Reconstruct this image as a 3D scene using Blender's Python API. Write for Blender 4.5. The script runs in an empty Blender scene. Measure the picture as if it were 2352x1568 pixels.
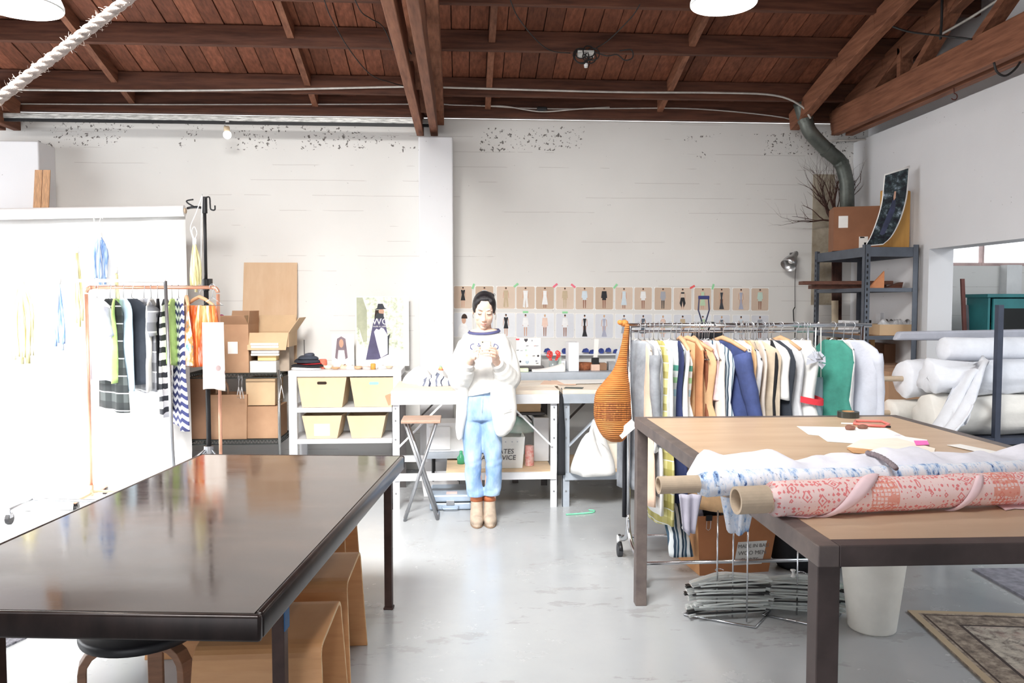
import bpy, math, random
from mathutils import Matrix, Vector, Euler
random.seed(7)
R = math.radians
SC = bpy.context.scene
COL = SC.collection

# ------------------------------------------------------------------ camera
FPX = 1829.0                      # focal length in pixels of the 2352 px wide frame
YAW, PITCH = 3.63, 2.786
CAMZ = 1.53
cam_data = bpy.data.cameras.new('camera')
cam_data.sensor_width = 36.0
cam_data.lens = 36.0 * FPX / 2352.0
cam_data.clip_start = 0.05
cam = bpy.data.objects.new('camera', cam_data)
cam.location = (0, 0, CAMZ)
cam.rotation_euler = (R(90 - PITCH), 0, R(-YAW))
COL.objects.link(cam)
SC.camera = cam

# ------------------------------------------------------------------ world and daylight
SC.view_settings.view_transform = 'Standard'
SC.view_settings.look = 'None'
SC.view_settings.gamma = 1.0
SC.view_settings.use_curve_mapping = False
SC.view_settings.exposure = 0.1
wd = bpy.data.worlds.new('sky')
wd.use_nodes = True
wd.node_tree.nodes['Background'].inputs[0].default_value = (0.93, 0.96, 1.0, 1)
wd.node_tree.nodes['Background'].inputs[1].default_value = 2.6
SC.world = wd

def area(name, loc, target, sx, sy, power, col=(1, 1, 1), spread=180):
    d = bpy.data.lights.new(name, 'AREA')
    d.shape = 'RECTANGLE'; d.size = sx; d.size_y = sy; d.energy = power; d.color = col
    d.spread = R(spread)
    o = bpy.data.objects.new(name, d); COL.objects.link(o)
    o.location = loc
    o.rotation_euler = (Vector(target) - Vector(loc)).to_track_quat('-Z', 'Y').to_euler()
    return o
# daylight by the roof light above the tables, then three added fill lamps
area('skylight_daylight', (-1.0, 1.4, 4.55), (-0.7, 6.2, 0.6), 2.4, 1.5, 285, (1.0, 0.985, 0.96), 95)
area('added_backdrop_beam', (-4.2, 1.4, 4.55), (-4.4, 6.1, 0.2), 1.2, 1.2, 330, (1.0, 0.985, 0.96), 40)  # narrow beam added so the backdrop and floor at left blow out
area('window_fill', (-6.95, 4.4, 1.9), (0, 5.4, 0.6), 3.4, 2.4, 165, (0.95, 0.975, 1.0))  # wide general fill, set at an unseen window in the left wall
area('next_room_fill', (5.6, 2.6, 3.1), (4.2, 2.9, 0), 2.4, 2.0, 150, (0.92, 0.96, 1.0))  # added below the next room's ceiling to brighten the floor at right

# ------------------------------------------------------------------ pixel helpers
_RM = Euler((R(90 - PITCH), 0, R(-YAW))).to_matrix()
CP = Vector((0, 0, CAMZ))
def ray(px, py):
    return _RM @ Vector(((px - 1176) / FPX, -(py - 784) / FPX, -1))
def W(px, py, Y):                 # the point seen at a pixel, on the plane at depth Y
    d = ray(px, py); return CP + d * (Y / d.y)
def F(px, py, z=0.0):             # on the horizontal plane at height z
    d = ray(px, py); return CP + d * ((z - CAMZ) / d.z)
def WX(px, py, X):                # on the plane at X
    d = ray(px, py); return CP + d * (X / d.x)

# ------------------------------------------------------------------ materials
def lin(c):
    return tuple(((x / 255) / 12.92 if x / 255 <= 0.04045 else ((x / 255 + 0.055) / 1.055) ** 2.4) for x in c[:3]) + (1,)
MATS = {}
class NT:
    def __init__(s, name):
        s.m = bpy.data.materials.new(name); s.m.use_nodes = True
        s.t = s.m.node_tree; s.b = s.t.nodes['Principled BSDF']
        MATS[name] = s.m
        s._co = None
    def n(s, typ, **kw):
        x = s.t.nodes.new(typ)
        for k, v in kw.items():
            if k.startswith('i_'):
                key = k[2:]; key = int(key) if key.isdigit() else key
                x.inputs[key].default_value = v
            else: setattr(x, k, v)
        return x
    def l(s, a, b): s.t.links.new(a, b)
    def co(s, scale=(1, 1, 1), rot=(0, 0, 0), loc=(0, 0, 0), kind='Object'):
        if s._co is None: s._co = s.n('ShaderNodeTexCoord')
        mp = s.n('ShaderNodeMapping')
        mp.inputs['Scale'].default_value = scale; mp.inputs['Rotation'].default_value = rot; mp.inputs['Location'].default_value = loc
        s.l(s._co.outputs[kind], mp.inputs[0]); return mp.outputs[0]
    def noise(s, scale, detail=4, rough=.55, vec=None):
        x = s.n('ShaderNodeTexNoise'); x.inputs['Scale'].default_value = scale
        x.inputs['Detail'].default_value = detail; x.inputs['Roughness'].default_value = rough
        s.l(vec if vec is not None else s.co(), x.inputs['Vector']); return x.outputs['Fac']
    def ramp(s, fac, stops, const=False):
        x = s.n('ShaderNodeValToRGB'); e = x.color_ramp.elements
        if const: x.color_ramp.interpolation = 'CONSTANT'
        while len(e) < len(stops): e.new(0.5)
        for i, (p, c) in enumerate(stops):
            e[i].position = p; e[i].color = c if len(c) == 4 else lin(c)
        s.l(fac, x.inputs[0]); return x.outputs[0]
    def mix(s, fac, a, b, mode='MIX'):
        x = s.n('ShaderNodeMix', data_type='RGBA', blend_type=mode)
        for sock, val in ((x.inputs[0], fac), (x.inputs[6], a), (x.inputs[7], b)):
            if hasattr(val, 'is_output'): s.l(val, sock)
            elif isinstance(val, (int, float)): sock.default_value = val
            else: sock.default_value = val if len(val) == 4 else lin(val)
        return x.outputs[2]
    def math(s, op, a, b=0.0):
        x = s.n('ShaderNodeMath', operation=op)
        for sock, val in ((x.inputs[0], a), (x.inputs[1], b)):
            if hasattr(val, 'is_output'): s.l(val, sock)
            else: sock.default_value = val
        return x.outputs[0]
    def sep(s, vec):
        x = s.n('ShaderNodeSeparateXYZ'); s.l(vec, x.inputs[0]); return x.outputs
    def base(s, c):
        if hasattr(c, 'is_output'): s.l(c, s.b.inputs['Base Color'])
        else: s.b.inputs['Base Color'].default_value = lin(c)
    def set(s, rough=.6, metal=0., spec=.5, **kw):
        for k, v in (('Roughness', rough), ('Metallic', metal), ('Specular IOR Level', spec)):
            if hasattr(v, 'is_output'): s.l(v, s.b.inputs[k])
            else: s.b.inputs[k].default_value = v
        for k, v in kw.items(): s.b.inputs[k].default_value = v
        return s
    def bump(s, h, strength=.3, dist=.01):
        x = s.n('ShaderNodeBump'); x.inputs['Strength'].default_value = strength; x.inputs['Distance'].default_value = dist
        s.l(h, x.inputs['Height']); s.l(x.outputs[0], s.b.inputs['Normal'])
def M(name, c, rough=.6, metal=0., var=.12, scale=9, bump=0., stretch=(1, 1, 1), c2=None, detail=4, spec=.5):
    """a colour with soft natural variation (noise) and optional fine relief"""
    if name in MATS: return MATS[name]
    t = NT(name)
    f = t.noise(scale, detail, .6, t.co(stretch))
    d = c2 if c2 else tuple(max(0, x * (1 - var)) for x in c)
    e = c if c2 else tuple(min(255, x * (1 + var * .5)) for x in c)
    t.base(t.ramp(f, [(.3, d), (.7, e)]))
    t.set(rough, metal, spec)
    if bump: t.bump(t.noise(scale * 6, 3, .6, t.co(stretch)), bump, .006)
    return t.m
def stripes(name, cols, axis=2, period=.1, rough=.8, wob=.0, rot=(0, 0, 0)):
    """hard colour bands along one axis of the object"""
    if name in MATS: return MATS[name]
    t = NT(name)
    v = t.sep(t.co(rot=rot))[axis]
    if wob:
        v = t.math('ADD', v, t.math('MULTIPLY', t.noise(7, 2), wob))
    fr = t.math('FRACT', t.math('DIVIDE', v, period))
    n = sum(w for w, c in cols); acc = 0; st = []
    for w, c in cols:
        st.append((acc / n, c)); acc += w
    t.base(t.ramp(fr, st, True)); t.set(rough)
    t.bump(t.noise(60, 2), .15, .003)
    return t.m

# ------------------------------------------------------------------ mesh builder
XF = {}
class MB:
    def __init__(s): s.v = []; s.f = []; s.mi = []; s.cur = 0
    def add(s, verts, faces):
        o = len(s.v); s.v += [Vector(v) for v in verts]
        for f in faces: s.f.append([o + i for i in f]); s.mi.append(s.cur)
        return s
    def box(s, c, d, rot=None):
        c = Vector(c); hx, hy, hz = d[0] / 2, d[1] / 2, d[2] / 2
        vs = [Vector((x * hx, y * hy, z * hz)) for x in (-1, 1) for y in (-1, 1) for z in (-1, 1)]
        if rot is not None:
            m = rot if isinstance(rot, Matrix) else Euler(rot).to_matrix()
            vs = [m @ v for v in vs]
        return s.add([v + c for v in vs], [(0, 1, 3, 2), (4, 6, 7, 5), (0, 4, 5, 1), (2, 3, 7, 6), (0, 2, 6, 4), (1, 5, 7, 3)])
    def b2(s, p, q):              # box from two opposite corners
        p, q = Vector(p), Vector(q)
        return s.box((p + q) / 2, [abs(a) for a in (q - p)])
    def hexa(s, bot, top):        # 4 bottom corners, 4 top corners in the same order
        return s.add(list(bot) + list(top), [(3, 2, 1, 0), (4, 5, 6, 7), (0, 1, 5, 4), (1, 2, 6, 5), (2, 3, 7, 6), (3, 0, 4, 7)])
    def beam(s, p, q, w, h, up=(0, 0, 1)):
        p, q = Vector(p), Vector(q); d = (q - p).normalized(); up = Vector(up)
        if abs(d.dot(up)) > .98: up = Vector((0, 1, 0))
        x = d.cross(up).normalized(); y = x.cross(d).normalized()
        r = [x * (a * w / 2) + y * (b * h / 2) for a, b in ((-1, -1), (1, -1), (1, 1), (-1, 1))]
        return s.hexa([p + a for a in r], [q + a for a in r])
    def tube(s, pts, r, n=8, caps=True, closed=False, sq=1.0):
        pts = [Vector(p) for p in pts]; N = len(pts)
        rr = r if isinstance(r, (list, tuple)) else [r] * N
        t0 = (pts[1] - pts[0]).normalized()
        a = Vector((0, 0, 1)) if abs(t0.z) < .9 else Vector((1, 0, 0))
        nrm = (a - t0 * a.dot(t0)).normalized(); vs = []
        for i in range(N):
            if closed: t = (pts[(i + 1) % N] - pts[i - 1]).normalized()
            else: t = (pts[min(i + 1, N - 1)] - pts[max(i - 1, 0)]).normalized()
            nrm = nrm - t * nrm.dot(t)
            if nrm.length < 1e-6: nrm = t.orthogonal()
            nrm.normalize(); b = t.cross(nrm)
            for k in range(n):
                an = 2 * math.pi * k / n
                vs.append(pts[i] + nrm * (math.cos(an) * rr[i] * sq) + b * (math.sin(an) * rr[i]))
        fs = []
        for i in range(N if closed else N - 1):
            j = (i + 1) % N
            for k in range(n):
                k2 = (k + 1) % n
                fs.append((i * n + k, i * n + k2, j * n + k2, j * n + k))
        if caps and not closed:
            fs.append(tuple(range(n - 1, -1, -1))); fs.append(tuple((N - 1) * n + k for k in range(n)))
        return s.add(vs, fs)
    def lathe(s, prof, c=(0, 0, 0), n=24, rot=None, sx=1, sy=1, cap=True):
        c = Vector(c); vs = []; fs = []; N = len(prof)
        for r, z in prof:
            for k in range(n):
                a = 2 * math.pi * k / n; v = Vector((r * math.cos(a) * sx, r * math.sin(a) * sy, z))
                if rot is not None: v = (rot if isinstance(rot, Matrix) else Euler(rot).to_matrix()) @ v
                vs.append(c + v)
        for i in range(N - 1):
            for k in range(n):
                k2 = (k + 1) % n
                fs.append((i * n + k, i * n + k2, (i + 1) * n + k2, (i + 1) * n + k))
        if cap:
            fs.append(tuple(range(n - 1, -1, -1))); fs.append(tuple((N - 1) * n + k for k in range(n)))
        return s.add(vs, fs)
    def prism(s, poly, depth, o=(0, 0, 0), u=(1, 0, 0), v=(0, 0, 1)):   # outline in the u,v plane, thickness along u x v
        o, u, v = Vector(o), Vector(u), Vector(v); w = u.cross(v).normalized() * depth
        n = len(poly); a = [o + u * x + v * y for x, y in poly]
        fs = [tuple(range(n)), tuple(range(2 * n - 1, n - 1, -1))]
        fs = [tuple(range(n - 1, -1, -1)), tuple(range(n, 2 * n))]
        for i in range(n):
            j = (i + 1) % n; fs.append((i, j, n + j, n + i))
        return s.add(a + [p + w for p in a], fs)
    def grid(s, rows, cu=False, cv=False):
        n = len(rows[0]); m = len(rows); vs = [p for r in rows for p in r]; fs = []
        for i in range(m if cv else m - 1):
            i2 = (i + 1) % m
            for k in range(n if cu else n - 1):
                k2 = (k + 1) % n; fs.append((i * n + k, i * n + k2, i2 * n + k2, i2 * n + k))
        return s.add(vs, fs)
    def loft(s, rings, cap=True):
        n = len(rings[0]); s.grid(rings, cu=True); o = len(s.v) - n * len(rings)
        if cap:
            s.f.append([o + i for i in range(n - 1, -1, -1)]); s.mi.append(s.cur)
            s.f.append([o + n * (len(rings) - 1) + i for i in range(n)]); s.mi.append(s.cur)
        return s
    def ball(s, c, r, n=12, m=8, rot=None):
        r = r if isinstance(r, (list, tuple)) else (r, r, r); c = Vector(c)
        rm = None if rot is None else (rot if isinstance(rot, Matrix) else Euler(rot).to_matrix())
        rows = []
        for i in range(m + 1):
            ph = math.pi * i / m; row = []
            for k in range(n):
                a = 2 * math.pi * k / n
                v = Vector((r[0] * math.sin(ph) * math.cos(a), r[1] * math.sin(ph) * math.sin(a), -r[2] * math.cos(ph)))
                row.append(c + (rm @ v if rm else v))
            rows.append(row)
        return s.grid(rows, cu=True)
    def build(s, name, mats, parent=None, smooth=False, bev=0., label=None, cat=None, group=None, kind=None, origin=None, subd=0):
        me = bpy.data.meshes.new(name)
        if parent is None:
            if origin is None:
                xs = [v.x for v in s.v]; ys = [v.y for v in s.v]; zs = [v.z for v in s.v]
                origin = ((min(xs) + max(xs)) / 2, (min(ys) + max(ys)) / 2, min(zs))
            X = Matrix.Translation(origin)
        else: X = XF[parent.name]
        inv = X.inverted()
        me.from_pydata([inv @ v for v in s.v], [], s.f)
        mats = mats if isinstance(mats, (list, tuple)) else [mats]
        for m in mats: me.materials.append(m)
        for p, i in zip(me.polygons, s.mi): p.material_index = i; p.use_smooth = smooth
        me.validate(); me.update()
        o = bpy.data.objects.new(name, me); COL.objects.link(o)
        if parent is None: o.location = origin
        else: o.parent = parent
        XF[o.name] = X
        if smooth == 'auto' or (smooth and bev):
            pass
        if bev:
            b = o.modifiers.new('bevel', 'BEVEL'); b.width = bev; b.segments = 2; b.limit_method = 'ANGLE'; b.angle_limit = R(40)
        if subd:
            b = o.modifiers.new('subd', 'SUBSURF'); b.levels = subd; b.render_levels = subd
        return tag(o, label, cat, group, kind)
def tag(o, label=None, cat=None, group=None, kind=None):
    if label: o['label'] = label
    if cat: o['category'] = cat
    if group: o['group'] = group
    if kind: o['kind'] = kind
    return o
def thing(name, label, cat, loc=(0, 0, 0), rotz=0., group=None, kind=None):
    o = bpy.data.objects.new(name, None); COL.objects.link(o)
    o.empty_display_size = .1
    o.location = loc; o.rotation_euler = (0, 0, rotz)
    XF[o.name] = Matrix.Translation(Vector(loc)) @ Matrix.Rotation(rotz, 4, 'Z')
    return tag(o, label, cat, group, kind)
def copy_tree(o, loc=None, rotz=None, parent=None, **kw):
    c = o.copy(); COL.objects.link(c)
    if parent: c.parent = parent
    if loc is not None: c.location = loc
    if rotz is not None: c.rotation_euler = (0, 0, rotz)
    XF[c.name] = XF[parent.name] if parent else Matrix.Translation(c.location) @ Matrix.Rotation(c.rotation_euler.z, 4, 'Z')
    for ch in list(o.children): copy_tree(ch, parent=c)
    tag(c, **kw)
    return c
def lerp(a, b, t): return a + (b - a) * t
def interp(xs, ys, x):
    if x <= xs[0]: return ys[0]
    for i in range(len(xs) - 1):
        if x <= xs[i + 1]: return lerp(ys[i], ys[i + 1], (x - xs[i]) / (xs[i + 1] - xs[i]))
    return ys[-1]
def arc(c, r, a0, a1, n, u=(1, 0, 0), v=(0, 0, 1)):
    c, u, v = Vector(c), Vector(u), Vector(v)
    return [c + u * (r * math.cos(lerp(a0, a1, i / n))) + v * (r * math.sin(lerp(a0, a1, i / n))) for i in range(n + 1)]
def bez(p0, p1, p2, p3, n=10):
    p0, p1, p2, p3 = map(Vector, (p0, p1, p2, p3)); out = []
    for i in range(n + 1):
        t = i / n; out.append(p0 * (1 - t) ** 3 + p1 * (3 * t * (1 - t) ** 2) + p2 * (3 * t * t * (1 - t)) + p3 * t ** 3)
    return out
def spline(pts, n=6):              # smooth curve through points
    P = [Vector(p) for p in pts]; out = []
    for i in range(len(P) - 1):
        a = P[i - 1] if i else P[i] * 2 - P[i + 1]; d = P[i + 2] if i + 2 < len(P) else P[i + 1] * 2 - P[i]
        b, c = P[i], P[i + 1]
        for k in range(n):
            t = k / n
            out.append(.5 * ((2 * b) + (c - a) * t + (2 * a - 5 * b + 4 * c - d) * t * t + (-a + 3 * b - 3 * c + d) * t ** 3))
    out.append(P[-1]); return out
def text(body, name, size, mat, parent, loc, u=(1, 0, 0), v=(0, 0, 1), extrude=.0006, align='LEFT', shear=0., label=None):
    """raised lettering: a mesh part made from the built-in font"""
    cu = bpy.data.curves.new('letters', 'FONT'); cu.body = body; cu.size = size; cu.extrude = extrude
    cu.align_x = align; cu.shear = shear; cu.resolution_u = 3
    t = bpy.data.objects.new('letters', cu); COL.objects.link(t)
    dg = bpy.context.evaluated_depsgraph_get(); me = bpy.data.meshes.new_from_object(t.evaluated_get(dg))
    bpy.data.objects.remove(t)
    u, v = Vector(u).normalized(), Vector(v).normalized(); w = u.cross(v)
    mb = MB(); mb.add([Vector(loc) + u * p.co.x + v * p.co.y + w * p.co.z for p in me.vertices], [tuple(p.vertices) for p in me.polygons])
    bpy.data.meshes.remove(me)
    return mb.build(name, mat, parent, label=label)
def remesh(mb, voxel, smooth_it=3):
    """melt overlapping closed shapes into one continuous skin"""
    me = bpy.data.meshes.new('tmp'); me.from_pydata([tuple(v) for v in mb.v], [], mb.f); me.validate()
    o = bpy.data.objects.new('tmp', me); COL.objects.link(o)
    m = o.modifiers.new('r', 'REMESH'); m.mode = 'VOXEL'; m.voxel_size = voxel
    if smooth_it:
        sm = o.modifiers.new('s', 'SMOOTH'); sm.iterations = smooth_it; sm.factor = .5
    dg = bpy.context.evaluated_depsgraph_get(); r = bpy.data.meshes.new_from_object(o.evaluated_get(dg))
    out = MB(); out.add([p.co.copy() for p in r.vertices], [tuple(p.vertices) for p in r.polygons])
    bpy.data.objects.remove(o); bpy.data.meshes.remove(me); bpy.data.meshes.remove(r)
    return out
# ================================================================== the setting
YB = 7.3          # back wall
XR = 3.66         # right wall, lower face
XL = -7.2
YF = -4.0
def struct(name, mb, m, label=None, **kw): return mb.build(name, m, kind='structure', label=label, **kw)

# concrete floor
t = NT('concrete_floor')
co = t.co()
n1 = t.noise(.7, 5, .6, co); n2 = t.noise(4, 6, .65, co); n3 = t.noise(2.2, 6, .7, t.co((1, 2.2, 1), loc=(3, 1, 0)))
c = t.ramp(n1, [(.3, (160, 164, 168)), (.7, (182, 185, 187))])
c = t.mix(t.ramp(n2, [(.35, (0, 0, 0)), (.75, (255, 255, 255))]), c, (172, 175, 177))
c = t.mix(t.ramp(n3, [(.60, (0, 0, 0)), (.63, (150, 150, 150))]), c, (128, 125, 122))
n4 = t.noise(26, 4, .7, t.co((1, 1.6, 1)))
c = t.mix(t.ramp(n4, [(.66, (0, 0, 0)), (.72, (130, 130, 130))]), c, (130, 128, 126))
t.base(c); t.set(t.ramp(n2, [(.3, (105, 105, 105)), (.7, (150, 150, 150))]), 0, .45)
t.bump(t.noise(30, 4, .6, co), .06, .004)
mb = MB(); mb.b2((XL - 1, YF - 1, -.12), (11, YB + .4, 0)); struct('floor', mb, t.m, 'grey polished concrete floor with worn patches')

# painted board-formed wall
def wallmat(name, white, cracks=.55, topdirt=True, zt=3.15):
    t = NT(name)
    co = t.co(kind='Generated') if False else t.n('ShaderNodeNewGeometry').outputs['Position']
    mp = t.n('ShaderNodeMapping'); t.l(co, mp.inputs[0]); P = mp.outputs[0]
    z = t.sep(P)[2]
    base = t.ramp(t.noise(1.1, 4, .5, P), [(.3, tuple(x * .965 for x in white)), (.7, white)])
    # faint joints of the formwork boards, broken up
    w = t.math('ADD', z, t.math('MULTIPLY', t.noise(2.5, 3, .5, P), .012))
    fr = t.math('ABSOLUTE', t.math('SUBTRACT', t.math('FRACT', t.math('DIVIDE', w, .135)), .5))
    line = t.math('LESS_THAN', fr, .02)
    mp2 = t.n('ShaderNodeMapping'); t.l(co, mp2.inputs[0]); mp2.inputs['Scale'].default_value = (.9, .9, 6)
    brk = t.math('GREATER_THAN', t.noise(1.6, 3, .6, mp2.outputs[0]), cracks)
    lm = t.math('MULTIPLY', line, brk)
    c = t.mix(t.math('MULTIPLY', lm, .30), base, (150, 138, 132))
    # little chips
    ch = t.math('GREATER_THAN', t.noise(34, 2, .5, P), .77)
    c = t.mix(t.math('MULTIPLY', ch, .45), c, (120, 112, 108))
    if topdirt:
        zz = t.math('ADD', z, t.math('MULTIPLY', t.noise(1.3, 2, .5, P), .22))
        band = t.math('MULTIPLY', t.math('GREATER_THAN', zz, zt - .14), t.math('LESS_THAN', zz, zt + .07))
        pt = t.math('MULTIPLY', t.math('GREATER_THAN', t.noise(30, 4, .65, P), .585), t.math('GREATER_THAN', t.noise(2.1, 2, .5, P), .50))
        c = t.mix(t.math('MULTIPLY', t.math('MULTIPLY', band, pt), .85), c, (70, 60, 54))
    t.base(c); t.set(.75, 0, .3)
    h = t.math('SUBTRACT', t.noise(9, 5, .6, P), t.math('MULTIPLY', line, .5))
    t.bump(h, .12, .012)
    return t.m
m_wall = wallmat('white_painted_concrete', (232, 230, 226))
m_wall2 = wallmat('white_painted_plaster', (231, 231, 233), .75, False)
m_white_paint = M('white_paint', (236, 236, 235), .5, var=.03)
m_dirty_plaster = M('bare_dirty_plaster', (196, 186, 168), .85, c2=(140, 126, 104), scale=5, bump=.3)

mb = MB()
mb.b2((XL, YB, 0), (3.05, YB + .3, 3.19))
mb.b2((3.05, YB, 0), (11, YB + .3, 1.88)); mb.b2((3.05, YB, 1.88), (4.62, YB + .3, 3.19)); mb.b2((7.5, YB, 1.88), (11, YB + .3, 3.19))
mb.b2((4.62, YB, 2.4), (7.5, YB + .3, 3.19))
struct('wall_back', mb, m_wall, 'white painted board-formed concrete wall')
# thicker lower course of the wall left of the pier, with a sloped ledge
a = W(118, 398, YB - .05); b = W(961, 398, YB - .05); zt = a.z
mb = MB(); mb.prism([(0, 0), (.06, 0), (.06, zt - .08), (0, zt)], b.x - a.x, (a.x, YB, 0), (0, -1, 0), (0, 0, 1))
struct('trim_1', mb, m_wall, 'sloped white ledge along the wall')
# piers carrying the trusses
a = W(961, 313, 7.02); b = W(1040, 313, 7.02)
mb = MB(); mb.b2((a.x, 7.02, 0), (b.x, YB, a.z)); struct('trim_2', mb, m_wall2, 'white square pier below the middle truss', bev=.01)
a = W(-70, 322, 7.02); b = W(88, 322, 7.02)
mb = MB(); mb.b2((a.x, 7.02, 0), (b.x, YB, a.z)); struct('trim_3', mb, m_wall2, 'white square pier below the outer truss', bev=.01)
# bare strip of plaster in the corner
a = W(1868, 400, YB - .004); b = W(1912, 700, YB - .004)
mb = MB(); mb.b2((a.x, YB - .006, b.z), (b.x, YB, a.z)); struct('trim_4', mb, m_dirty_plaster, 'bare stained strip of plaster in the corner')

# right wall with a wide opening into the next room
OY0, OY1, OZ = 2.2, 6.05, 1.95
mb = MB()
mb.b2((XR, OY1, 0), (XR + .2, YB, OZ)); mb.b2((XR, YF, OZ), (XR + .2, YB, 3.02)); mb.b2((XR, YF, 0), (XR + .2, OY0, OZ))
mb.b2((XR + .14, YF, 3.02), (XR + .34, YB, 4.6))
struct('wall_right', mb, m_wall2, 'white plaster wall with a wide opening')
# left wall with the big window, rear wall with the open loading door
mb = MB()
mb.b2((XL - .2, YF, 0), (XL, 2.4, 4.6)); mb.b2((XL - .2, 6.8, 0), (XL, YB, 4.6)); mb.b2((XL - .2, 2.4, 0), (XL, 6.8, .5)); mb.b2((XL - .2, 2.4, 3.3), (XL, 6.8, 4.6))
struct('wall_left', mb, m_wall2, 'white wall with a big window')
mb = MB()
for y in (2.4, 3.5, 4.6, 5.7, 6.8): mb.b2((XL - .12, y - .03, .5), (XL - .06, y + .03, 3.3))
for z in (.5, 1.43, 2.37, 3.3): mb.b2((XL - .12, 2.4, z - .03), (XL - .06, 6.8, z + .03))
struct('window_1', mb, M('window_steel', (70, 72, 74), .5), 'steel window grid of the left wall')
mb = MB()
mb.b2((XL, YF - .2, 0), (-3.4, YF, 4.6)); mb.b2((1.2, YF - .2, 0), (XR + .3, YF, 4.6)); mb.b2((-3.4, YF - .2, 3.2), (1.2, YF, 4.6))
struct('wall_front', mb, m_wall2, 'white wall with an open loading door')
# the next room: end wall, ceiling and clerestory window
mb = MB(); mb.b2((9.5, YF, 0), (9.7, YB, 3.2)); struct('wall_far', mb, m_wall2, 'white end wall of the next room')
mb = MB(); mb.b2((XR + .34, YF, 3.2), (9.7, YB + .3, 3.35)); struct('ceiling_1', mb, m_white_paint, 'white ceiling of the next room')
mb = MB()
for x in (4.62, 5.02, 5.7, 6.4, 7.1, 7.5): mb.b2((x - .009, YB + .1, 1.88), (x + .009, YB + .16, 2.4))
mb.b2((4.621, YB + .104, 1.879), (7.499, YB + .156, 1.915)); mb.b2((4.621, YB + .104, 2.365), (7.499, YB + .156, 2.401))
o = struct('window_2', mb, M('window_frame_pinkish', (196, 170, 166), .6), 'clerestory window of the next room')
tg = NT('window_glass'); tg.base((255, 255, 255)); tg.set(.02, 0, .5, **{'Transmission Weight': 1.0, 'IOR': 1.02})
for x0, x1 in ((4.63, 5.01), (5.03, 5.69), (5.71, 6.39), (6.41, 7.09)):
    mb = MB(); mb.b2((x0, YB + .125, 1.91), (x1, YB + .131, 2.37)); mb.build('pane', tg.m, o)

# ------------------------------------------------------------------ timber roof
PY = [7.3, 6.9, 6.25, 5.67, 5.08, 4.48, 3.9, 3.3, 2.4, 1.0, -1.0, -4.2]
PZ = [3.19, 3.29, 3.47, 3.607, 3.73, 3.83, 3.92, 3.99, 4.08, 4.2, 4.3, 4.35]
def zroof(y): return interp(PY[::-1], PZ[::-1], y)
PH = .15
def woodmat(name, a, b, sc=3, st=(14, 1, 14), rough=.7, bump=.25, rnd=.25, spec=.3):
    t = NT(name)
    oi = t.n('ShaderNodeObjectInfo')
    ad = t.n('ShaderNodeVectorMath', operation='ADD')
    t.l(t.co(st), ad.inputs[0]); 
    sc_ = t.n('ShaderNodeVectorMath', operation='SCALE'); sc_.inputs['Scale'].default_value = 17.0
    cx = t.n('ShaderNodeCombineXYZ'); t.l(oi.outputs['Random'], cx.inputs[0]); t.l(oi.outputs['Random'], cx.inputs[1]); t.l(cx.outputs[0], sc_.inputs[0])
    t.l(sc_.outputs[0], ad.inputs[1])
    f = t.noise(sc, 6, .6, ad.outputs[0])
    c = t.ramp(f, [(.28, a), (.72, b)])
    hs = t.n('ShaderNodeHueSaturation'); t.l(c, hs.inputs['Color'])
    t.l(t.math('ADD', t.math('MULTIPLY', oi.outputs['Random'], rnd * 2), 1 - rnd), hs.inputs['Value'])
    t.base(hs.outputs[0]); t.set(rough, 0, spec); t.bump(f, bump, .006)
    return t.m
m_board = woodmat('roof_board_wood', (88, 50, 35), (134, 82, 60), rnd=.32)
m_beam = woodmat('old_beam_wood', (66, 38, 28), (106, 66, 49), st=(1, 12, 12), rnd=.12)
m_beamy = woodmat('old_beam_wood_lengthwise', (98, 60, 44), (146, 98, 74), st=(12, 1, 12), rnd=.14)
mb = MB()
ys = PY
rows = []
for i in range(len(ys) - 1):
    if ys[i + 1] < 0.5 and ys[i] <= 2.4 and False: continue
# roof deck above the boards, with a roof light left open over the tables
def deck(x0, x1, yy0, yy1):
    st = sorted({yy0, yy1} | {y for y in PY if yy0 < y < yy1})
    for a, b in zip(st, st[1:]):
        za, zb = zroof(a) + PH + .035, zroof(b) + PH + .035
        mb.hexa([(x0, a, za), (x1, a, za), (x1, b, zb), (x0, b, zb)], [(x0, a, za + .08), (x1, a, za + .08), (x1, b, zb + .08), (x0, b, zb + .08)])
deck(XL - .2, XR + .35, 2.4, YB + .3); deck(XL - .2, XR + .35, YF - .2, .5)
deck(XL - .2, -5.2, .5, 2.4); deck(.3, XR + .35, .5, 2.4)  # opening stretched to the left for the added backdrop beam
ceil = struct('ceiling', mb, M('roof_deck_dark', (50, 34, 28), .9), 'timber roof of reddish boards on purlins')
bw = .142
def board_mesh(y0, y1, seed):
    m = MB(); st = sorted({y0, y1} | {y for y in PY if y0 < y < y1}); rnd = random.Random(seed)
    dz = rnd.uniform(-.004, .004)
    for a, b in zip(st, st[1:]):
        za, zb = zroof(a) + PH + dz, zroof(b) + PH + dz
        h = bw / 2 - .0035
        m.hexa([(-h, a, za), (h, a, za), (h, b, zb), (-h, b, zb)], [(-h, a, za + .025), (h, a, za + .025), (h, b, zb + .025), (-h, b, zb + .025)])
    return m
protos = []
for k in range(3):
    o = board_mesh(2.4, YB - .02, k).build('roof_board', m_board, ceil); protos.append(o)
x = XL + .1; i = 0
cl = XF[ceil.name].translation
for o in protos: o.location.x = 0
while x < XR + .1:
    if i < 3: o = protos[i]
    else:
        o = protos[i % 3].copy(); COL.objects.link(o); o.parent = ceil
    o.location.x = x; x += bw; i += 1
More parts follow.
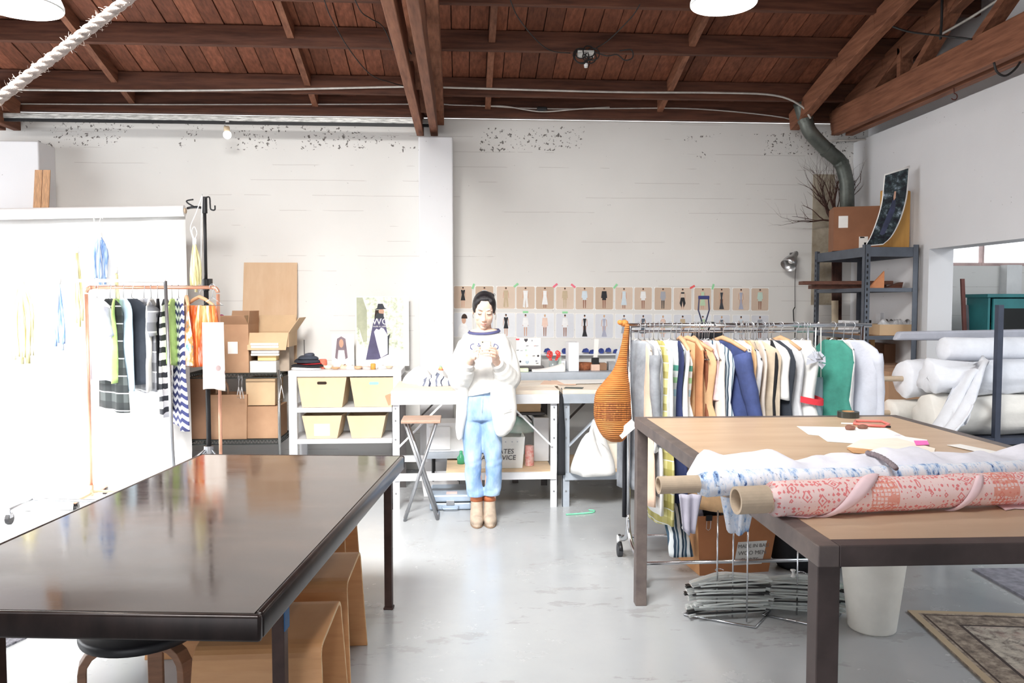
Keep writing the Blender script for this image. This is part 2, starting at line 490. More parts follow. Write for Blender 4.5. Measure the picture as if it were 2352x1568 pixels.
for y, z in list(zip(PY, PZ))[1:9]:
    mb = MB(); mb.box(((XL + XR + .1) / 2, y, z + PH / 2), (XR + .1 - XL, .055, PH)); mb.build('purlin', m_beam, ceil, bev=.004)
mb = MB(); mb.box(((XL + XR + .1) / 2, YB - .05, 3.19 + .1), (XR + .1 - XL, .08, .2)); mb.build('wall_plate', m_beam, ceil, bev=.004)
for bx in (-5.9, -4.4, -2.85, -1.28, .24, 1.8, 3.2):
    for i in range(0, 7):
        ya, yb_ = PY[i] - .03, PY[i + 1] + .03
        mb = MB(); mb.beam((bx, ya, PZ[i] + PH - .05), (bx, yb_, PZ[i + 1] + PH - .05), .05, .1); mb.build('blocking', m_beamy, ceil)

# trusses
def truss(name, label, xb, xt, ystart=7.15, zb=3.02, gap=.06, w=.065, h=.2, webs=True):
    tr = thing(name, label, 'truss', (xb, ystart, zb))
    for s in (-1, 1):
        mb = MB(); xx = xb + s * (gap / 2 + w / 2); mb.b2((xx - w / 2, -3.5, zb), (xx + w / 2, ystart, zb + h)); mb.build('bottom_chord', m_beamy, tr, bev=.005)
    for xx in xt:
        mb = MB()
        st = [y for y in PY if y < 7.25 and y > -1][::-1] + [7.15]
        pts = [(xx, y, zroof(y) - .06) for y in [-.9] + st]
        for p, q in zip(pts, pts[1:]): mb.beam(p, q, .085, .16)
        mb.build('top_chord', m_beamy, tr, bev=.005)
    if webs:
        for (y0, y1) in ((6.7, 6.0), (6.0, 5.3), (5.3, 4.2), (3.0, 4.2)):
            mb = MB(); mb.beam((xb, y0, zb + .1), (xb, y1, zroof(y1) - .06), .055, .1, (1, 0, 0)); mb.build('web', m_beamy, tr)
        for y in (6.0, 4.2):
            mb = MB(); mb.beam((xb, y, zb + .1), (xb, y, zroof(y) - .05), .05, .1, (1, 0, 0)); mb.build('web', m_beamy, tr)
    return tr
tr = truss('roof_truss', 'paired brown timber truss resting on the middle white pier', -.30, (-.19,), 7.25, 3.02)
mb = MB(); mb.b2((-.36, 5.2, 3.06), (-.352, 6.15, 3.2)); 
mb = MB(); mb.tube(spline([W(926, 80, 5.0), W(940, 118, 5.2), W(955, 124, 5.3), W(960, 90, 5.3)], 6), .006, 6); mb.build('wire_loop', M('cable_black', (34, 32, 32), .6), tr)
truss('roof_truss', 'brown timber truss running along the white plaster wall', 3.40, (3.02, 3.40), 7.0, 3.02, .06, .07, .22)
tr3 = truss('roof_truss', 'dark timber truss end above the outer white pier', W(0, 300, 7.1).x, (W(0, 300, 7.1).x + .1,), 7.25, 3.02, webs=False)

# corrugated silvery rail along the wall head with its bare spot bulb
a = W(-40, 265, 7.0); b = W(985, 261, 7.0)
m_galv = M('galvanised_steel', (206, 206, 202), .5, .3, var=.35, scale=14, stretch=(1, 1, 8))
o = thing('ceiling_rail', 'weathered galvanised rail along the head of the wall', 'rail', (a.x, 7.0, a.z))
mb = MB(); mb.b2((a.x, 6.98, a.z - .02), (b.x, 7.02, a.z + .02)); mb.build('rail_top', m_galv, o, bev=.003)
mb = MB(); mb.b2((a.x, 6.99, a.z - .045), (b.x, 7.01, a.z - .021)); mb.build('rail_web', M('black_steel', (38, 38, 40), .5, .3), o)
m_bulb = NT('lit_bulb'); m_bulb.base((255, 252, 240)); m_bulb.set(.3, **{'Emission Color': (1, .95, .85, 1), 'Emission Strength': 6.0})
p = W(523, 272, 7.0)
o = thing('spot_lamp', 'small bare spot bulb hanging from the galvanised rail', 'lamp', p)
mb = MB(); mb.box(p + Vector((0, 0, -.01)), (.03, .03, .05)); mb.tube([p + Vector((-.02, 0, -.03)), p + Vector((-.025, -.01, -.07)), p + Vector((-.01, -.02, -.1))], .005, 6); mb.build('bracket', m_galv, o)
mb = MB(); mb.lathe([(.012, 0), (.024, .01), (.026, .05), (.02, .06)], p + Vector((0, -.02, -.13)), 12, (R(20), 0, 0)); mb.build('socket', M('brass_ceramic', (200, 180, 150), .5), o, smooth=True)
mb = MB(); mb.ball(p + Vector((.004, -.035, -.145)), .034, 14, 10); mb.build('bulb', m_bulb.m, o, smooth=True)

# conduits on the purlins, cable tangles
m_cond = M('pale_conduit', (200, 196, 190), .45, .3)
m_cable = M('cable_black', (34, 32, 32), .6)
def conduit(label, pxs, Y, r=.009, mat=None, cat='conduit', name='conduit'):
    pts = [W(x, y, Y[i] if isinstance(Y, (list, tuple)) else Y) for i, (x, y) in enumerate(pxs)]
    mb = MB(); mb.tube(spline(pts, 5), r, 8); return mb.build(name, mat or m_cond, smooth=True, label=label, cat=cat)
conduit('upper pale conduit bending down towards the corner duct', [(-60, 205), (300, 208), (600, 206), (940, 199), (1030, 201), (1400, 211), (1650, 213), (1780, 219), (1840, 243), (1862, 272)], 6.84)
conduit('lower pale cable sagging along the wall plate', [(-60, 238), (400, 240), (955, 239), (1040, 241), (1110, 243), (1200, 248), (1300, 250), (1400, 249), (1600, 250), (1800, 270), (1835, 292)], 7.2, .006)
conduit('short pale cable looping beside the small junction clamp', [(1105, 243), (1160, 244), (1220, 254), (1260, 256), (1330, 250), (1400, 246)], 7.17, .006)
conduit('thin dark wire drooping across the boards left of the truss', [(745, 0), (760, 40), (800, 110), (850, 170), (900, 190), (935, 199)], [5.5, 5.6, 6.0, 6.4, 6.6, 6.82], .004, m_cable, 'wire', 'hanging_wire')
conduit('thin dark wire running to the middle truss', [(790, -64), (825, 20), (850, 42), (880, 62), (905, 116)], [5.5, 5.6, 5.8, 6.0, 6.24], .004, m_cable, 'wire', 'hanging_wire')
conduit('dark wire falling to the junction box from the left', [(1172, 0), (1190, 40), (1230, 90), (1265, 116), (1310, 122)], [5.5, 5.6, 6.0, 6.2, 6.2], .004, m_cable, 'wire', 'hanging_wire')
conduit('dark wire falling to the junction box from the right', [(1470, 10), (1450, 40), (1400, 90), (1370, 110)], [5.6, 5.7, 6.0, 6.2], .004, m_cable, 'wire', 'hanging_wire')
p = W(1345, 124, 6.2)
o = thing('junction_box', 'junction box with tangled black cables under a purlin', 'junction box', p)
mb = MB(); mb.box(p, (.13, .04, .05)); mb.build('box', m_galv, o, bev=.006)
mb = MB(); rr = random.Random(3)
for k in range(7):
    c = p + Vector((rr.uniform(-.08, .08), -.02, rr.uniform(-.03, .02)))
    mb.tube(arc(c, rr.uniform(.03, .06), 0, 6.28, 14, (1, rr.uniform(-.3, .3), 0), (0, .2, 1)), .005, 6)
mb.tube(spline([p + Vector((.07, -.02, .01)), p + Vector((.16, -.03, -.02)), p + Vector((.24, -.03, -.01)), p + Vector((.30, -.03, -.05)), p + Vector((.36, -.03, -.03)), p + Vector((.35, -.03, .03)), p + Vector((.26, -.03, .02))], 6), .005, 6)
mb.tube([p + Vector((0, 0, -.02)), p + Vector((.0, -.02, -.07))], .004, 6)
mb.build('cable', m_cable, o)
mb = MB(); mb.lathe([(.012, 0), (.016, .012), (.016, .03), (.01, .034)], p + Vector((.0, -.02, -.11)), 10); mb.build('bulb_socket', m_white_paint, o, smooth=True)
mb = MB(); mb.lathe([(.01, -.03), (.016, -.02), (.018, 0)], p + Vector((.0, -.02, -.105)), 10); mb.build('bulb', tg.m, o, smooth=True)
p = W(1245, 250, 7.15)
mb = MB(); mb.box(p, (.09, .03, .035)); mb.build('cable_clamp', M('black_steel', (38, 38, 40), .5), bev=.008, label='small black cable clamp on the wall plate', cat='clamp')

# wires on the right gable
conduit('black cable crossing the gable to the long truss', [(2035, 55), (2085, 72), (2160, 82), (2232, 90)], [5.6, 5.5, 5.2, 5.0], .007, m_cable, 'wire', 'hanging_wire')
conduit('black cable dropping down the gable wall', [(2164, -10), (2163, 40), (2160, 90)], [5.4, 5.4, 5.4], .009, m_cable, 'wire', 'hanging_wire')
conduit('black cable loop hanging below the long truss', [(2283, 143), (2290, 165), (2310, 174), (2335, 155), (2352, 125)], 4.8, .007, m_cable, 'wire', 'hanging_wire')
conduit('pale conduit climbing the gable wall', [(2160, 80), (2230, 40), (2300, -5)], [5.55, 5.2, 4.9], .009, None, 'conduit')
conduit('thin bright tube jutting from the corner wall head', [(1900, 324), (1960, 321), (2018, 319)], [7.285, 7.15, 7.0], .008, None, 'conduit')
p = F(2140, 221, 2.963); p.x = 3.43
mb = MB(); mb.tube(arc(p, .022, -2.6, 1.6, 10), .004, 6); mb.tube([p + Vector((0, 0, .022)), p + Vector((-.005, 0, .06))], .004, 6); mb.build('hook', M('rusty_hook', (92, 44, 36), .6), label='small rusty hook under the long truss', cat='hook', smooth=True)

# dark stove-pipe style duct in the corner
m_duct = M('dark_duct_metal', (112, 116, 110), .45, .5, c2=(62, 68, 64), scale=6)
pts = [W(1838, 235, 6.95), W(1850, 275, 6.95), W(1862, 305, 6.95), W(1900, 345, 6.98), W(1932, 375, 7.0), W(1945, 420, 7.0), W(1947, 560, 7.0)]
mb = MB(); mb.tube(spline(pts[:6], 4) + [pts[6]], [.062] * 21 + [.062], 16)
for q in (pts[1], pts[3], pts[4]):
    pass
o = mb.build('ventilation_duct', m_duct, smooth=True, label='dark metal duct bending down in the wall corner', cat='duct')
for i in (1, 3, 4):
    d = (pts[i + 1] - pts[i]).normalized(); mb = MB(); mb.tube([pts[i] - d * .015, pts[i] + d * .015], .068, 16); mb.build('joint_ring', m_duct, o, smooth=False)

# pendant lamps
m_shade_out = M('white_enamel', (236, 238, 238), .3, var=.03)
m_glow = NT('lit_diffuser'); m_glow.base((255, 255, 250)); m_glow.set(.4, **{'Emission Color': (1, .98, .94, 1), 'Emission Strength': 5.0})
def pendant(label, px, py, Y, r):
    c = W(px, py, Y); o = thing('pendant_lamp', label, 'lamp', c)
    prof = [(r, 0), (r * 1.0, .012), (r * .93, r * .25), (r * .62, r * .62), (r * .28, r * .85), (r * .2, r * 1.15)]
    mb = MB(); mb.lathe(prof + [(x - .004, z - .004) for x, z in prof[::-1]], c, 40, cap=False); mb.build('shade', m_shade_out, o, smooth=True)
    mb = MB(); mb.lathe([(.001, .016), (r * .95, .016), (r * .95, .02), (.001, .02)], c, 40); mb.build('diffuser', m_glow.m, o)
    mb = MB(); mb.lathe([(r * .22, r * 1.15), (r * .22, r * 1.6), (.01, r * 1.65)], c, 20); mb.build('cap', m_galv, o, smooth=True)
    mb = MB(); mb.tube([c + Vector((0, 0, r * 1.6)), (c.x, c.y, zroof(Y) + PH)], .005, 6); mb.build('cord', m_cable, o)
    l = bpy.data.lights.new('pendant_bulb', 'POINT'); l.energy = 25; l.shadow_soft_size = .08; l.color = (1, .95, .86)
    lo = bpy.data.objects.new('pendant_bulb', l); COL.objects.link(lo); lo.parent = o; lo.location = (0, 0, -.03)
pendant('lit white pendant lamp above the cutting table', 1662, 9, 3.7, .153)
pendant('lit white pendant lamp beside the thick rope', 44, 14, 3.2, .153)

# thick fuzzy rope slung across the room
m_rope = M('cotton_rope', (232, 216, 206), .9, var=.15, scale=40, bump=.6)
a, b = W(-120, 318, 2.3), W(330, -30, 2.3)
d = (b - a); up_end = a + d * 2.6; a2 = a - d * 4.0
e0 = Vector((-5.8, 2.35, a.z - .3)); 
line = [lerp(a - d * .9, b + d * .9, i / 70) for i in range(71)]
mb = MB(); ax = d.normalized(); s1 = ax.orthogonal().normalized(); s2 = ax.cross(s1)
for k in range(3):
    pts = []
    for i in range(361):
        q = lerp(a - d * .9, b + d * .9, i / 360); ph = i * .44 + k * 2.094
        pts.append(q + s1 * (.0062 * math.cos(ph)) + s2 * (.0062 * math.sin(ph)))
    mb.tube(pts, .0095, 8)
o = mb.build('rope', m_rope, smooth=True, label='thick fuzzy white rope slung up to the roof', cat='rope')
mb = MB(); rr = random.Random(5)
for k in range(260):
    q = lerp(a - d * .1, b + d * .1, rr.random()); th = rr.uniform(0, 6.28); n = s1 * math.cos(th) + s2 * math.sin(th)
    p0 = q + n * .014; p1 = p0 + n * rr.uniform(.004, .016) + ax * rr.uniform(-.012, .012)
    mb.tube([p0, (p0 + p1) / 2 + n * .002, p1], [.0007, .0006, .0003], 3, caps=False)
mb.build('fibres', m_rope, o, kind='stuff')

# two timber studs leaning by the outer pier
for k, (x0, x1) in enumerate(((80, 97), (99, 115))):
    a = W(x0, 390, 7.0); b = W(x1, 390, 7.0)
    mb = MB(); mb.hexa([(a.x, 6.62, 0), (b.x, 6.62, 0), (b.x, 6.66, 0), (a.x, 6.66, 0)], [(a.x, 7.0 - .04 * 0, a.z), (b.x, 7.0, a.z), (b.x, 7.04 - .03, a.z), (a.x, 7.04 - .03, a.z)])
    mb.build('timber_stud', M('raw_pine_stud', (206, 160, 120), .7, var=.15, stretch=(12, 12, 1)), label=('outer' if k == 0 else 'inner') + ' raw pine stud leaning beside the outer white pier' if False else ('wider' if k == 0 else 'narrower') + ' raw pine stud leaning beside the outer white pier', cat='timber', group='studs by the outer pier')
# ================================================================== the big tables
# ---- dark table with rounded steel edge on the left
ZL = .763
c_nr = F(597, 1415, ZL); c_fr = F(930, 1045, ZL); c_fl = F(499, 1024, ZL)
eL = (c_fr - c_nr); ln = eL.length; eL.normalize()
eW = Vector((-eL.y, eL.x, 0))                        # across the table, to the left
wd_ = max((c_fl - c_fr).dot(eW), .95)
t = NT('dark_worn_tabletop')
co = t.co((1, 1, 1)); f1 = t.noise(3.2, 6, .62, t.co((2.2, .8, 1), (0, 0, .5))); f2 = t.noise(22, 4, .6, co)
c = t.ramp(f1, [(.25, (44, 34, 31)), (.55, (62, 50, 45)), (.8, (78, 64, 58))])
c = t.mix(t.ramp(t.noise(60, 3, .7, co), [(.70, (0, 0, 0)), (.74, (150, 150, 150))]), c, (150, 130, 116))
t.base(c); t.set(t.ramp(f1, [(.3, (66, 66, 66)), (.7, (104, 104, 104))]), 0, .7, **{'IOR': 1.85}); t.bump(f2, .03, .003)
m_ltop = t.m
m_lsteel = M('brown_black_steel', (44, 34, 32), .28, .35, var=.3, scale=6, stretch=(3, 3, 1))
m_lleg = M('dark_brown_steel_leg', (70, 52, 48), .5, .3, var=.25)
A = math.atan2(eL.y, eL.x)
tb = thing('work_table', 'dark brown worn work table with rounded steel edge', 'table', (c_nr.x, c_nr.y, 0), A)
def L(u, w, z): return c_nr.xyz * Vector((1, 1, 0)).x * 0 + Vector((c_nr.x, c_nr.y, 0)) + eL * u + eW * w + Vector((0, 0, z))
def lbox(mb, u0, u1, w0, w1, z0, z1):
    mb.hexa([L(u0, w0, z0), L(u1, w0, z0), L(u1, w1, z0), L(u0, w1, z0)], [L(u0, w0, z1), L(u1, w0, z1), L(u1, w1, z1), L(u0, w1, z1)])
mb = MB(); lbox(mb, .022, ln - .022, .022, wd_ - .022, ZL - .03, ZL - .001); mb.build('tabletop', m_ltop, tb)
for (u0, u1, w0, w1) in ((0, .024, 0, wd_), (ln - .024, ln, 0, wd_), (.024, ln - .024, 0, .024), (.024, ln - .024, wd_ - .024, wd_)):
    mb = MB(); lbox(mb, u0, u1, w0, w1, ZL - .068, ZL); mb.build('steel_edge', m_lsteel, tb, bev=.009, smooth=True)
for (u, w) in ((.41, .09), (ln - .06, .075), (.41, wd_ - .09), (ln - .06, wd_ - .075)):
    mb = MB(); lbox(mb, u - .019, u + .019, w - .019, w + .019, .012, ZL - .05); lbox(mb, u - .024, u + .024, w - .024, w + .024, 0, .012); mb.build('leg', m_lleg, tb, bev=.003)
for w0_ in (.06, wd_ - .085): mb = MB(); lbox(mb, .30, ln - .07, w0_, w0_ + .025, ZL - .12, ZL - .07); mb.build('under_rail', m_lleg, tb)
mb = MB(); lbox(mb, .389, .431, .067, .0705, .56, .64); mb.build('tape_strip', M('blue_tape', (38, 92, 140), .6), tb, label='strip of blue tape')

# ---- bent plywood stools
m_ply = M('birch_plywood', (218, 166, 116), .45, c2=(200, 146, 98), scale=2.5, stretch=(1, 1, 7), bump=.1)
m_plye = stripes('plywood_edge', [(1, (232, 204, 160)), (1, (206, 168, 118))], 1, .008, .6)
def ply_stool(label, x0, x1, yc, rot=0):
    cx = (x0 + x1) / 2; w = x1 - x0; o = thing('plywood_stool', label, 'stool', (cx, yc, 0), rot, 'bent plywood stools under the work table')
    X = XF[o.name]; h = .45; th = .014; n = 5
    def prof(off):      # outline in the y,z plane from near foot over the seat to the far foot
        out = []
        out.append((-.265 - off * 0, 0)); out.append((-.215 - off, h - .07))
        for i in range(1, n): a = lerp(math.pi, math.pi / 2, i / n); out.append((-.165 + (.05 + off) * math.cos(a), h - .05 + (.05 + off) * math.sin(a) - off * 0))
        out.append((-.15, h + off)); out.append((.15, h + off))
        for i in range(1, n): a = lerp(math.pi / 2, 0, i / n); out.append((.165 + (.05 + off) * math.cos(a), h - .05 + (.05 + off) * math.sin(a)))
        out.append((.215 + off, h - .07)); out.append((.265, 0))
        return out
    po, pi_ = prof(0), prof(-th)
    def wid(z): return w / 2 * (1.0 + .11 * (1 - z / h))
    mb = MB()
    rows = []
    for (a, b) in zip(po, pi_):
        wo = wid(max(a[1], 0)); wi = wo
        rows.append([X @ Vector((-wo, a[0], a[1])), X @ Vector((wo, a[0], a[1])), X @ Vector((wi, b[0] * (1 if b[1] > .02 else .95), b[1])), X @ Vector((-wi, b[0] * (1 if b[1] > .02 else .95), b[1]))])
    mb.grid(rows, cu=True); k = len(mb.v)
    mb.f.append([3, 2, 1, 0]); mb.mi.append(0); mb.f.append([k - 4, k - 3, k - 2, k - 1]); mb.mi.append(0)
    for q in range(len(mb.f)):
        f = mb.f[q]
        if len(f) == 4 and q < len(mb.f) - 2 and (f[0] % 4) in (1, 3): mb.mi[q] = 1
    mb.build('shell', [m_ply, m_plye], o, bev=.003)
    mb = MB(); mb.add([X @ Vector(v) for v in []], []); 
    mb.hexa([X @ Vector((-.06, -.19, .25)), X @ Vector((.06, -.19, .25)), X @ Vector((.06, .19, .25)), X @ Vector((-.06, .19, .25))], [X @ Vector((-.06, -.19, .268)), X @ Vector((.06, -.19, .268)), X @ Vector((.06, .19, .268)), X @ Vector((-.06, .19, .268))])
    mb.build('cross_brace', m_ply, o)
    return o
ply_stool('bent plywood stool tucked under the work table beside its far corner leg', -.83, -.445, 3.27)
ply_stool('bent plywood stool tucked under the work table next to the blue taped leg', -.84, -.445, 2.70)
ply_stool('bent plywood stool on the window side of the work table', -1.34, -.95, 3.70)
ply_stool('bent plywood stool at the far end of the work table', -.93, -.56, 4.0)

# ---- round three-legged stool
c = F(322, 1700, 0); c = Vector((W(325, 1480, 2.66).x, 2.66, 0))
o = thing('round_stool', 'round black-topped stool with bent wooden legs', 'stool', c)
mb = MB(); mb.lathe([(.001, .43), (.17, .43), (.183, .435), (.187, .445), (.187, .458), (.18, .466), (.001, .466)], c, 40); mb.build('seat', M('black_linoleum', (28, 28, 32), .45), o, smooth=True)
m_bent = M('bent_birch', (150, 112, 88), .5, var=.12, stretch=(1, 1, 6)); 
for an in (R(202), R(-22), R(97)):
    d = Vector((math.cos(an), math.sin(an), 0)); s = Vector((-d.y, d.x, 0))
    pr = [(.195, 0), (.19, .2), (.188, .34)] + [(.188 - .085 + .085 * math.cos(a), .34 + .085 * math.sin(a)) for a in (R(20), R(45), R(70), R(90))] + [(.05, .425)]
    inn = [(x - .028 if z < .36 else x, z) for x, z in pr]
    rows = []
    for i, (x, z) in enumerate(pr):
        tx, tz = (pr[min(i + 1, len(pr) - 1)][0] - pr[max(i - 1, 0)][0], pr[min(i + 1, len(pr) - 1)][1] - pr[max(i - 1, 0)][1]); q = math.hypot(tx, tz); nx, nz = -tz / q * .026, tx / q * .026
        for_ = [c + d * x + Vector((0, 0, z)) + s * .025, c + d * x + Vector((0, 0, z)) - s * .025, c + d * (x + nx) + Vector((0, 0, z + nz)) - s * .025, c + d * (x + nx) + Vector((0, 0, z + nz)) + s * .025]
        rows.append(for_)
    mb = MB(); mb.loft(rows); mb.build('leg', m_bent, o, bev=.003)

# ---- cutting table with wooden top in a steel angle frame on the right
ZR = .953
q_fl = F(1457, 957, ZR); q_nl = F(1880, 1254, ZR)
eR = (q_nl - q_fl); lr = eR.length; eR.normalize(); eRW = Vector((-eR.y, eR.x, 0))   # towards +X
if eRW.x < 0: eRW = -eRW
wr = 1.36
t = NT('pale_wood_top')
f1 = t.noise(2.0, 5, .55, t.co((1, 5, 1))); f2 = t.noise(7, 4, .6)
c = t.ramp(f1, [(.3, (190, 160, 130)), (.7, (205, 178, 150))]); c = t.mix(t.ramp(f2, [(.5, (0, 0, 0)), (.8, (90, 90, 90))]), c, (216, 194, 170))
t.base(c); t.set(.42, 0, .5); t.bump(f1, .04, .003)
m_rtop = t.m
m_rsteel = M('raw_grey_brown_steel', (126, 114, 108), .5, .35, c2=(96, 86, 84), scale=5, stretch=(2, 2, 2))
m_rdark = M('brown_steel_face', (86, 74, 72), .5, .35, var=.2, scale=5)
Arot = math.atan2(eRW.y, eRW.x)
cb = thing('cutting_table', 'high wooden-topped cutting table in a steel frame', 'table', (q_fl.x, q_fl.y, 0), Arot)
def C(u, w, z): return Vector((q_fl.x, q_fl.y, z)) + eRW * u + eR * w     # u to the right, w towards the room
def cbox(mb, u0, u1, w0, w1, z0, z1):
    mb.hexa([C(u0, w0, z0), C(u0, w1, z0), C(u1, w1, z0), C(u1, w0, z0)], [C(u0, w0, z1), C(u0, w1, z1), C(u1, w1, z1), C(u1, w0, z1)])
bd = .052
mb = MB(); cbox(mb, bd, wr - bd, bd, lr - bd, ZR - .02, ZR); mb.build('tabletop', m_rtop, cb)
for (u0, u1, w0, w1, mm) in ((0, bd, 0, lr, m_rsteel), (wr - bd, wr, 0, lr, m_rsteel), (bd, wr - bd, 0, bd, m_rsteel), (bd, wr - bd, lr - bd, lr, m_rdark)):
    mb = MB(); cbox(mb, u0, u1, w0, w1, ZR - .052, ZR + .0005); mb.build('frame_rail', mm, cb, bev=.003)
for (u, w) in ((.03, .03), (.03, lr - .035), (wr - .03, .03), (wr - .03, lr - .035)):
    mb = MB(); cbox(mb, u - .028, u + .028, w - .028, w + .028, 0, ZR - .05); mb.build('leg', m_rsteel if w < 1 else m_rdark, cb, bev=.003)

# ---- fabric rolls on the cutting table
m_tube = M('cardboard_tube', (200, 180, 156), .75, var=.06, scale=20)
t = NT('pink_ikat_print')
P = t.co((1, 1, 1))
def ikat(t, P, bg, fg, fg2):
    v = t.n('ShaderNodeTexVoronoi'); v.distance = 'MANHATTAN'; v.feature = 'F1'; v.inputs['Scale'].default_value = 24; v.inputs['Randomness'].default_value = .45; t.l(P, v.inputs['Vector'])
    d = v.outputs['Distance']
    a = t.math('MULTIPLY', t.math('GREATER_THAN', d, .24), t.math('LESS_THAN', d, .40)); b = t.math('LESS_THAN', d, .10)
    v2 = t.n('ShaderNodeTexVoronoi'); v2.distance = 'MANHATTAN'; v2.inputs['Scale'].default_value = 70; v2.inputs['Randomness'].default_value = .4; t.l(P, v2.inputs['Vector'])
    c2 = t.math('MULTIPLY', t.math('GREATER_THAN', v2.outputs['Distance'], .5), t.math('GREATER_THAN', d, .5))
    m = t.math('MAXIMUM', t.math('MAXIMUM', a, b), c2)
    # denser bands around the roll
    x = t.sep(P)[0]; bands = t.math('LESS_THAN', t.math('FRACT', t.math('MULTIPLY', x, 2.7)), .22)
    v3 = t.n('ShaderNodeTexVoronoi'); v3.distance = 'CHEBYCHEV'; v3.inputs['Scale'].default_value = 90; v3.inputs['Randomness'].default_value = .2; t.l(P, v3.inputs['Vector'])
    m2 = t.math('GREATER_THAN', v3.outputs['Distance'], .36)
    c = t.mix(t.math('MULTIPLY', m, .9), fg, bg); c = t.mix(t.math('MULTIPLY', t.math('MULTIPLY', bands, m2), .8), c, fg2)
    return c
t.base(ikat(t, P, (250, 226, 222), (236, 138, 138), (238, 150, 128))); t.set(.75, 0, .3); t.bump(t.noise(90, 2), .1, .002)
m_pink = t.m
t = NT('blue_ikat_print')
P = t.co((1, 1, 1)); v = t.noise(30, 5, .7, t.co((1.6, .6, .6))); v2 = t.noise(70, 4, .7, P)
c = t.ramp(v, [(.46, (240, 243, 251)), (.54, (214, 228, 246)), (.61, (140, 176, 222)), (.66, (50, 68, 124))])
c = t.mix(t.ramp(v2, [(.62, (0, 0, 0)), (.64, (200, 200, 200))]), c, (50, 62, 110)); t.base(c); t.set(.8)
m_blue = t.m
m_lilac = M('white_lilac_cotton', (236, 236, 246), .85, var=.04, bump=.2, scale=14)
m_pinkpale = M('pale_pink_cotton', (244, 214, 218), .85, var=.04, bump=.15)

def roll(name, label, p0, p1, r0, r1, mat, fab0, wob=.004, seed=1, cat='fabric roll'):
    """cardboard tube from p0 to p1 with cloth wound on from the fraction fab0"""
    p0, p1 = Vector(p0), Vector(p1); d = (p1 - p0); ax = d.normalized(); s1 = Vector((0, 0, 1)); s1 = (s1 - ax * s1.dot(ax)).normalized(); s2 = ax.cross(s1)
    o = thing(name, label, cat, (p0.x, p0.y, p0.z - r1), math.atan2(d.y, d.x))
    ri = r0 * .8; n = 28
    def ring(q, r): return [q + s1 * (r * math.cos(2 * math.pi * k / n)) + s2 * (r * math.sin(2 * math.pi * k / n)) for k in range(n)]
    mb = MB(); mb.grid([ring(p1, ri), ring(p0, ri), ring(p0, r0), ring(p1, r0)], cu=True); mb.build('cardboard_core', m_tube, o, smooth=False, bev=0)
    rn = random.Random(seed); rings = []; N = 60
    phs = [rn.uniform(0, 6.28) for _ in range(4)]
    rings.append(ring(p0 + d * fab0, r0 * 1.02))
    for i in range(N + 1):
        f = lerp(fab0, 1, i / N); q = p0 + d * f; e = min(1, (f - fab0) / .01 + .75); row = []
        for k in range(n):
            a = 2 * math.pi * k / n
            rr = r1 * e + wob * (math.sin(a * 2 + phs[0] + f * 9) * .5 + math.sin(f * 60 + a * 3 + phs[1]) * .3 + math.sin(f * 23 - a + phs[2]) * .4)
            row.append(q + s1 * (rr * math.cos(a)) + s2 * (rr * math.sin(a)))
        rings.append(row)
    mb = MB(); mb.loft(rings, cap=False); mb.build('wound_cloth', mat, o, smooth=True)
    return o, p0, d, ax, s1, s2
def on_table(px, py, r):           # centre of a roll of radius r lying on the cutting table, seen at a pixel
    return F(px, py, ZR + r)
pa = on_table(1690, 1149, .050); pb = on_table(2352, 1119, .050); pb = pa + (pb - pa) * 1.35
o, p0, d, ax, s1, s2 = roll('fabric_roll', 'pink ikat printed fabric roll on a wide cardboard tube', pa, pb, .037, .047, m_pink, .075, .003, 2)
# loose pale end of the cloth wound diagonally and lying on the table
def ribbon(o, f0, f1, a0, a1, w, r, mat, name='loose_edge'):
    mb = MB(); rows = []
    for i in range(25):
        t_ = i / 24; f = lerp(f0, f1, t_); a = lerp(a0, a1, t_); row = []
        for k in range(4):
            ff = f + (k / 3 - .5) * w * (.5 + .8 * math.sin(math.pi * min(1, t_ + .15)))
            row.append(p0 + d * ff + s1 * ((r + .0015 + .004 * math.sin(k * 1.0)) * math.cos(a)) + s2 * ((r + .0015 + .004 * math.sin(k * 1.0)) * math.sin(a)))
        rows.append(row)
    mb.grid(rows); ob = mb.build(name, mat, o, smooth=True)
    so = ob.modifiers.new('thickness', 'SOLIDIFY'); so.thickness = .002
    return ob
ribbon(o, .345, .19, R(-10), R(170), .035, .050, m_pinkpale); ribbon(o, .60, .52, R(30), R(170), .02, .050, m_pinkpale)
def flap(o, pts, mat, name='loose_edge', z=ZR + .002):
    mb = MB(); mb.prism([(p[0], p[1]) for p in pts], .003, (0, 0, z), (1, 0, 0), (0, 1, 0)); return mb.build(name, mat, o)
def tp(px, py): q = F(px, py, ZR + .002); return (q.x, q.y)
flap(o, [tp(1808, 1186), tp(1856, 1190), tp(1890, 1180), tp(1950, 1170), tp(1930, 1158), tp(1810, 1172)][::-1], m_pinkpale)
flap(o, [tp(2275, 1152), tp(2310, 1172), tp(2330, 1168), tp(2420, 1172), tp(2450, 1140), tp(2300, 1140)][::-1], m_pinkpale)

pa = on_table(1512, 1114, .038); pb = on_table(2352, 1084, .038); pb = pa + (pb - pa) * 1.35
o, p0, d, ax, s1, s2 = roll('fabric_roll', 'blue and white splash printed fabric roll overhanging the table edge', pa, pb, .026, .036, m_blue, .075, .004, 4)
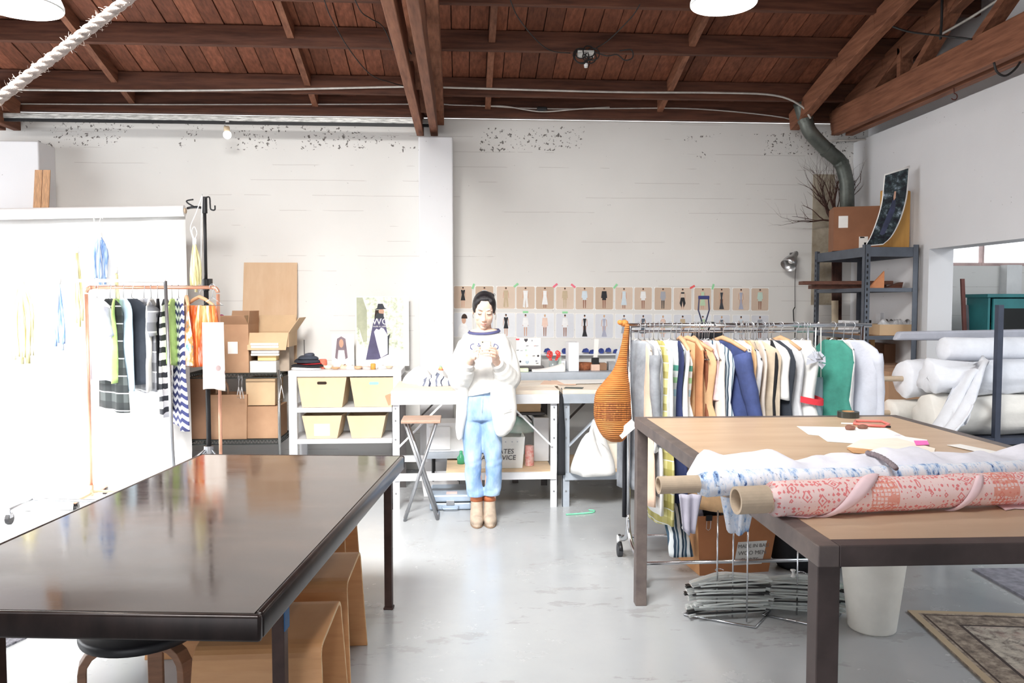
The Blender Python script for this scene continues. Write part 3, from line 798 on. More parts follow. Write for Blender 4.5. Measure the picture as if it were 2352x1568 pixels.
# heap of white cloth spread behind and over the blue roll
pa = on_table(1600, 1078, .05); pb = on_table(2352, 1060, .05); pb = pa + (pb - pa) * 1.32; pa = pa
dd = pb - pa; axx = dd.normalized(); sy = Vector((0, 0, 1)).cross(axx)
mb = MB(); rows = []; rn = random.Random(9); N = 90
for i in range(N + 1):
    f = i / N; q = pa + dd * f; q.z = ZR
    hgt = .088 + .012 * math.sin(f * 17) + .007 * math.sin(f * 41 + 1) + .005 * math.sin(f * 77)
    e = min(1, f / .03 + .35)
    prof = [(.13, .002), (.12, .04), (.085, hgt * .8), (.03, hgt), (-.04, hgt * .98), (-.085, hgt * .86), (-.105, .05), (-.11, .002)]
    row = []
    for k, (y, z) in enumerate(prof):
        row.append(q + sy * (y * (.6 + .4 * e) + .006 * math.sin(f * 33 + k)) + Vector((0, 0, max(.001, z * e + .005 * math.sin(f * 50 + k * 2.1) * (z > .02)))))
    rows.append(row)
mb.loft([r for r in rows]); mb.build('cloth_bundle', m_lilac, smooth=True, label='long rumpled white cloth bundle lying behind the blue roll', cat='cloth')
# twisted cord lying on the white cloth
pts = [F(x, y, ZR + .092) for x, y in ((1990, 1039), (2010, 1044), (2030, 1053), (2048, 1066), (2058, 1075))]
mb = MB(); sp = spline(pts, 8)
mb.tube(sp, [.006 + .003 * abs(math.sin(i * 1.1)) for i in range(len(sp))], 8); mb.build('twisted_cord', M('grey_brown_cord', (150, 138, 142), .8, c2=(104, 92, 98), scale=60), smooth=True, label='short knotted grey cord lying on the white cloth', cat='cord')
# loose cloth ends hanging from the blue roll beside the table edge
def drape(name, label, pts_top, drop, mat, seed=0, cat='cloth', taper=.6, n=10):
    rn = random.Random(seed); A_, B_ = Vector(pts_top[0]), Vector(pts_top[1]); mb = MB(); rows = []
    nrm = (B_ - A_).cross(Vector((0, 0, 1))).normalized()
    for j in range(9):
        tt = j / 8; row = []
        for k in range(n + 1):
            s = k / n; m = .5 + (s - .5) * lerp(1, taper, tt)
            row.append(A_ + (B_ - A_) * m + Vector((0, 0, -drop * tt * (1 - .25 * abs(s - .45)))) + nrm * (.014 * math.sin(s * 13 + seed + tt) * (.4 + tt)))
        rows.append(row)
    mb.grid(rows); ob = mb.build(name, mat, smooth=True, label=label, cat=cat)
    so = ob.modifiers.new('thickness', 'SOLIDIFY'); so.thickness = .004; so.offset = 0
    return ob
drape('cloth_end', 'grey lilac cloth end hanging below the blue roll tube', (W(1560, 1135, 2.42), W(1612, 1135, 2.42)), .13, M('grey_lilac_cotton', (196, 192, 206), .85, var=.08), 3, taper=.5)
drape('cloth_end', 'blue splashed cloth end hanging beside the table edge', (W(1655, 1140, 2.40), W(1735, 1150, 2.36)), .115, m_blue, 5, taper=.6)

# ---- things lying on the cutting table
m_paper = M('white_paper', (246, 244, 240), .8, var=.02); m_kraft = M('kraft_paper', (206, 158, 112), .75, var=.1)
def sheet(name, label, pxs, mat, cat='paper', z=.0015, lift=None):
    mb = MB(); pts = [F(x, y, ZR + z) for x, y in pxs]
    ar = sum(pts[i].x * pts[(i + 1) % len(pts)].y - pts[(i + 1) % len(pts)].x * pts[i].y for i in range(len(pts)))
    if ar < 0: pts = pts[::-1]
    mb.prism([(p.x, p.y) for p in pts], .0012, (0, 0, ZR + z), (1, 0, 0), (0, 1, 0)); return mb.build(name, mat, label=label, cat=cat)
t = NT('sketched_paper'); s = t.noise(9, 3, .6); s2 = t.noise(5, 2, .5, t.co(loc=(4, 2, 0)))
c = t.mix(t.ramp(s, [(.66, (0, 0, 0)), (.68, (200, 200, 200))]), (246, 245, 242), (206, 196, 214)); c = t.mix(t.ramp(s2, [(.68, (0, 0, 0)), (.70, (180, 180, 180))]), c, (200, 226, 238)); t.base(c); t.set(.8)
sheet('pattern_paper', 'large white pattern sheet with faint sketches on the wooden top', [(1830, 979), (2035, 983), (2080, 1003), (2130, 1010), (2128, 1020), (2030, 1012), (1960, 1018), (1900, 1014), (1880, 1000), (1857, 998)], t.m)
sheet('pattern_paper', 'folded cream pattern paper below the sketch sheet', [(1975, 1010), (2060, 1006), (2148, 1030), (2145, 1044), (2040, 1036), (1945, 1026)], M('cream_paper', (246, 236, 222), .8, var=.03), z=.004)
sheet('pattern_paper', 'narrow kraft paper strip beside the white cloth', [(1945, 1030), (1955, 1024), (2130, 1044), (2080, 1046), (1960, 1040)], m_kraft, z=.003)
sheet('pattern_paper', 'white paper strip along the far table edge', [(2175, 1022), (2205, 1020), (2295, 1038), (2270, 1043)], m_paper, z=.003)
sheet('sticky_note', 'bright pink sticky flag on the pattern papers', [(2099, 1012), (2130, 1012), (2134, 1021), (2104, 1022)], M('neon_pink', (250, 120, 200), .6, var=.02), 'sticky note', z=.008)
p = F(1964, 987, ZR)
mb = MB(); rn = random.Random(4)
for k in range(5): mb.ball(p + Vector((rn.uniform(-.05, .05), rn.uniform(-.02, .02), .012)), (rn.uniform(.015, .03), .015, .012), 8, 6)
mb.build('clay_weights', M('brown_clay', (150, 104, 88), .8, var=.25), smooth=True, label='small brown lumps on the sketched paper', cat='weight')
p = F(1948, 957, ZR)
o = thing('tape_roll', 'dark roll of tape on the wooden table top', 'tape roll', F(1948, 960, ZR))
mb = MB(); c = F(1948, 958, ZR); prof = [(.03, 0), (.052, 0), (.052, .03), (.03, .03), (.03, 0)]; mb.lathe(prof, c, 30, cap=False); mb.build('tape', M('dark_green_tape', (58, 60, 54), .3), o, bev=0)
mb = MB(); mb.lathe([(.0275, .001), (.0295, .001), (.0295, .031), (.0275, .031), (.0275, .001)], c, 30, cap=False); mb.build('core', m_kraft, o)
# pink handled cutter and scissors
p = F(1995, 970, ZR); m_coral = M('coral_plastic', (240, 130, 120), .4, var=.03); m_chrome = NT('chrome'); m_chrome.base((206, 208, 212)); m_chrome.set(.18, 1.0); m_chrome = m_chrome.m
o = thing('hack_saw', 'coral-handled hand saw lying at the far table edge', 'saw', p)
mb = MB(); q = [F(x, y, ZR + .008) for x, y in ((1965, 966), (2025, 967), (2042, 974), (2030, 979), (1985, 975), (1962, 972))]; mb.tube(q + [q[0]], .006, 8); mb.build('handle', m_coral, o, smooth=True)
mb = MB(); mb.beam(F(2000, 977, ZR + .004), F(2046, 980, ZR + .004), .02, .006); mb.build('blade', M('black_steel', (38, 38, 40), .5), o)
p = F(2055, 978, ZR)
o = thing('marker_pen', 'thin white chalk pen by the coral saw', 'pen', F(1944, 972, ZR)); mb = MB(); mb.tube([F(1932, 972, ZR + .004), F(1962, 973, ZR + .004)], .004, 8); mb.build('barrel', m_white_paint, o); mb = MB(); mb.tube([F(1962, 973, ZR + .004), F(1970, 973, ZR + .004)], .0045, 8); mb.build('cap', M('black_plastic', (30, 30, 32), .4), o)
# ================================================================== garments and racks
m_alu = M('brushed_steel', (176, 178, 182), .35, .9, var=.06)
m_copper = M('copper_pipe', (236, 178, 150), .3, .6, var=.08)
m_blackmetal = M('black_steel', (38, 38, 40), .5, .3)
m_blackpl = M('black_plastic', (30, 30, 32), .4)
m_hangwood = M('pale_hanger_wood', (216, 172, 132), .5, var=.08)
m_wire = M('hanger_wire', (206, 208, 212), .3, .8, var=.05)
def cloth(name, c, var=.1, rough=.85, c2=None): return M(name, c, rough, var=var, scale=10, bump=.25, c2=c2)

def hanger(label, top, ang, hw=.19, drop=.075, mat=None, wood=False, group='clothes hangers on the racks'):
    """top = point on the bar axis; hook goes over the bar"""
    a = Vector((math.cos(ang), math.sin(ang), 0)); top = Vector(top)
    o = thing('clothes_hanger', label, 'hanger', top + Vector((0, 0, -.1 - drop)), ang, group)
    mb = MB(); r = .020
    pts = arc(top, r, R(200), R(-10), 8, a) + [top + Vector((0, 0, -.03)) + a * .004, top + Vector((0, 0, -.075))]
    mb.tube(pts, .0022, 5); mb.build('hook', m_wire, o, smooth=True)
    c = top + Vector((0, 0, -.075)); mb = MB()
    if wood:
        mb.tube([c - a * hw + Vector((0, 0, -drop)), c - a * hw * .4 + Vector((0, 0, -drop * .25)), c + Vector((0, 0, .004)), c + a * hw * .4 + Vector((0, 0, -drop * .25)), c + a * hw + Vector((0, 0, -drop))], [.011, .014, .015, .014, .011], 8, sq=1.0)
    else:
        mb.tube([c, c - a * hw + Vector((0, 0, -drop)), c + a * hw + Vector((0, 0, -drop)), c], .003, 5)
    mb.build('arms', mat or (m_hangwood if wood else m_wire), o, smooth=True)
    return o
def garment(name, label, cat, top, ang, prof, mat, thick=.04, amp=.016, seed=0, sleeves=None, group=None, extra=None):
    """prof: (distance below the shoulder line, half width).  Closed wavy shell of cloth hanging from top."""
    a = Vector((math.cos(ang), math.sin(ang), 0)); b = Vector((-a.y, a.x, 0)); top = Vector(top); rn = random.Random(seed)
    n = 36; k1 = rn.choice((2.5, 3.2, 4.1)); ph = rn.uniform(0, 6.28); ph2 = rn.uniform(0, 6.28)
    o = thing(name, label, cat, top + Vector((0, 0, -prof[-1][0])), ang, group)
    zs = [p[0] for p in prof]; hs = [p[1] for p in prof]; m = 22; rings = []
    L_ = zs[-1]
    for i in range(m + 1):
        t_ = i / m; z = L_ * (t_ ** 1.25); hw = interp(zs, hs, z); f = min(1, z / .25); row = []
        th = thick * (.55 + .45 * f)
        for k in range(n):
            an = 2 * math.pi * k / n; x = hw * math.copysign(abs(math.cos(an)) ** .8, math.cos(an)); y = th / 2 * math.copysign(abs(math.sin(an)) ** .7, math.sin(an))
            y += amp * f * math.sin(x / max(hw, .05) * k1 * 1.6 + ph + z * 1.5) + amp * .5 * f * math.sin(x * 40 + ph2 + z * 3)
            zz = -z + (.012 * math.sin(x / max(hw, .05) * 2.2 + ph2) if i == m else 0)
            row.append(top + a * x + b * y + Vector((0, 0, zz)))
        rings.append(row)
    mb = MB(); mb.loft(rings); mb.build('body', mat, o, smooth=True)
    for sl in (sleeves or []):                         # (side, length, radius, flare, material)
        side, ln_, r_, out, sm = sl
        p = top + a * (side * (hs[1] if len(hs) > 1 else .18) * .9) + Vector((0, 0, -max(zs[1], .03) - .03))
        pts = []; N = 9
        for i in range(N + 1):
            t_ = i / N
            pts.append(p + a * (side * out * math.sin(t_ * 1.4)) + b * (.02 * math.sin(t_ * 3 + ph)) + Vector((0, 0, -ln_ * t_)))
        mb = MB(); mb.tube(pts, [r_ * (1.12 - .38 * i / N) * (1 + .06 * math.sin(i * 2.1)) for i in range(N + 1)], 12, sq=.55); mb.build('sleeve', sm or mat, o, smooth=True)
    if extra: extra(o, a, b, top)
    return o
def tee(L_, w=.22): return [(0, .07), (.045, w * .86), (.09, w), (.2, w * .95), (L_, w * 1.0)]
def dress(L_, w=.19, hem=.3): return [(0, .06), (.05, w * .85), (.12, w), (.34, w * .82), (L_ * .7, lerp(w, hem, .65)), (L_, hem)]
def skirt(L_, w=.16, hem=.2): return [(0, w * .95), (.03, w), (L_ * .5, lerp(w, hem, .6)), (L_, hem)]

def rack_hang(pref, items, barfn, base_ang, group):
    for i, it in enumerate(items):
        px, kind, L_, w, mat, label = it[:6]; kw = it[6] if len(it) > 6 else {}
        top = barfn(px); ang = base_ang + R(kw.get('turn', 0)); drop = .07
        wood = kw.get('wood', False)
        hanger(('wooden' if wood else 'wire') + ' hanger holding the ' + kw.get('short', label.split(' hung')[0].split(' with')[0]), top, ang, min(w * .85, .2), .06, wood=wood)
        pr = kw.get('prof') or {'tee': tee, 'dress': dress, 'skirt': skirt}[kind](L_, w, *( [kw['hem']] if 'hem' in kw and kind != 'tee' else []))
        garment(kw.get('name', {'tee': 'shirt', 'dress': 'dress', 'skirt': 'skirt'}[kind]), label, kw.get('cat', {'tee': 'shirt', 'dress': 'dress', 'skirt': 'skirt'}[kind]),
                top + Vector((0, 0, -.085 - kw.get('low', 0))), ang, pr, mat, kw.get('thick', .035), kw.get('amp', .013), i * 7 + 3, kw.get('sleeves'), group, kw.get('extra'))

# ------------------------------------------------------------------ paper backdrop on its stand
m_bpaper = M('white_backdrop_paper', (245, 245, 244), .75, var=.015)
YBD = 6.62
a = W(424, 484, YBD); a0 = W(-260, 496, YBD - .05)
o = thing('paper_backdrop', 'wide white paper backdrop rolled down in front of the wall', 'backdrop', (a.x, YBD, 0))
mb = MB(); mb.tube([a0, a], .045, 24); mb.build('paper_roll', m_bpaper, o, smooth=False)
mb = MB(); mb.tube([a + Vector((-.01, 0, 0)), a + Vector((.012, 0, 0))], .022, 16); mb.build('core_end', m_tube, o)
bl = W(426, 499, YBD + .05); rows = []
for (y, z) in ((YBD + .05, bl.z + .02), (YBD + .05, 1.2), (YBD + .05, .32), (YBD + .02, .12), (YBD - .1, .02), (YBD - .3, .004), (YBD - .62, .003)):
    x1 = bl.x + (bl.z - z) * .008 
    rows.append([Vector((lerp(a0.x, x1, k / 12), y + .006 * math.sin(k * 1.7 + z * 2), z)) for k in range(13)])
mb = MB(); mb.grid(rows); ob = mb.build('paper_sheet', m_bpaper, o, smooth=True); so = ob.modifiers.new('thickness', 'SOLIDIFY'); so.thickness = .0015

# stand
p = W(474, 700, 6.56); sx = p.x
ztop = W(468, 452, 6.56).z; zc = W(480, 1032, 6.56).z
o = thing('backdrop_stand', 'black telescopic backdrop stand with crank and tripod legs', 'stand', (sx, 6.56, 0))
mb = MB(); mb.tube([(sx, 6.56, .12), (sx, 6.56, W(470, 640, 6.56).z)], .019, 14); mb.build('lower_pole', m_blackmetal, o, smooth=True)
mb = MB(); mb.tube([(sx, 6.56, W(470, 650, 6.56).z), (sx, 6.56, ztop)], .013, 12); mb.build('upper_pole', m_blackmetal, o, smooth=True)
mb = MB(); z = W(470, 650, 6.56).z; mb.tube([(sx, 6.56, z - .06), (sx, 6.56, z + .03)], .026, 14); mb.box((sx + .035, 6.56, z + .01), (.03, .02, .05)); mb.build('pole_clamp', m_blackpl, o)
mb = MB(); mb.tube([(sx, 6.56, ztop - .13), (sx, 6.56, ztop)], .022, 12); mb.build('head', m_blackmetal, o)
mb = MB(); mb.tube(spline([(sx + .01, 6.54, ztop - .01), (sx + .045, 6.54, ztop - .005), (sx + .05, 6.54, ztop - .06), (sx + .055, 6.54, ztop - .1), (sx + .085, 6.54, ztop - .105), (sx + .088, 6.54, ztop - .07)], 4), .006, 7); mb.build('crank', m_blackmetal, o, smooth=True)
mb = MB(); zz = W(440, 475, 6.56).z
mb.tube([(sx, 6.56, ztop - .09), (sx - .06, 6.57, zz), (sx - .11, 6.59, zz), (sx - .15, 6.61, zz - .005)], .010, 8); mb.tube(spline([(sx - .08, 6.56, zz + .0), (sx - .13, 6.56, zz + .03), (sx - .14, 6.57, zz + .05), (sx - .09, 6.57, zz + .06)], 4), .006, 6); mb.build('roll_hook', m_blackmetal, o, smooth=True)
mb = MB(); mb.tube([(sx, 6.56, zc - .03), (sx, 6.56, zc + .03)], .04, 12); mb.build('leg_hub', m_alu, o)
for an in (R(235), R(-28), R(178)):
    mb = MB(); mb.tube([(sx + .03 * math.cos(an), 6.56 + .03 * math.sin(an), zc), (sx + .42 * math.cos(an), 6.56 + .42 * math.sin(an), .02)], .011, 8)
    mb.tube([(sx, 6.56, .14), (sx + .2 * math.cos(an), 6.56 + .2 * math.sin(an), zc * .52)], .006, 6); mb.build('leg', m_alu, o, smooth=True)
mb = MB(); c = W(465, 440, 6.5); mb.tube(spline([W(466, 443, 6.5), W(462, 456, 6.5), W(450, 490, 6.5), W(438, 520, 6.5), W(441, 540, 6.5), W(448, 560, 6.5)], 5), .004, 6)
mb.tube([W(465, 442, 6.5), W(463, 500, 6.5), W(462, 640, 6.5)], .004, 6)
mb.build('string', M('white_string', (244, 244, 242), .8, var=.02), o, smooth=True, label='white string tied over the stand head')

# ------------------------------------------------------------------ copper clothes rack
YC = 6.22
zbar = W(350, 660, YC).z; xl = W(204, 900, YC).x; xr = W(501, 900, YC - .1).x
o = thing('copper_clothes_rack', 'copper pipe clothes rack holding tie-dyed and plaid garments', 'clothes rack', (xl, YC, 0))
mb = MB(); mb.tube([(xl + .04, YC, zbar), (xr - .04, YC - .06, zbar)], .013, 12); mb.build('top_bar', m_copper, o, smooth=True)
for x, s in ((xl, 1), (xr, -1)):
    yy = YC if s > 0 else YC - .06
    mb = MB(); mb.tube([(x, yy, .13)] + [(x, yy, zbar - .05)], .013, 12); mb.build('upright', m_copper, o, smooth=True)
    mb = MB(); mb.tube(arc((x + s * .04, yy, zbar - .04), .04, R(180) if s > 0 else 0, R(90), 6), .0155, 12); mb.build('elbow', m_copper, o, smooth=True)
    mb = MB(); mb.tube([(x, yy - .26, .07), (x, yy + .26, .07)], .013, 12); mb.build('foot_bar', m_copper, o, smooth=True)
    mb = MB(); mb.tube([(x, yy, .055), (x, yy, .14)], .018, 12); mb.build('tee_joint', m_copper, o, smooth=True)
    for dy in (-.24, .24):
        mb = MB(); mb.tube([(x - .012, yy + dy, .029), (x + .012, yy + dy, .029)], .029, 14); mb.box((x, yy + dy, .05), (.03, .03, .03)); mb.build('caster', m_blackpl, o)
mb = MB(); mb.tube([(xl, YC, .09), (xr, YC - .06, .09)], .011, 10); mb.build('lower_bar', m_copper, o, smooth=True)

c_lgrey = cloth('light_grey_jersey', (206, 208, 218)); c_black = cloth('black_jersey', (30, 32, 38)); c_char = cloth('charcoal_jersey', (52, 58, 68))
c_lblue = cloth('ice_blue_cotton', (198, 222, 238)); c_white = cloth('white_cotton', (240, 240, 238), .04); c_cream = cloth('cream_cotton', (240, 228, 216), .05)
c_lime = cloth('lime_sheer', (196, 226, 140), .1); c_navy = cloth('navy_cotton', (44, 54, 96)); c_tan = cloth('tan_linen', (224, 184, 140)); c_car = cloth('caramel_linen', (196, 138, 96))
def plaid(name, ca, cb, cc, px, pz):
    t = NT(name); s = t.sep(t.co())
    fx = t.math('FRACT', t.math('DIVIDE', t.math('ADD', s[0], s[1]), px)); fz = t.math('FRACT', t.math('DIVIDE', s[2], pz))
    gx = t.math('LESS_THAN', fx, .5); gz = t.math('LESS_THAN', fz, .5)
    c = t.mix(gx, ca, cb); c = t.mix(t.math('MULTIPLY', gz, .75), c, cc); lz = t.math('LESS_THAN', fz, .06); c = t.mix(lz, c, (226, 228, 230)); t.base(c); t.set(.85); return t.m
c_plaid = plaid('dark_plaid', (50, 56, 56), (84, 90, 90), (36, 40, 42), .16, .13)
c_gplaid = plaid('grey_plaid', (196, 198, 202), (150, 152, 158), (104, 106, 112), .15, .15)
c_bw = stripes('black_white_bands', [(1, (240, 240, 240)), (.8, (52, 54, 60))], 2, .09, wob=.05)
t = NT('navy_chevron'); s = t.sep(t.co()); tri = t.math('ABSOLUTE', t.math('SUBTRACT', t.math('FRACT', t.math('DIVIDE', s[0], .09)), .5)); v = t.math('FRACT', t.math('DIVIDE', t.math('ADD', s[2], t.math('MULTIPLY', tri, .06)), .062))
t.base(t.ramp(v, [(0, (60, 66, 116)), (.5, (240, 240, 246))], True)); t.set(.85); c_chev = t.m
def tiedye(name, cols, st=(9, 9, 1.1), sc=3):
    t = NT(name); f = t.noise(sc, 3, .6, t.co(st)); t.base(t.ramp(f, [(.3 + .4 * i / (len(cols) - 1), c) for i, c in enumerate(cols)])); t.set(.85); t.bump(t.noise(40, 2), .15, .003); return t.m
c_orange = tiedye('orange_tie_dye', [(252, 246, 236), (250, 200, 140), (238, 130, 60), (214, 84, 40), (252, 240, 226)])
c_teal_or = tiedye('teal_orange_print', [(70, 160, 170), (240, 240, 236), (230, 140, 60), (90, 120, 120)], (6, 6, 3))
c_bluetd = tiedye('blue_tie_dye', [(250, 250, 250), (200, 218, 242), (110, 150, 210), (240, 244, 250)])
c_olivetd = tiedye('olive_tie_dye', [(250, 249, 242), (234, 228, 190), (196, 188, 130), (244, 242, 224)])

def bar_c(px):
    q = W(px, 660, YC - .03); q.z = zbar; return q
G1 = 'garments on the copper rack'
E = R(-82)
rack_hang('c', [
    (222, 'tee', .62, .20, c_lgrey, 'light grey tee hung at the end of the copper rack', {'turn': 42, 'sleeves': [(1, .2, .06, .03, None)]}),
    (252, 'dress', .84, .17, c_plaid, 'dark plaid flannel dress hung on the copper rack', {'hem': .2, 'turn': 44}),
    (266, 'dress', .62, .14, c_lime, 'sheer lime green top hung on the copper rack', {'name': 'blouse', 'cat': 'blouse', 'hem': .14}),
    (283, 'tee', .68, .2, c_lblue, 'ice blue tunic hung beside the charcoal dress', {'turn': 30}),
    (302, 'dress', .64, .19, c_char, 'charcoal jersey dress hung on the copper rack', {'hem': .22, 'turn': 50}),
    (330, 'tee', .70, .2, c_gplaid, 'grey checked shirt with short sleeves hung on the copper rack', {'turn': 34, 'sleeves': [(1, .2, .065, .04, None)]}),
    (347, 'dress', .68, .2, c_white, 'plain white dress hung between grey check and black', {'hem': .22}),
    (362, 'dress', .68, .15, c_black, 'slim black dress hung on the copper rack', {'hem': .14, 'turn': 10}),
    (380, 'dress', .88, .15, c_bw, 'black and white banded dress hung on the copper rack', {'hem': .18}),
    (395, 'dress', .50, .15, c_lime, 'lime green camisole hung behind the steel pole', {'name': 'blouse', 'cat': 'blouse', 'hem': .15}),
    (410, 'dress', .98, .16, c_chev, 'long navy and white zigzag dress hung on the copper rack', {'hem': .18, 'turn': 24}),
    (428, 'skirt', .46, .15, c_teal_or, 'teal and orange printed shorts hung on a wooden hanger', {'low': .05, 'name': 'shorts', 'cat': 'shorts', 'wood': True, 'turn': 15}),
    (458, 'skirt', .46, .17, c_orange, 'orange tie-dyed skirt hung on a wooden hanger', {'low': .05, 'wood': True, 'turn': 52, 'hem': .2}),
], bar_c, E, G1)
# printed cream cloth in front of the rack end
p = W(489, 740, YC - .32); hw = .075
t = NT('cream_printed_cloth'); v = t.n('ShaderNodeTexVoronoi'); v.inputs['Scale'].default_value = 7; t.l(t.co(), v.inputs['Vector'])
t.base(t.mix(t.math('LESS_THAN', v.outputs['Distance'], .16), (243, 232, 222), (170, 150, 150))); t.set(.85)
garment('printed_cloth', 'cream cloth with small dark motifs hung at the rack end', 'cloth', p, R(5), [(0, hw), (.02, hw), (.49, hw * 1.05)], t.m, .03, .006, 5)
hanger('wire hanger holding the cream cloth', (p.x, YC - .32, zbar), R(5), hw, .06)

# ------------------------------------------------------------------ steel rack in front of the backdrop with tie-dyed strips
o = thing('steel_clothes_rack', 'steel clothes rack in front of the white backdrop', 'clothes rack', (W(388, 1000, 5.75).x, 5.75, 0))
xA = W(380, 650, 5.75).x; xB = W(397, 1075, 5.75).x; zt = W(380, 645, 5.75).z
xl2 = W(-150, 700, 5.6).x
mb = MB(); mb.tube([(xB + .02, 5.75, .1), (xB, 5.75, .5), (xA, 5.75, zt)], .012, 12); mb.build('upright', m_alu, o, smooth=True)
mb = MB(); mb.tube([(xl2, 5.6, .1), (xl2, 5.6, zt)], .012, 12); mb.build('upright', m_alu, o, smooth=True)
mb = MB(); mb.tube([(xA, 5.75, zt), (xl2, 5.6, zt)], .012, 12); mb.build('top_bar', M('white_lacquered_tube', (240, 240, 240), .35, .2, var=.02), o, smooth=True)
cw = F(22, 1203, 0)
mb = MB(); mb.tube([(xB + .02, 5.75, .1), (cw.x, cw.y + .3, .1), (xl2, 5.6, .1)], .012, 10); mb.build('lower_bar', m_alu, o, smooth=True)
mb = MB(); mb.tube([(cw.x, cw.y + .4, .1), (cw.x, cw.y, .1), (cw.x, cw.y, .07)], .011, 10); mb.build('foot_bar', m_alu, o, smooth=True)
mb = MB(); mb.tube([(cw.x - .014, cw.y, .037), (cw.x + .014, cw.y, .037)], .037, 18); mb.build('caster', m_blackpl, o)
mb = MB(); mb.box((cw.x, cw.y, .06), (.036, .04, .035)); mb.build('caster_fork', m_alu, o, bev=.004)
mb = MB(); mb.tube([(xB + .02, 5.45, .1), (xB + .02, 6.05, .1)], .011, 10); mb.build('foot_bar', m_alu, o, smooth=True)
for dy in (-.28, .28):
    mb = MB(); mb.tube([(xB + .006, 5.75 + dy, .037), (xB + .034, 5.75 + dy, .037)], .037, 14); mb.box((xB + .02, 5.75 + dy, .08), (.03, .03, .05)); mb.build('caster', m_blackpl, o)

def strands(name, label, px, ytop, ybot, Y, w, mat, n=7, seed=0, tie=True):
    """a bundle of cloth strips tied together at the top"""
    rn = random.Random(seed); A_ = W(px, ytop, Y); zb = W(px, ybot, Y).z
    o = thing(name, label, 'cloth strips', (A_.x, Y, zb))
    for k in range(n):
        x = (k - (n - 1) / 2) * w / n; y = rn.uniform(-.02, .02); lw = w / n * .8
        rows = []
        for i in range(8):
            t_ = i / 7; s = math.sin(min(1, t_ * 2.2) * math.pi / 2); c = A_ + Vector((x * (.25 + .75 * s) + .006 * math.sin(t_ * 6 + k), y * s, (zb + rn.uniform(-.01, .03) * 0 - A_.z) * t_))
            if i == 7: c.z = zb + .03 * math.sin(k * 2.3)
            hw = lw * (.35 + .65 * s)
            rows.append([c + Vector((-hw, -.006, 0)), c + Vector((0, -.014, 0)), c + Vector((hw, -.004, 0)), c + Vector((0, .008, 0))])
        mb = MB(); mb.loft(rows); mb.build('strip', mat, o, smooth=True)
    if tie:
        mb = MB(); mb.tube([A_ + Vector((0, 0, -.02)), A_ + Vector((0, 0, .03))], .016, 8)
        mb.tube(spline([A_ + Vector((0, 0, .02)), A_ + Vector((-.02, 0, .08)), A_ + Vector((.0, 0, .12)), A_ + Vector((.02, 0, .07)), A_ + Vector((0, 0, .02))], 4), .004, 5)
        mb.build('knot', M('white_string', (244, 244, 242), .8), o, smooth=True)
    return o
strands('dyed_strips', 'blue and white tie-dyed strips hanging from the backdrop roll', 230, 545, 645, 6.50, .11, c_bluetd, 7, 1)
mb = MB(); 
for x0 in (200, 232): mb.tube(spline([W(215, 497, 6.52), W(218, 515, 6.51), W(226, 535, 6.5)] if x0 == 200 else [W(232, 497, 6.52), W(228, 515, 6.51), W(227, 535, 6.5)], 4), .004, 5)
mb.tube(spline([W(196, 500, 6.54), W(206, 485, 6.54), W(217, 500, 6.53), W(228, 486, 6.54), W(236, 502, 6.54)], 4), .004, 5)
mb.build('tie_cord', M('white_string', (244, 244, 242), .8), smooth=True, label='white cord looped over the backdrop roll above blue strips', cat='cord')
strands('dyed_strips', 'olive tie-dyed strips hanging from the backdrop stand', 447, 556, 662, 6.42, .075, c_olivetd, 5, 2)
strands('dyed_strips', 'wide pale olive tie-dyed strips on the steel rack', 50, 648, 826, 5.60, .13, c_olivetd, 7, 3)
strands('dyed_strips', 'narrow blue tie-dyed strips on the steel rack', 134, 646, 795, 5.65, .055, c_bluetd, 4, 4)
strands('dyed_strips', 'short pale olive strips tied beside the blue bundle', 177, 575, 742, 6.5, .05, c_olivetd, 4, 5)
strands('dyed_strips', 'thin olive strips hanging behind the copper rack', 266, 622, 700, 6.44, .035, c_olivetd, 3, 6)

# ------------------------------------------------------------------ wire shelving with boxes
m_card = M('cardboard', (188, 150, 118), .8, c2=(168, 130, 100), scale=3, bump=.08)
m_card2 = M('pale_cardboard', (204, 174, 138), .8, var=.06, scale=3); m_cardd = M('dark_cardboard', (154, 118, 92), .8, var=.1, scale=3)
m_cardp = M('light_box_card', (226, 202, 168), .8, var=.05, scale=3)
m_wireb = M('dark_wire_shelf', (74, 78, 76), .4, .7)
m_post = M('chrome_post', (166, 168, 166), .3, .9)
YS0, YS1 = 6.72, 7.17
x0 = W(428, 860, YS0).x; x1 = W(640, 860, YS0).x
zs_ = [W(560, 858, YS0).z, W(560, 1010, YS0).z, .12]
o = thing('wire_shelving', 'dark wire shelving unit stacked with cardboard boxes', 'shelving', (x0, YS0, 0))
for z in zs_:
    mb = MB()
    for (ya, yb_) in ((YS0, YS0), (YS1, YS1)):
        mb.tube([(x0, ya, z), (x1, ya, z)], .005, 6); mb.tube([(x0, ya, z - .035), (x1, ya, z - .035)], .005, 6)
        N = 26
        for i in range(N):
            xa = lerp(x0, x1, i / N); xb_ = lerp(x0, x1, (i + .5) / N); xc = lerp(x0, x1, (i + 1) / N)
            mb.tube([(xa, ya, z), (xb_, ya, z - .035), (xc, ya, z)], .0025, 4)
    for x in (x0, x1):
        mb.tube([(x, YS0, z), (x, YS1, z)], .005, 6); mb.tube([(x, YS0, z - .035), (x, YS1, z - .035)], .005, 6)
        for i in range(9): mb.tube([(x, lerp(YS0, YS1, i / 9), z), (x, lerp(YS0, YS1, (i + .5) / 9), z - .035), (x, lerp(YS0, YS1, (i + 1) / 9), z)], .0025, 4)
    for i in range(1, 16): mb.tube([(x0, lerp(YS0, YS1, i / 16), z), (x1, lerp(YS0, YS1, i / 16), z)], .0025, 4)
    mb.build('wire_shelf', m_wireb, o)
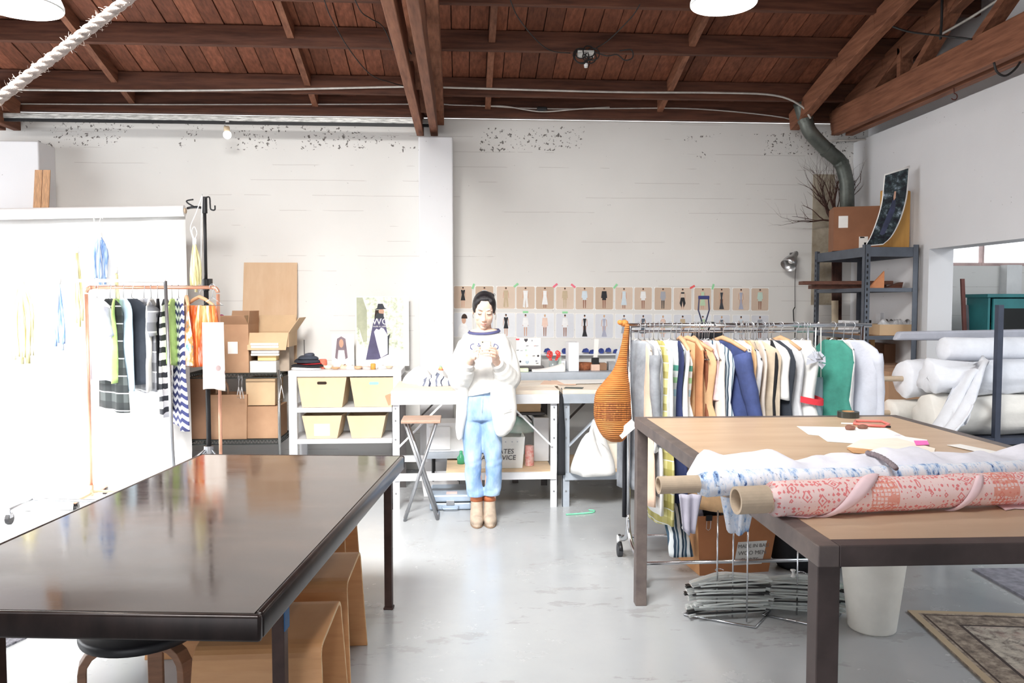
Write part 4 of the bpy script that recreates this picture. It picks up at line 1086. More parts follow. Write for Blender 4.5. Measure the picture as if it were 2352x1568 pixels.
for x in (x0, x1):
    for y in (YS0, YS1):
        mb = MB(); mb.tube([(x, y, 0), (x, y, zs_[0] + .03)], .0125, 10); mb.build('post', m_post, o, smooth=True)

def carton(name, label, px0, py0, px1, py1, Y, depth, mat, z0=None, taper=0., flaps=None, cat='box', extra=None, rot=0):
    """closed or open cardboard box from its front face in pixels"""
    a = W(px0, py1, Y); b = W(px1, py0, Y); zb = z0 if z0 is not None else a.z
    o = thing(name, label, cat, ((a.x + b.x) / 2, Y + depth / 2, zb), rot)
    X = XF[o.name]; hw = (b.x - a.x) / 2; h = b.z - zb; hd = depth / 2; tp_ = taper; g = .006
    def P(x, y, z): return X @ Vector((x, y, z))
    mb = MB()
    bo = [(-hw + tp_, -hd), (hw - tp_, -hd), (hw - tp_, hd), (-hw + tp_, hd)]; to = [(-hw, -hd), (hw, -hd), (hw, hd), (-hw, hd)]
    if flaps is None:
        mb.hexa([P(x, y, 0) for x, y in bo], [P(x, y, h) for x, y in to]); mb.build('carton', mat, o, bev=.002)
    else:                         # open top: four walls, a base and flaps
        for i in range(4):
            j = (i + 1) % 4
            def inn(q): return (q[0] * (1 - g / hw), q[1] * (1 - g / hd))
            mb.hexa([P(*bo[i], 0), P(*bo[j], 0), P(*inn(bo[j]), 0), P(*inn(bo[i]), 0)], [P(*to[i], h), P(*to[j], h), P(*inn(to[j]), h), P(*inn(to[i]), h)])
        mb.hexa([P(x * .99, y * .99, 0) for x, y in bo], [P(x * .99, y * .99, .006) for x, y in bo]); mb.build('carton', mat, o)
        for side, ang in flaps.items():
            i = {'f': 0, 'r': 1, 'b': 2, 'l': 3}[side]; A_, B_ = Vector((*to[i], h)), Vector((*to[(i + 1) % 4], h))
            out = Vector(((B_ - A_).y, -(B_ - A_).x, 0)).normalized(); ln_ = min(hd, hw) * .95
            dv = out * (math.cos(R(ang)) * ln_) + Vector((0, 0, math.sin(R(ang)) * ln_)); nn = Vector((-out.x * math.sin(R(ang)), -out.y * math.sin(R(ang)), math.cos(R(ang)))) * .004
            mb = MB(); q = [A_, B_, B_ + dv * 1 - (B_ - A_) * .04, A_ + dv * 1 + (B_ - A_) * .04]
            mb.hexa([X @ v for v in q], [X @ (v + nn) for v in q]); mb.build('flap', mat, o)
    if extra: extra(o, P, hw, hd, h)
    return o
Zt = zs_[0] + .004
def label_sq(x0, z0, w, h, mat=None):
    def f(o, P, hw, hd, H):
        mb = MB(); mb.hexa([P(x0, -hd - .002, z0), P(x0 + w, -hd - .002, z0), P(x0 + w, -hd, z0), P(x0, -hd, z0)], [P(x0, -hd - .002, z0 + h), P(x0 + w, -hd - .002, z0 + h), P(x0 + w, -hd, z0 + h), P(x0, -hd, z0 + h)]); mb.build('paper_label', mat or m_paper, o, label='white paper label')
    return f
carton('cardboard_box', 'tall open cardboard box with a white paper label on the wire shelf', 505, 745, 570, 856, 6.76, .34, m_card, Zt, .0, {'f': 40, 'b': 80, 'r': 85}, extra=label_sq(-.05, .16, .08, .1))
carton('cardboard_box', 'open cardboard box with spread flaps full of white sheets', 568, 764, 663, 797, 6.80, .32, m_card2, W(570, 797, 6.8).z, 0, {'f': -70, 'r': 55, 'b': 70, 'l': 70})
mb = MB(); zz = W(570, 797, 6.8).z
for k in range(5):
    a = W(576, 794, 6.76); b = W(640, 794, 6.76); mb = MB(); mb.b2((a.x + .004 * (k % 2), 6.755 - .002 * k, zz + .022 * k - .09 + .02), (b.x, 6.794, zz + .022 * k - .09 + .038)); mb.build('paper_stack', m_paper, bev=.002, label='bundle of white paper edged with red in the open box' , cat='paper', group='paper bundles in the open box')
carton('cardboard_box', 'pale shoe box on the wire shelf below the open box', 592, 799, 633, 812, 6.80, .3, m_cardp, W(592, 812, 6.8).z)
carton('cardboard_box', 'pale yellow shoe box in the middle of the stack', 592, 812, 634, 828, 6.79, .3, M('yellow_box_card', (238, 208, 150), .8, var=.04), W(592, 828, 6.79).z)
carton('cardboard_box', 'flat white box at the bottom of the stack', 574, 829, 634, 855, 6.77, .3, M('grey_white_box', (226, 222, 216), .7, var=.04), Zt)
carton('cardboard_box', 'narrow grey cardboard box behind the stacked boxes', 636, 795, 664, 855, 6.9, .2, M('greyed_cardboard', (176, 160, 144), .8, var=.08), Zt)
Zm = zs_[1] + .004
carton('cardboard_box', 'worn brown cardboard box beside the light stand', 430, 868, 478, 1006, 6.76, .34, m_cardd, Zm)
pbag = carton('paper_bag', 'brown paper carrier bag on the lower wire shelf', 482, 906, 567, 1006, 6.74, .25, m_card, Zm, .008, {}, cat='bag')
p = W(515, 906, 6.74)
mb = MB(); mb.tube(spline([W(497, 908, 6.76), W(500, 882, 6.76), W(512, 872, 6.76), W(522, 884, 6.76), W(525, 908, 6.76)], 5), .008, 6); mb.build('handle', m_cardd, pbag, smooth=True)
carton('cardboard_box', 'beige lidded box hung under the upper wire shelf', 565, 870, 632, 930, 6.78, .3, m_card2, W(565, 931, 6.78).z, .004)
carton('cardboard_box', 'brown cardboard box below the beige lidded box', 568, 933, 640, 1006, 6.76, .32, m_card, Zm)
for i, (px, py) in enumerate(((548, 876), (555, 876))):
    p = W(px, py, 6.70); hanger('white plastic hanger hooked on the wire shelf', p + Vector((0, 0, .03)), R(-60), .06, .09, M('white_plastic', (240, 240, 240), .4, var=.02), group='white hangers on the wire shelf')
hanger('white plastic hanger hooked on the shelf end', W(646, 872, 6.72) + Vector((0, 0, .03)), R(-95), .07, .12, M('white_plastic', (240, 240, 240), .4))
# plywood sheet leaning on the wall
a = W(552, 602, 7.22); b = W(680, 602, 7.22)
mb = MB(); mb.hexa([(a.x, 7.18, Zt), (b.x, 7.18, Zt), (b.x, 7.2, Zt), (a.x, 7.2, Zt)], [(a.x + .02, 7.262, a.z), (b.x, 7.262, a.z), (b.x, 7.28, a.z), (a.x + .02, 7.28, a.z)]); mb.build('plywood_sheet', M('plywood_sheet', (214, 184, 152), .7, c2=(202, 168, 134), scale=3, stretch=(3, 3, .8)), label='plywood sheet leaning on the white wall', cat='board')
mb = MB(); p = W(509, 735, 6.9); mb.ball(p, (.035, .035, .05), 12, 8); mb.build('yarn_ball', cloth('plum_yarn', (150, 60, 100)), smooth=True, label='plum yarn ball on top of the boxes', cat='yarn')
# ================================================================== back wall: shelf, benches and pinned photographs
m_ws = M('white_steel', (238, 239, 242), .4, var=.02)
m_gs = M('grey_blue_steel', (176, 184, 194), .45, .1, var=.05)
m_dk = M('dark_grey_steel', (84, 80, 80), .5, .2, var=.1)
m_birch = M('birch_shelf', (236, 208, 172), .6, var=.06, stretch=(1, 4, 1))
# ---- low white shelving with tapered bins
YW0, YW1 = 6.74, 7.2
xa = W(662, 900, YW0).x; xb = W(922, 900, YW0).x; zt = W(790, 851, YW0).z
o = thing('white_shelving', 'low white steel shelving with tapered cardboard bins', 'shelving', (xa, YW0, 0))
zsw = [zt, W(790, 936, YW0).z, W(790, 1008, YW0).z, .13]
for i, z in enumerate(zsw):
    e_ = 0 if i == 0 else .006; mb = MB(); mb.b2((xa + e_, YW0 + e_, z - (.05 if i == 0 else .04)), (xb - e_, YW1 - e_, z)); mb.build('shelf_board', m_ws, o, bev=.004)
for x in (xa + .035, xb - .035):
    for y in (YW0 + .02, YW1 - .02):
        mb = MB(); mb.b2((x - .034, y - .018, 0), (x + .034, y + .018, zt - .051)); mb.build('post', m_ws, o, bev=.003)
def bin_(label, px0, px1, py0, py1, Y, z0, holefill=None, lab=False, closed_hole=False):
    def ex(o, P, hw, hd, h):
        if lab:
            mb = MB(); mb.box(P(.0, -hd - .0015, h * .38), (.13, .003, .10)); mb.build('paper_label', m_paper, o)
        mb = MB(); zz = h * .8; w_, hh = .04, .012
        pts = [(w_ * math.cos(t_) + math.copysign(.0, 1), hh * math.sin(t_)) for t_ in [2 * math.pi * i / 20 for i in range(20)]]
        mb.prism([(math.copysign(w_ - hh, math.cos(t_)) + hh * math.cos(t_), hh * math.sin(t_)) for t_ in [2 * math.pi * i / 24 + .01 for i in range(24)]], .0022, P(0, -hd - .0003, zz), (1, 0, 0), (0, 0, 1))
        mb.build('hand_hole', holefill or (m_cardp if closed_hole else M('dark_hole_lining', (52, 38, 28), .9)), o, label='oval hand hole')
    a = W(px0, py0, Y); b = W(px1, py0, Y); tpr = .05
    return carton('storage_bin', label, px0, py0, px1, py1, Y, .34, m_cardp, z0, tpr * .8, {}, 'bin', ex)
bin_('tapered card bin with a dark hand hole on the white shelf', 683, 796, 865, 933, YW0 + .02, zsw[1] + .002)
bin_('tapered card bin with turquoise cloth behind its hand hole', 804, 914, 866, 933, YW0 + .02, zsw[1] + .002, M('turquoise_cloth', (160, 222, 224), .8))
bin_('tapered card bin with a white paper label on its front', 694, 785, 954, 1006, YW0 + .03, zsw[2] + .002, lab=True, closed_hole=True)
bin_('plain tapered card bin on the lower white shelf', 797, 886, 954, 1006, YW0 + .03, zsw[2] + .002, closed_hole=True)
# ---- things on top of the white shelving
zt2 = zt + .001
p = W(700, 843, 6.82)
for k, (nm, c, w_, d_, h_, lab, cat) in enumerate((('folded_cloth', (236, 236, 236), .26, .2, .02, 'folded white cloth under the dark jersey pile', 'cloth'), ('folded_cloth', (36, 38, 44), .27, .2, .02, 'folded black cloth above the white one', 'cloth'), ('folded_cloth', (170, 36, 44), .2, .17, .012, 'folded red cloth showing in the dark pile', 'cloth'), ('folded_cloth', (48, 52, 62), .22, .18, .03, 'folded charcoal jersey in the dark pile', 'cloth'), ('folded_cloth', (60, 66, 78), .19, .16, .025, 'folded slate jersey near the top of the pile', 'cloth'), ('folded_cloth', (74, 78, 92), .08, .1, .02, 'small folded cloth topping the dark pile', 'cloth'))):
    zz = zt2 + [0, .022, .043, .056, .087, .113][k]
    rows = []
    for i in range(7):
        f = i / 6; rows.append([Vector((p.x + .01 * (k % 3) + w_ / 2 * math.cos(a_) * (1 - .25 * f ** 3) + .01 * math.sin(a_ * 3 + k), 6.93 + d_ / 2 * math.sin(a_) * (1 - .25 * f ** 3), zz + h_ * f + .004 * math.sin(a_ * 2 + k) * f)) for a_ in [2 * math.pi * j / 24 for j in range(24)]])
    mb = MB(); mb.loft(rows); mb.build(nm, cloth('fold_cloth_%d' % k, c), smooth=True, label=lab, cat=cat, group='dark folded pile on the white shelving')
p = W(739, 834, 6.9); mb = MB(); mb.lathe([(.034, 0), (.038, .01), (.038, .07), (.03, .082), (.001, .084)], (p.x, 6.95, zt2), 18); mb.build('thread_cone', M('coral_thread', (240, 128, 104), .7, bump=.3, scale=40), smooth=True, label='coral thread cone on the white shelving', cat='thread')
p = W(699, 810, 7.1); mb = MB(); mb.tube([(p.x, 7.1, zt2), (p.x, 7.1, W(699, 780, 7.1).z)], .004, 6); mb.lathe([(.03, 0), (.03, .006)], (p.x, 7.1, zt2), 12); mb.build('spike_stand', m_dk, label='thin dark spike behind the folded pile', cat='stand')
rn = random.Random(12); lr_ = ['cream plate near the coral cone', 'small tan bowl beside the cream plate', 'peach offcut on the white shelving', 'white crumpled offcut behind the bowls', 'flat tan dish below the poster', 'pale pink scrap bundle below the poster', 'amber topped tin at the shelving end', 'white folded scrap in front of the poster', 'round beige lid among the scraps']
cs = [(240, 226, 206), (214, 170, 130), (244, 206, 180), (244, 242, 238), (222, 186, 150), (244, 214, 206), (226, 170, 80), (246, 244, 240), (226, 206, 180)]
for k, lab in enumerate(lr_):
    px = 752 + k * 17.5; q = W(px, 845, 6.85); mb = MB(); w_ = rn.uniform(.03, .055); h_ = rn.uniform(.018, .04)
    if k in (0, 1, 4, 8): mb.lathe([(w_ * .6, 0), (w_, h_ * .5), (w_ * 1.05, h_), (w_ * .9, h_), (w_ * .5, h_ * .3)], (q.x, 6.84 + rn.uniform(0, .1), zt2), 18)
    elif k == 6: mb.lathe([(.022, 0), (.022, .045), (.018, .05)], (q.x, 6.85, zt2), 16)
    else:
        cx, cy = q.x, 6.85 + rn.uniform(0, .08); rows = []
        for i in range(5): rows.append([Vector((cx + w_ * math.cos(a_) * (1 - .5 * (i / 4) ** 2) * (1 + .2 * math.sin(3 * a_ + k)), cy + w_ * .7 * math.sin(a_) * (1 - .5 * (i / 4) ** 2), zt2 + h_ * i / 4 * (1 + .2 * math.sin(2 * a_)))) for a_ in [2 * math.pi * j / 16 for j in range(16)]])
        mb.loft(rows)
    mb.build(['plate', 'bowl', 'fabric_scrap', 'fabric_scrap', 'dish', 'fabric_scrap', 'tin', 'fabric_scrap', 'lid'][k], M('small_thing_%d' % k, cs[k], .6, var=.1), smooth=True, label=lab, cat=['plate', 'bowl', 'scrap', 'scrap', 'dish', 'scrap', 'tin', 'scrap', 'lid'][k], group='small things on the white shelving')

# ---- flat printed figures
SK = M('print_skin', (206, 164, 140), .8, var=.05); SKD = M('print_skin_dark', (150, 104, 84), .8, var=.05)
PR = {k: M('print_' + k, c, .8, var=.06) for k, c in dict(black=(44, 44, 48), white=(240, 240, 240), grey=(170, 172, 180), tan=(200, 180, 150), ice=(214, 226, 234), dark=(64, 66, 72), green=(190, 214, 180), lilac=(176, 178, 196), hair=(60, 44, 38), blond=(206, 170, 130), peach=(236, 206, 190), slate=(96, 104, 116), mint=(200, 222, 208)).items()}
def poly_print(mb, mi, pts, P, lift):
    """flat shape printed on a sheet; P maps sheet units to the room"""
    mb.cur = mi; a = [P(x, y, lift) for x, y in pts]; n = len(a); o = len(mb.v)
    mb.v += a; mb.f.append(list(range(o, o + n))); mb.mi.append(mi)
def ell(cx, cy, rx, ry, n=14): return [(cx + rx * math.cos(2 * math.pi * i / n), cy + ry * math.sin(2 * math.pi * i / n)) for i in range(n)]
BK = [M('print_backdrop_%d' % i, c, .8, var=.05, scale=3) for i, c in enumerate(((214, 192, 172), (206, 182, 160), (222, 202, 184), (232, 234, 238), (220, 222, 228)))]
def photo(label, x0, y0, x1, y1, bk, style, dress_, legs='skin', hair='hair', tape=None):
    a = W(x0, y1, YB); b = W(x1, y0, YB); w_ = b.x - a.x; h_ = b.z - a.z; jit = random.Random(int(x0 + y0)).uniform(-.004, .004)
    o = thing('photo_print', label, 'photograph', (a.x, YB, a.z), 0, 'photographs pinned in two rows')
    mb = MB(); bw_ = .0052; y_ = YB - .0035
    mb.b2((a.x - bw_, y_, a.z - bw_ * 1.2), (b.x + bw_, YB - .0015, b.z + bw_)); mb.build('paper', m_paper, o)
    mb = MB(); mats = [bk, PR[dress_], SK if legs == 'skin' else (SKD if legs == 'dark' else PR[legs]), PR[hair], SK]
    def P(x, y, l): return Vector((a.x + w_ * (x + jit), y_ - .0006 - l * .0004, a.z + h_ * y))
    r_ = .05; poly_print(mb, 0, [(r_ - jit, 0), (1 - r_ - jit, 0), (1 - jit, r_), (1 - jit, 1 - r_), (1 - r_ - jit, 1), (r_ - jit, 1), (-jit, 1 - r_), (-jit, r_)], P, 0)
    c = .5
    if style != 'bust':
        for s in (-1, 1): poly_print(mb, 2, [(c + s * .02, .5), (c + s * .09, .5), (c + s * .075, .05), (c + s * .03, .05)][::s], P, 1)
        poly_print(mb, 4, ell(c, .90, .045, .05), P, 2); poly_print(mb, 3, [(x, y) for x, y in ell(c, .92, .05, .045) if y > .9] or ell(c, .93, .05, .03), P, 3)
        for s in (-1, 1): poly_print(mb, 4, [(c + s * .10, .78), (c + s * .14, .76), (c + s * .17, .48), (c + s * .14, .48)][::s], P, 1)
    D = {'dress': [(c - .12, .82), (c - .05, .84), (c, .80), (c + .05, .84), (c + .12, .82), (c + .07, .62), (c + .13, .36), (c - .13, .36), (c - .07, .62)],
         'short': [(c - .13, .82), (c + .13, .82), (c + .17, .52), (c + .10, .50), (c + .12, .42), (c - .12, .42), (c - .10, .50), (c - .17, .52)],
         'midi': [(c - .10, .82), (c + .10, .82), (c + .09, .58), (c + .17, .20), (c - .17, .20), (c - .09, .58)],
         'gown': [(c - .09, .80), (c + .09, .80), (c + .04, .58), (c + .05, .36), (c + .16, .05), (c - .14, .05), (c - .05, .36), (c - .05, .58)],
         'pants': [(c - .13, .82), (c + .13, .82), (c + .10, .52), (c + .15, .08), (c + .04, .08), (c, .46), (c - .04, .08), (c - .15, .08), (c - .10, .52)],
         'crop': [(c - .10, .80), (c + .10, .80), (c + .09, .73), (c - .09, .73)],
         'bust': [(c - .30, .0), (c - .24, .42), (c - .10, .56), (c + .14, .56), (c + .26, .40), (c + .30, .0)]}[style]
    poly_print(mb, 1, D[::-1], P, 4)
    if style == 'crop': poly_print(mb, 1, [(c - .10, .56), (c + .10, .56), (c + .17, .30), (c + .06, .10), (c, .40), (c - .06, .10), (c - .17, .30)][::-1], P, 4)
    if style == 'bust': poly_print(mb, 4, ell(c + .05, .70, .12, .16), P, 5); poly_print(mb, 3, [(x, y) for x, y in ell(c + .08, .76, .17, .2) if y > .7], P, 6)
    mb.build('print', mats, o)
    for (tx, ty, tc, an) in (tape or []):
        q = Vector((a.x + w_ * tx, y_ - .002, a.z + h_ * ty)); mb = MB(); mb.box(q, (.05, .001, .018), (0, R(an), 0)); mb.build('tape', M('washi_' + tc, dict(green=(150, 216, 160), pink=(240, 120, 140), coral=(236, 96, 96))[tc], .7, var=.03), o)
XS = [(1043, 1084), (1092, 1133), (1141, 1183), (1186, 1228), (1231, 1272), (1277, 1318), (1322, 1363), (1367, 1408), (1413, 1453), (1457, 1497), (1503, 1542), (1547, 1588), (1594, 1633), (1638, 1676), (1682, 1721), (1725, 1765)]
T1 = [('dress', 'black', 'skin', 'a black cinched dress', None), ('pants', 'ice', 'tan', 'an ice blue top', [(-.12, 1.0, 'green', -70)]), ('pants', 'tan', 'tan', 'a pale shirt and wide tan trousers', None), ('pants', 'white', 'white', 'white wide trousers', [(-.02, 1.06, 'green', -40)]),
      ('midi', 'white', 'dark', 'a white midi dress', None), ('short', 'tan', 'tan', 'a short pale playsuit', [(-.05, 1.06, 'pink', -40)]), ('short', 'ice', 'dark', 'an ice blue top and shorts', [(-.14, 1.05, 'pink', 40)]), ('short', 'black', 'dark', 'a loose black minidress', None),
      ('midi', 'ice', 'dark', 'a tiered pale dress', [(.0, 1.05, 'green', -50)]), ('short', 'white', 'dark', 'a sleeveless white minidress', None), ('short', 'grey', 'black', 'a short pale dress and dark stockings', None), ('crop', 'black', 'skin', 'a black crop top and trousers', None),
      ('midi', 'green', 'skin', 'a green sack dress', [(-.12, 1.04, 'coral', -30)]), ('gown', 'dark', 'dark', 'a long charcoal gown', [(-.04, 1.06, 'green', -75)]), ('gown', 'lilac', 'skin', 'a long pale lilac gown', None), ('short', 'mint', 'dark', 'a mint shirt dress', None)]
for i, ((x0, x1), (st, dr, lg, ds, tp_)) in enumerate(zip(XS, T1)):
    y0 = lerp(657, 662, i / 15); photo('pinned photograph of a model in ' + ds + ' on tan', x0, y0, x1, y0 + 51, BK[i % 3], st, dr, lg, 'hair', tp_)
T2 = [('bust', 'white', 'skin', 'a woman with swept hair'), ('short', 'grey', 'skin', 'a grey top'), ('dress', 'black', 'skin', 'a fitted black dress with long hair'), ('short', 'white', 'skin', 'a loose white tunic'), ('short', 'peach', 'dark', 'a pale blush tunic'), ('short', 'white', 'dark', 'a white tunic striding'),
      ('gown', 'black', 'dark', 'a fishtail black gown'), ('gown', 'lilac', 'skin', 'a flared lilac gown'), ('midi', 'grey', 'skin', 'a grey shift'), ('midi', 'slate', 'skin', 'a slate dress beside a white shirt'), ('midi', 'peach', 'skin', 'a peach blouse'), ('short', 'tan', 'dark', 'a tan tank top'), ('short', 'green', 'skin', 'a leaf green vest'), ('gown', 'slate', 'skin', 'a slate gown turned away'), ('midi', 'ice', 'skin', 'an ice blue shift'), ('short', 'grey', 'dark', 'a grey tee with hand on hip')]
for i, ((x0, x1), (st, dr, lg, ds)) in enumerate(zip(XS, T2)):
    y0 = lerp(718, 724, i / 15); photo('pinned photograph of a model in ' + ds + ' on grey', x0, y0, x1, y0 + 55, BK[3 + i % 2], st, dr, lg, 'blond' if i % 3 == 1 else 'hair', [(.5, 1.05, 'green', 0)] if i in (3, 5) else None)

# ---- poster of a figure in hat and cape
a = W(820, 826, 7.2); b = W(926, 683, 7.2); w_ = b.x - a.x; h_ = b.z - a.z
t = NT('print_foliage'); f = t.noise(22, 4, .7); g = t.noise(5, 3, .5)
c = t.ramp(f, [(.36, (180, 190, 160)), (.5, (228, 232, 214)), (.6, (250, 250, 244))]); t.base(c); t.set(.7); m_fol = t.m
o = thing('poster', 'poster of a figure in hat and dark cape among trees', 'poster', (a.x, 7.2, zt2))
mb = MB(); mb.b2((a.x - .01, 7.2, zt2), (b.x + .05, 7.206, b.z + .008)); mb.build('board', m_paper, o)
mb = MB()
def P(x, y, l): return Vector((a.x + w_ * x, 7.2 - .0006 - .0004 * l, a.z + h_ * (1 - y)))
mats = [m_fol, M('print_trunk', (182, 186, 160), .7, var=.1), PR['dark'], M('print_cape', (92, 88, 120), .7, var=.12), SK, M('print_lilac_bag', (228, 226, 240), .7, var=.04), m_paper, PR['hair']]
poly_print(mb, 0, [(0, 1), (1, 1), (1, 0), (0, 0)], P, 0); poly_print(mb, 6, [(0, 1), (1, 1), (1, .86), (.6, .8), (.3, .86), (0, .72)], P, 1)
poly_print(mb, 1, [(0, 0), (.13, 0), (.22, .2), (.22, .7), (.14, .72), (.06, .5), (0, .47)], P, 2)
poly_print(mb, 7, [(.40, .20), (.58, .2), (.58, .30), (.50, .34), (.38, .34)], P, 3); poly_print(mb, 4, ell(.53, .225, .06, .045), P, 4)
poly_print(mb, 2, [(.38, .195), (.44, .17), (.46, .10), (.56, .10), (.60, .165), (.65, .18), (.55, .19), (.47, .19)], P, 5)
poly_print(mb, 3, [(.44, .26), (.56, .26), (.60, .34), (.66, .6), (.66, .92), (.45, .995), (.19, 1.0), (.30, .6), (.36, .38)], P, 6); poly_print(mb, 2, [(.44, .25), (.56, .26), (.59, .34), (.38, .34)], P, 7)
poly_print(mb, 5, [(.37, .55), (.42, .50), (.48, .52), (.52, .48), (.58, .50), (.66, .60), (.67, .9), (.51, .97), (.44, .78)], P, 8)
poly_print(mb, 2, [(.66, .62), (.72, .58), (.69, .68), (.68, .92), (.66, .92)], P, 9)
mb.build('print', mats, o)
text('WOO', 'lettering', .082, m_paper, o, P(.33, .435, 12), extrude=.0004, label='white letters'); text('made in california', 'lettering', .022, m_paper, o, P(.35, .475, 12), extrude=.0004)
# small portrait card and clear frame on the shelf
a = W(768, 830, 7.1); b = W(800, 772, 7.1)
o = thing('portrait_card', 'small card with a long haired portrait on the white shelving', 'card', (a.x, 7.1, zt2)); mb = MB(); mb.b2((a.x - .02, 7.1, zt2), (b.x + .05, 7.104, b.z + .02)); mb.build('card', m_paper, o)
mb = MB(); w_ = b.x - a.x; h_ = b.z - a.z
def P(x, y, l): return Vector((a.x + w_ * x, 7.0994 - .0004 * l, a.z + h_ * (1 - y)))
poly_print(mb, 0, [(.2, .1), (.5, 0), (.8, .1), (.95, .85), (.7, .95), (.3, .95), (.05, .85)], P, 1); poly_print(mb, 1, ell(.5, .28, .16, .17), P, 2); poly_print(mb, 2, [(.3, .55), (.7, .55), (.8, 1), (.2, 1)], P, 3); mb.build('print', [M('print_brown_hair', (140, 124, 132), .8), SK, m_paper], o)

# ---- white bench the person leans against
YD0 = 5.86; YD1 = 6.62
xa = W(898, 900, YD0).x; xb = W(1284, 900, YD0).x; zd = W(1200, 896, YD0).z
def bench(name, label, xa, xb, m1, braces, shelfz=.27, dark_right=False):
    o = thing(name, label, 'workbench', (xa, YD0, 0))
    mb = MB(); mb.b2((xa, YD0 - .01, zd - .03), (xb, YD1, zd)); mb.build('bench_top', M('bench_top_board', (240, 226, 208), .6, var=.05), o, bev=.003)
    mb = MB(); mb.b2((xa, YD0 - .012, zd - .10), (xb, YD0 + .012, zd - .03)); mb.build('apron', m1, o, bev=.002); mb = MB(); mb.b2((xa, YD1 - .03, zd - .1), (xb, YD1, zd - .03)); mb.build('apron', m1, o, bev=.002)
    for x, y in ((xa + .03, YD0 + .02), (xb - .035, YD0 + .02), (xa + .03, YD1 - .03), (xb - .035, YD1 - .03)):
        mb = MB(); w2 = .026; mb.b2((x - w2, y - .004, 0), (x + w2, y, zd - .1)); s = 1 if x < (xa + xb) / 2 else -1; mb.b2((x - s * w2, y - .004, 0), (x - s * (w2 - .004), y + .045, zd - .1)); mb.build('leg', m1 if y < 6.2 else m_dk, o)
        if y < 6.2:
            for zz in (zd - .13, zd - .22, zd - .36, shelfz - .05, .12): mb = MB(); mb.tube([(x, y - .009, zz), (x, y - .004, zz)], .007, 8); mb.build('bolt', m_alu, o)
    mb = MB(); mb.b2((xa + .02, YD0 + .0, shelfz - .055), (xb - .02, YD0 + .02, shelfz - .002)); mb.build('lower_rail', m1, o); mb = MB(); mb.b2((xa + .02, YD1 - .05, shelfz - .055), (xb - .02, YD1 - .03, shelfz - .002)); mb.build('lower_rail', m1, o)
    mb = MB(); mb.b2((xa + .4 if braces == 'w' else xa + .06, YD0 + .022, shelfz - .02), (xb - .04, YD1 - .05, shelfz)); mb.build('lower_shelf', m_birch, o)
    for s, x in ((1, xa + .05), (-1, xb - .05)):
        mb = MB(); mb.beam((x, YD0 + .015, zd - .42), (x + s * .33, YD0 + .015, zd - .09), .012, .04, (0, 1, 0)); mb.build('brace', m1, o)
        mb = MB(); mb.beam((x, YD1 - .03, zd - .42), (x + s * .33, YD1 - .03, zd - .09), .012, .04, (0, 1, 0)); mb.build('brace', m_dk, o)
    return o
bench('work_bench', 'white steel workbench behind the standing person', xa, xb, m_ws, 'w')
xg = W(1292, 900, YD0).x; xh = W(1640, 900, YD0).x
bench('work_bench', 'grey blue steel workbench behind the woven bag', xg, xh, m_gs, 'g', .26)
# raised shelf at the back of the benches with two open cubbies
YU0, YU1 = 6.66, 7.2
zu = W(1300, 855, YU0).z
o = thing('raised_counter', 'grey raised counter along the wall behind the benches', 'counter', (xa + .8, YU0, 0))
x0 = W(1176, 860, YU0).x; x1 = W(1700, 860, YU0).x
mb = MB(); mb.b2((x0, YU0, zu - .075), (x1, YU1, zu)); mb.build('counter_top', m_gs, o, bev=.003)
for x in (x0 + .03, (x0 + x1) / 2, x1 - .03):
    mb = MB(); mb.b2((x - .025, YU0 + .02, 0), (x + .025, YU0 + .07, zu - .075)); mb.b2((x - .025, YU1 - .07, 0), (x + .025, YU1 - .02, zu - .075)); mb.build('leg', m_dk, o)
# white post of the cubby and small shelf frame
p0_ = W(1306, 856, 6.75); p1_ = W(1330, 786, 6.75)
mb = MB(); mb.b2((p0_.x, 6.75, zu + .001), (p1_.x, 6.95, p1_.z)); mb.build('white_box_file', m_ws, label='upright white box file on the raised counter', cat='file box', bev=.003)
# sticker sheet
a = W(1186, 842, 6.9); b = W(1242, 776, 6.9)
o = thing('sticker_board', 'white board with scattered dark and red stickers', 'board', (a.x, 6.9, zu)); mb = MB(); mb.b2((a.x, 6.9, zu + .001), (b.x, 6.91, b.z)); mb.build('board', m_paper, o)
def stk(px, py, shape, mat):
    q = W(px, py, 6.8985); mb = MB(); s = .0036
    if shape == 'lips': pts = [(-5, 0), (-3, 2), (0, 1.3), (3, 2), (5, 0), (3, -2), (-3, -2)]
    elif shape == 'heart': pts = [(0, -5), (4.5, 0), (4, 3.5), (1.8, 4), (0, 2.5), (-1.8, 4), (-4, 3.5), (-4.5, 0)]
    elif shape == 'bar': pts = [(-3, -1), (3, -.4), (3, 1), (-3, .4)]
    elif shape == 'star': pts = [((3 if i % 2 == 0 else 1.3) * math.sin(i * math.pi / 5), (3 if i % 2 == 0 else 1.3) * math.cos(i * math.pi / 5)) for i in range(10)]
    else: pts = [(2.6 * math.cos(i * .7), 2.6 * math.sin(i * .7)) for i in range(9)]
    mb.prism([(x * s, y * s) for x, y in pts], .0008, q, (1, 0, 0), (0, 0, 1)); mb.build('sticker', mat, o)
red = M('sticker_red', (226, 72, 88), .6); dk = M('sticker_dark', (60, 58, 66), .6); pb = M('sticker_pale_blue', (196, 214, 226), .6); pk = M('sticker_rose', (200, 150, 150), .6)
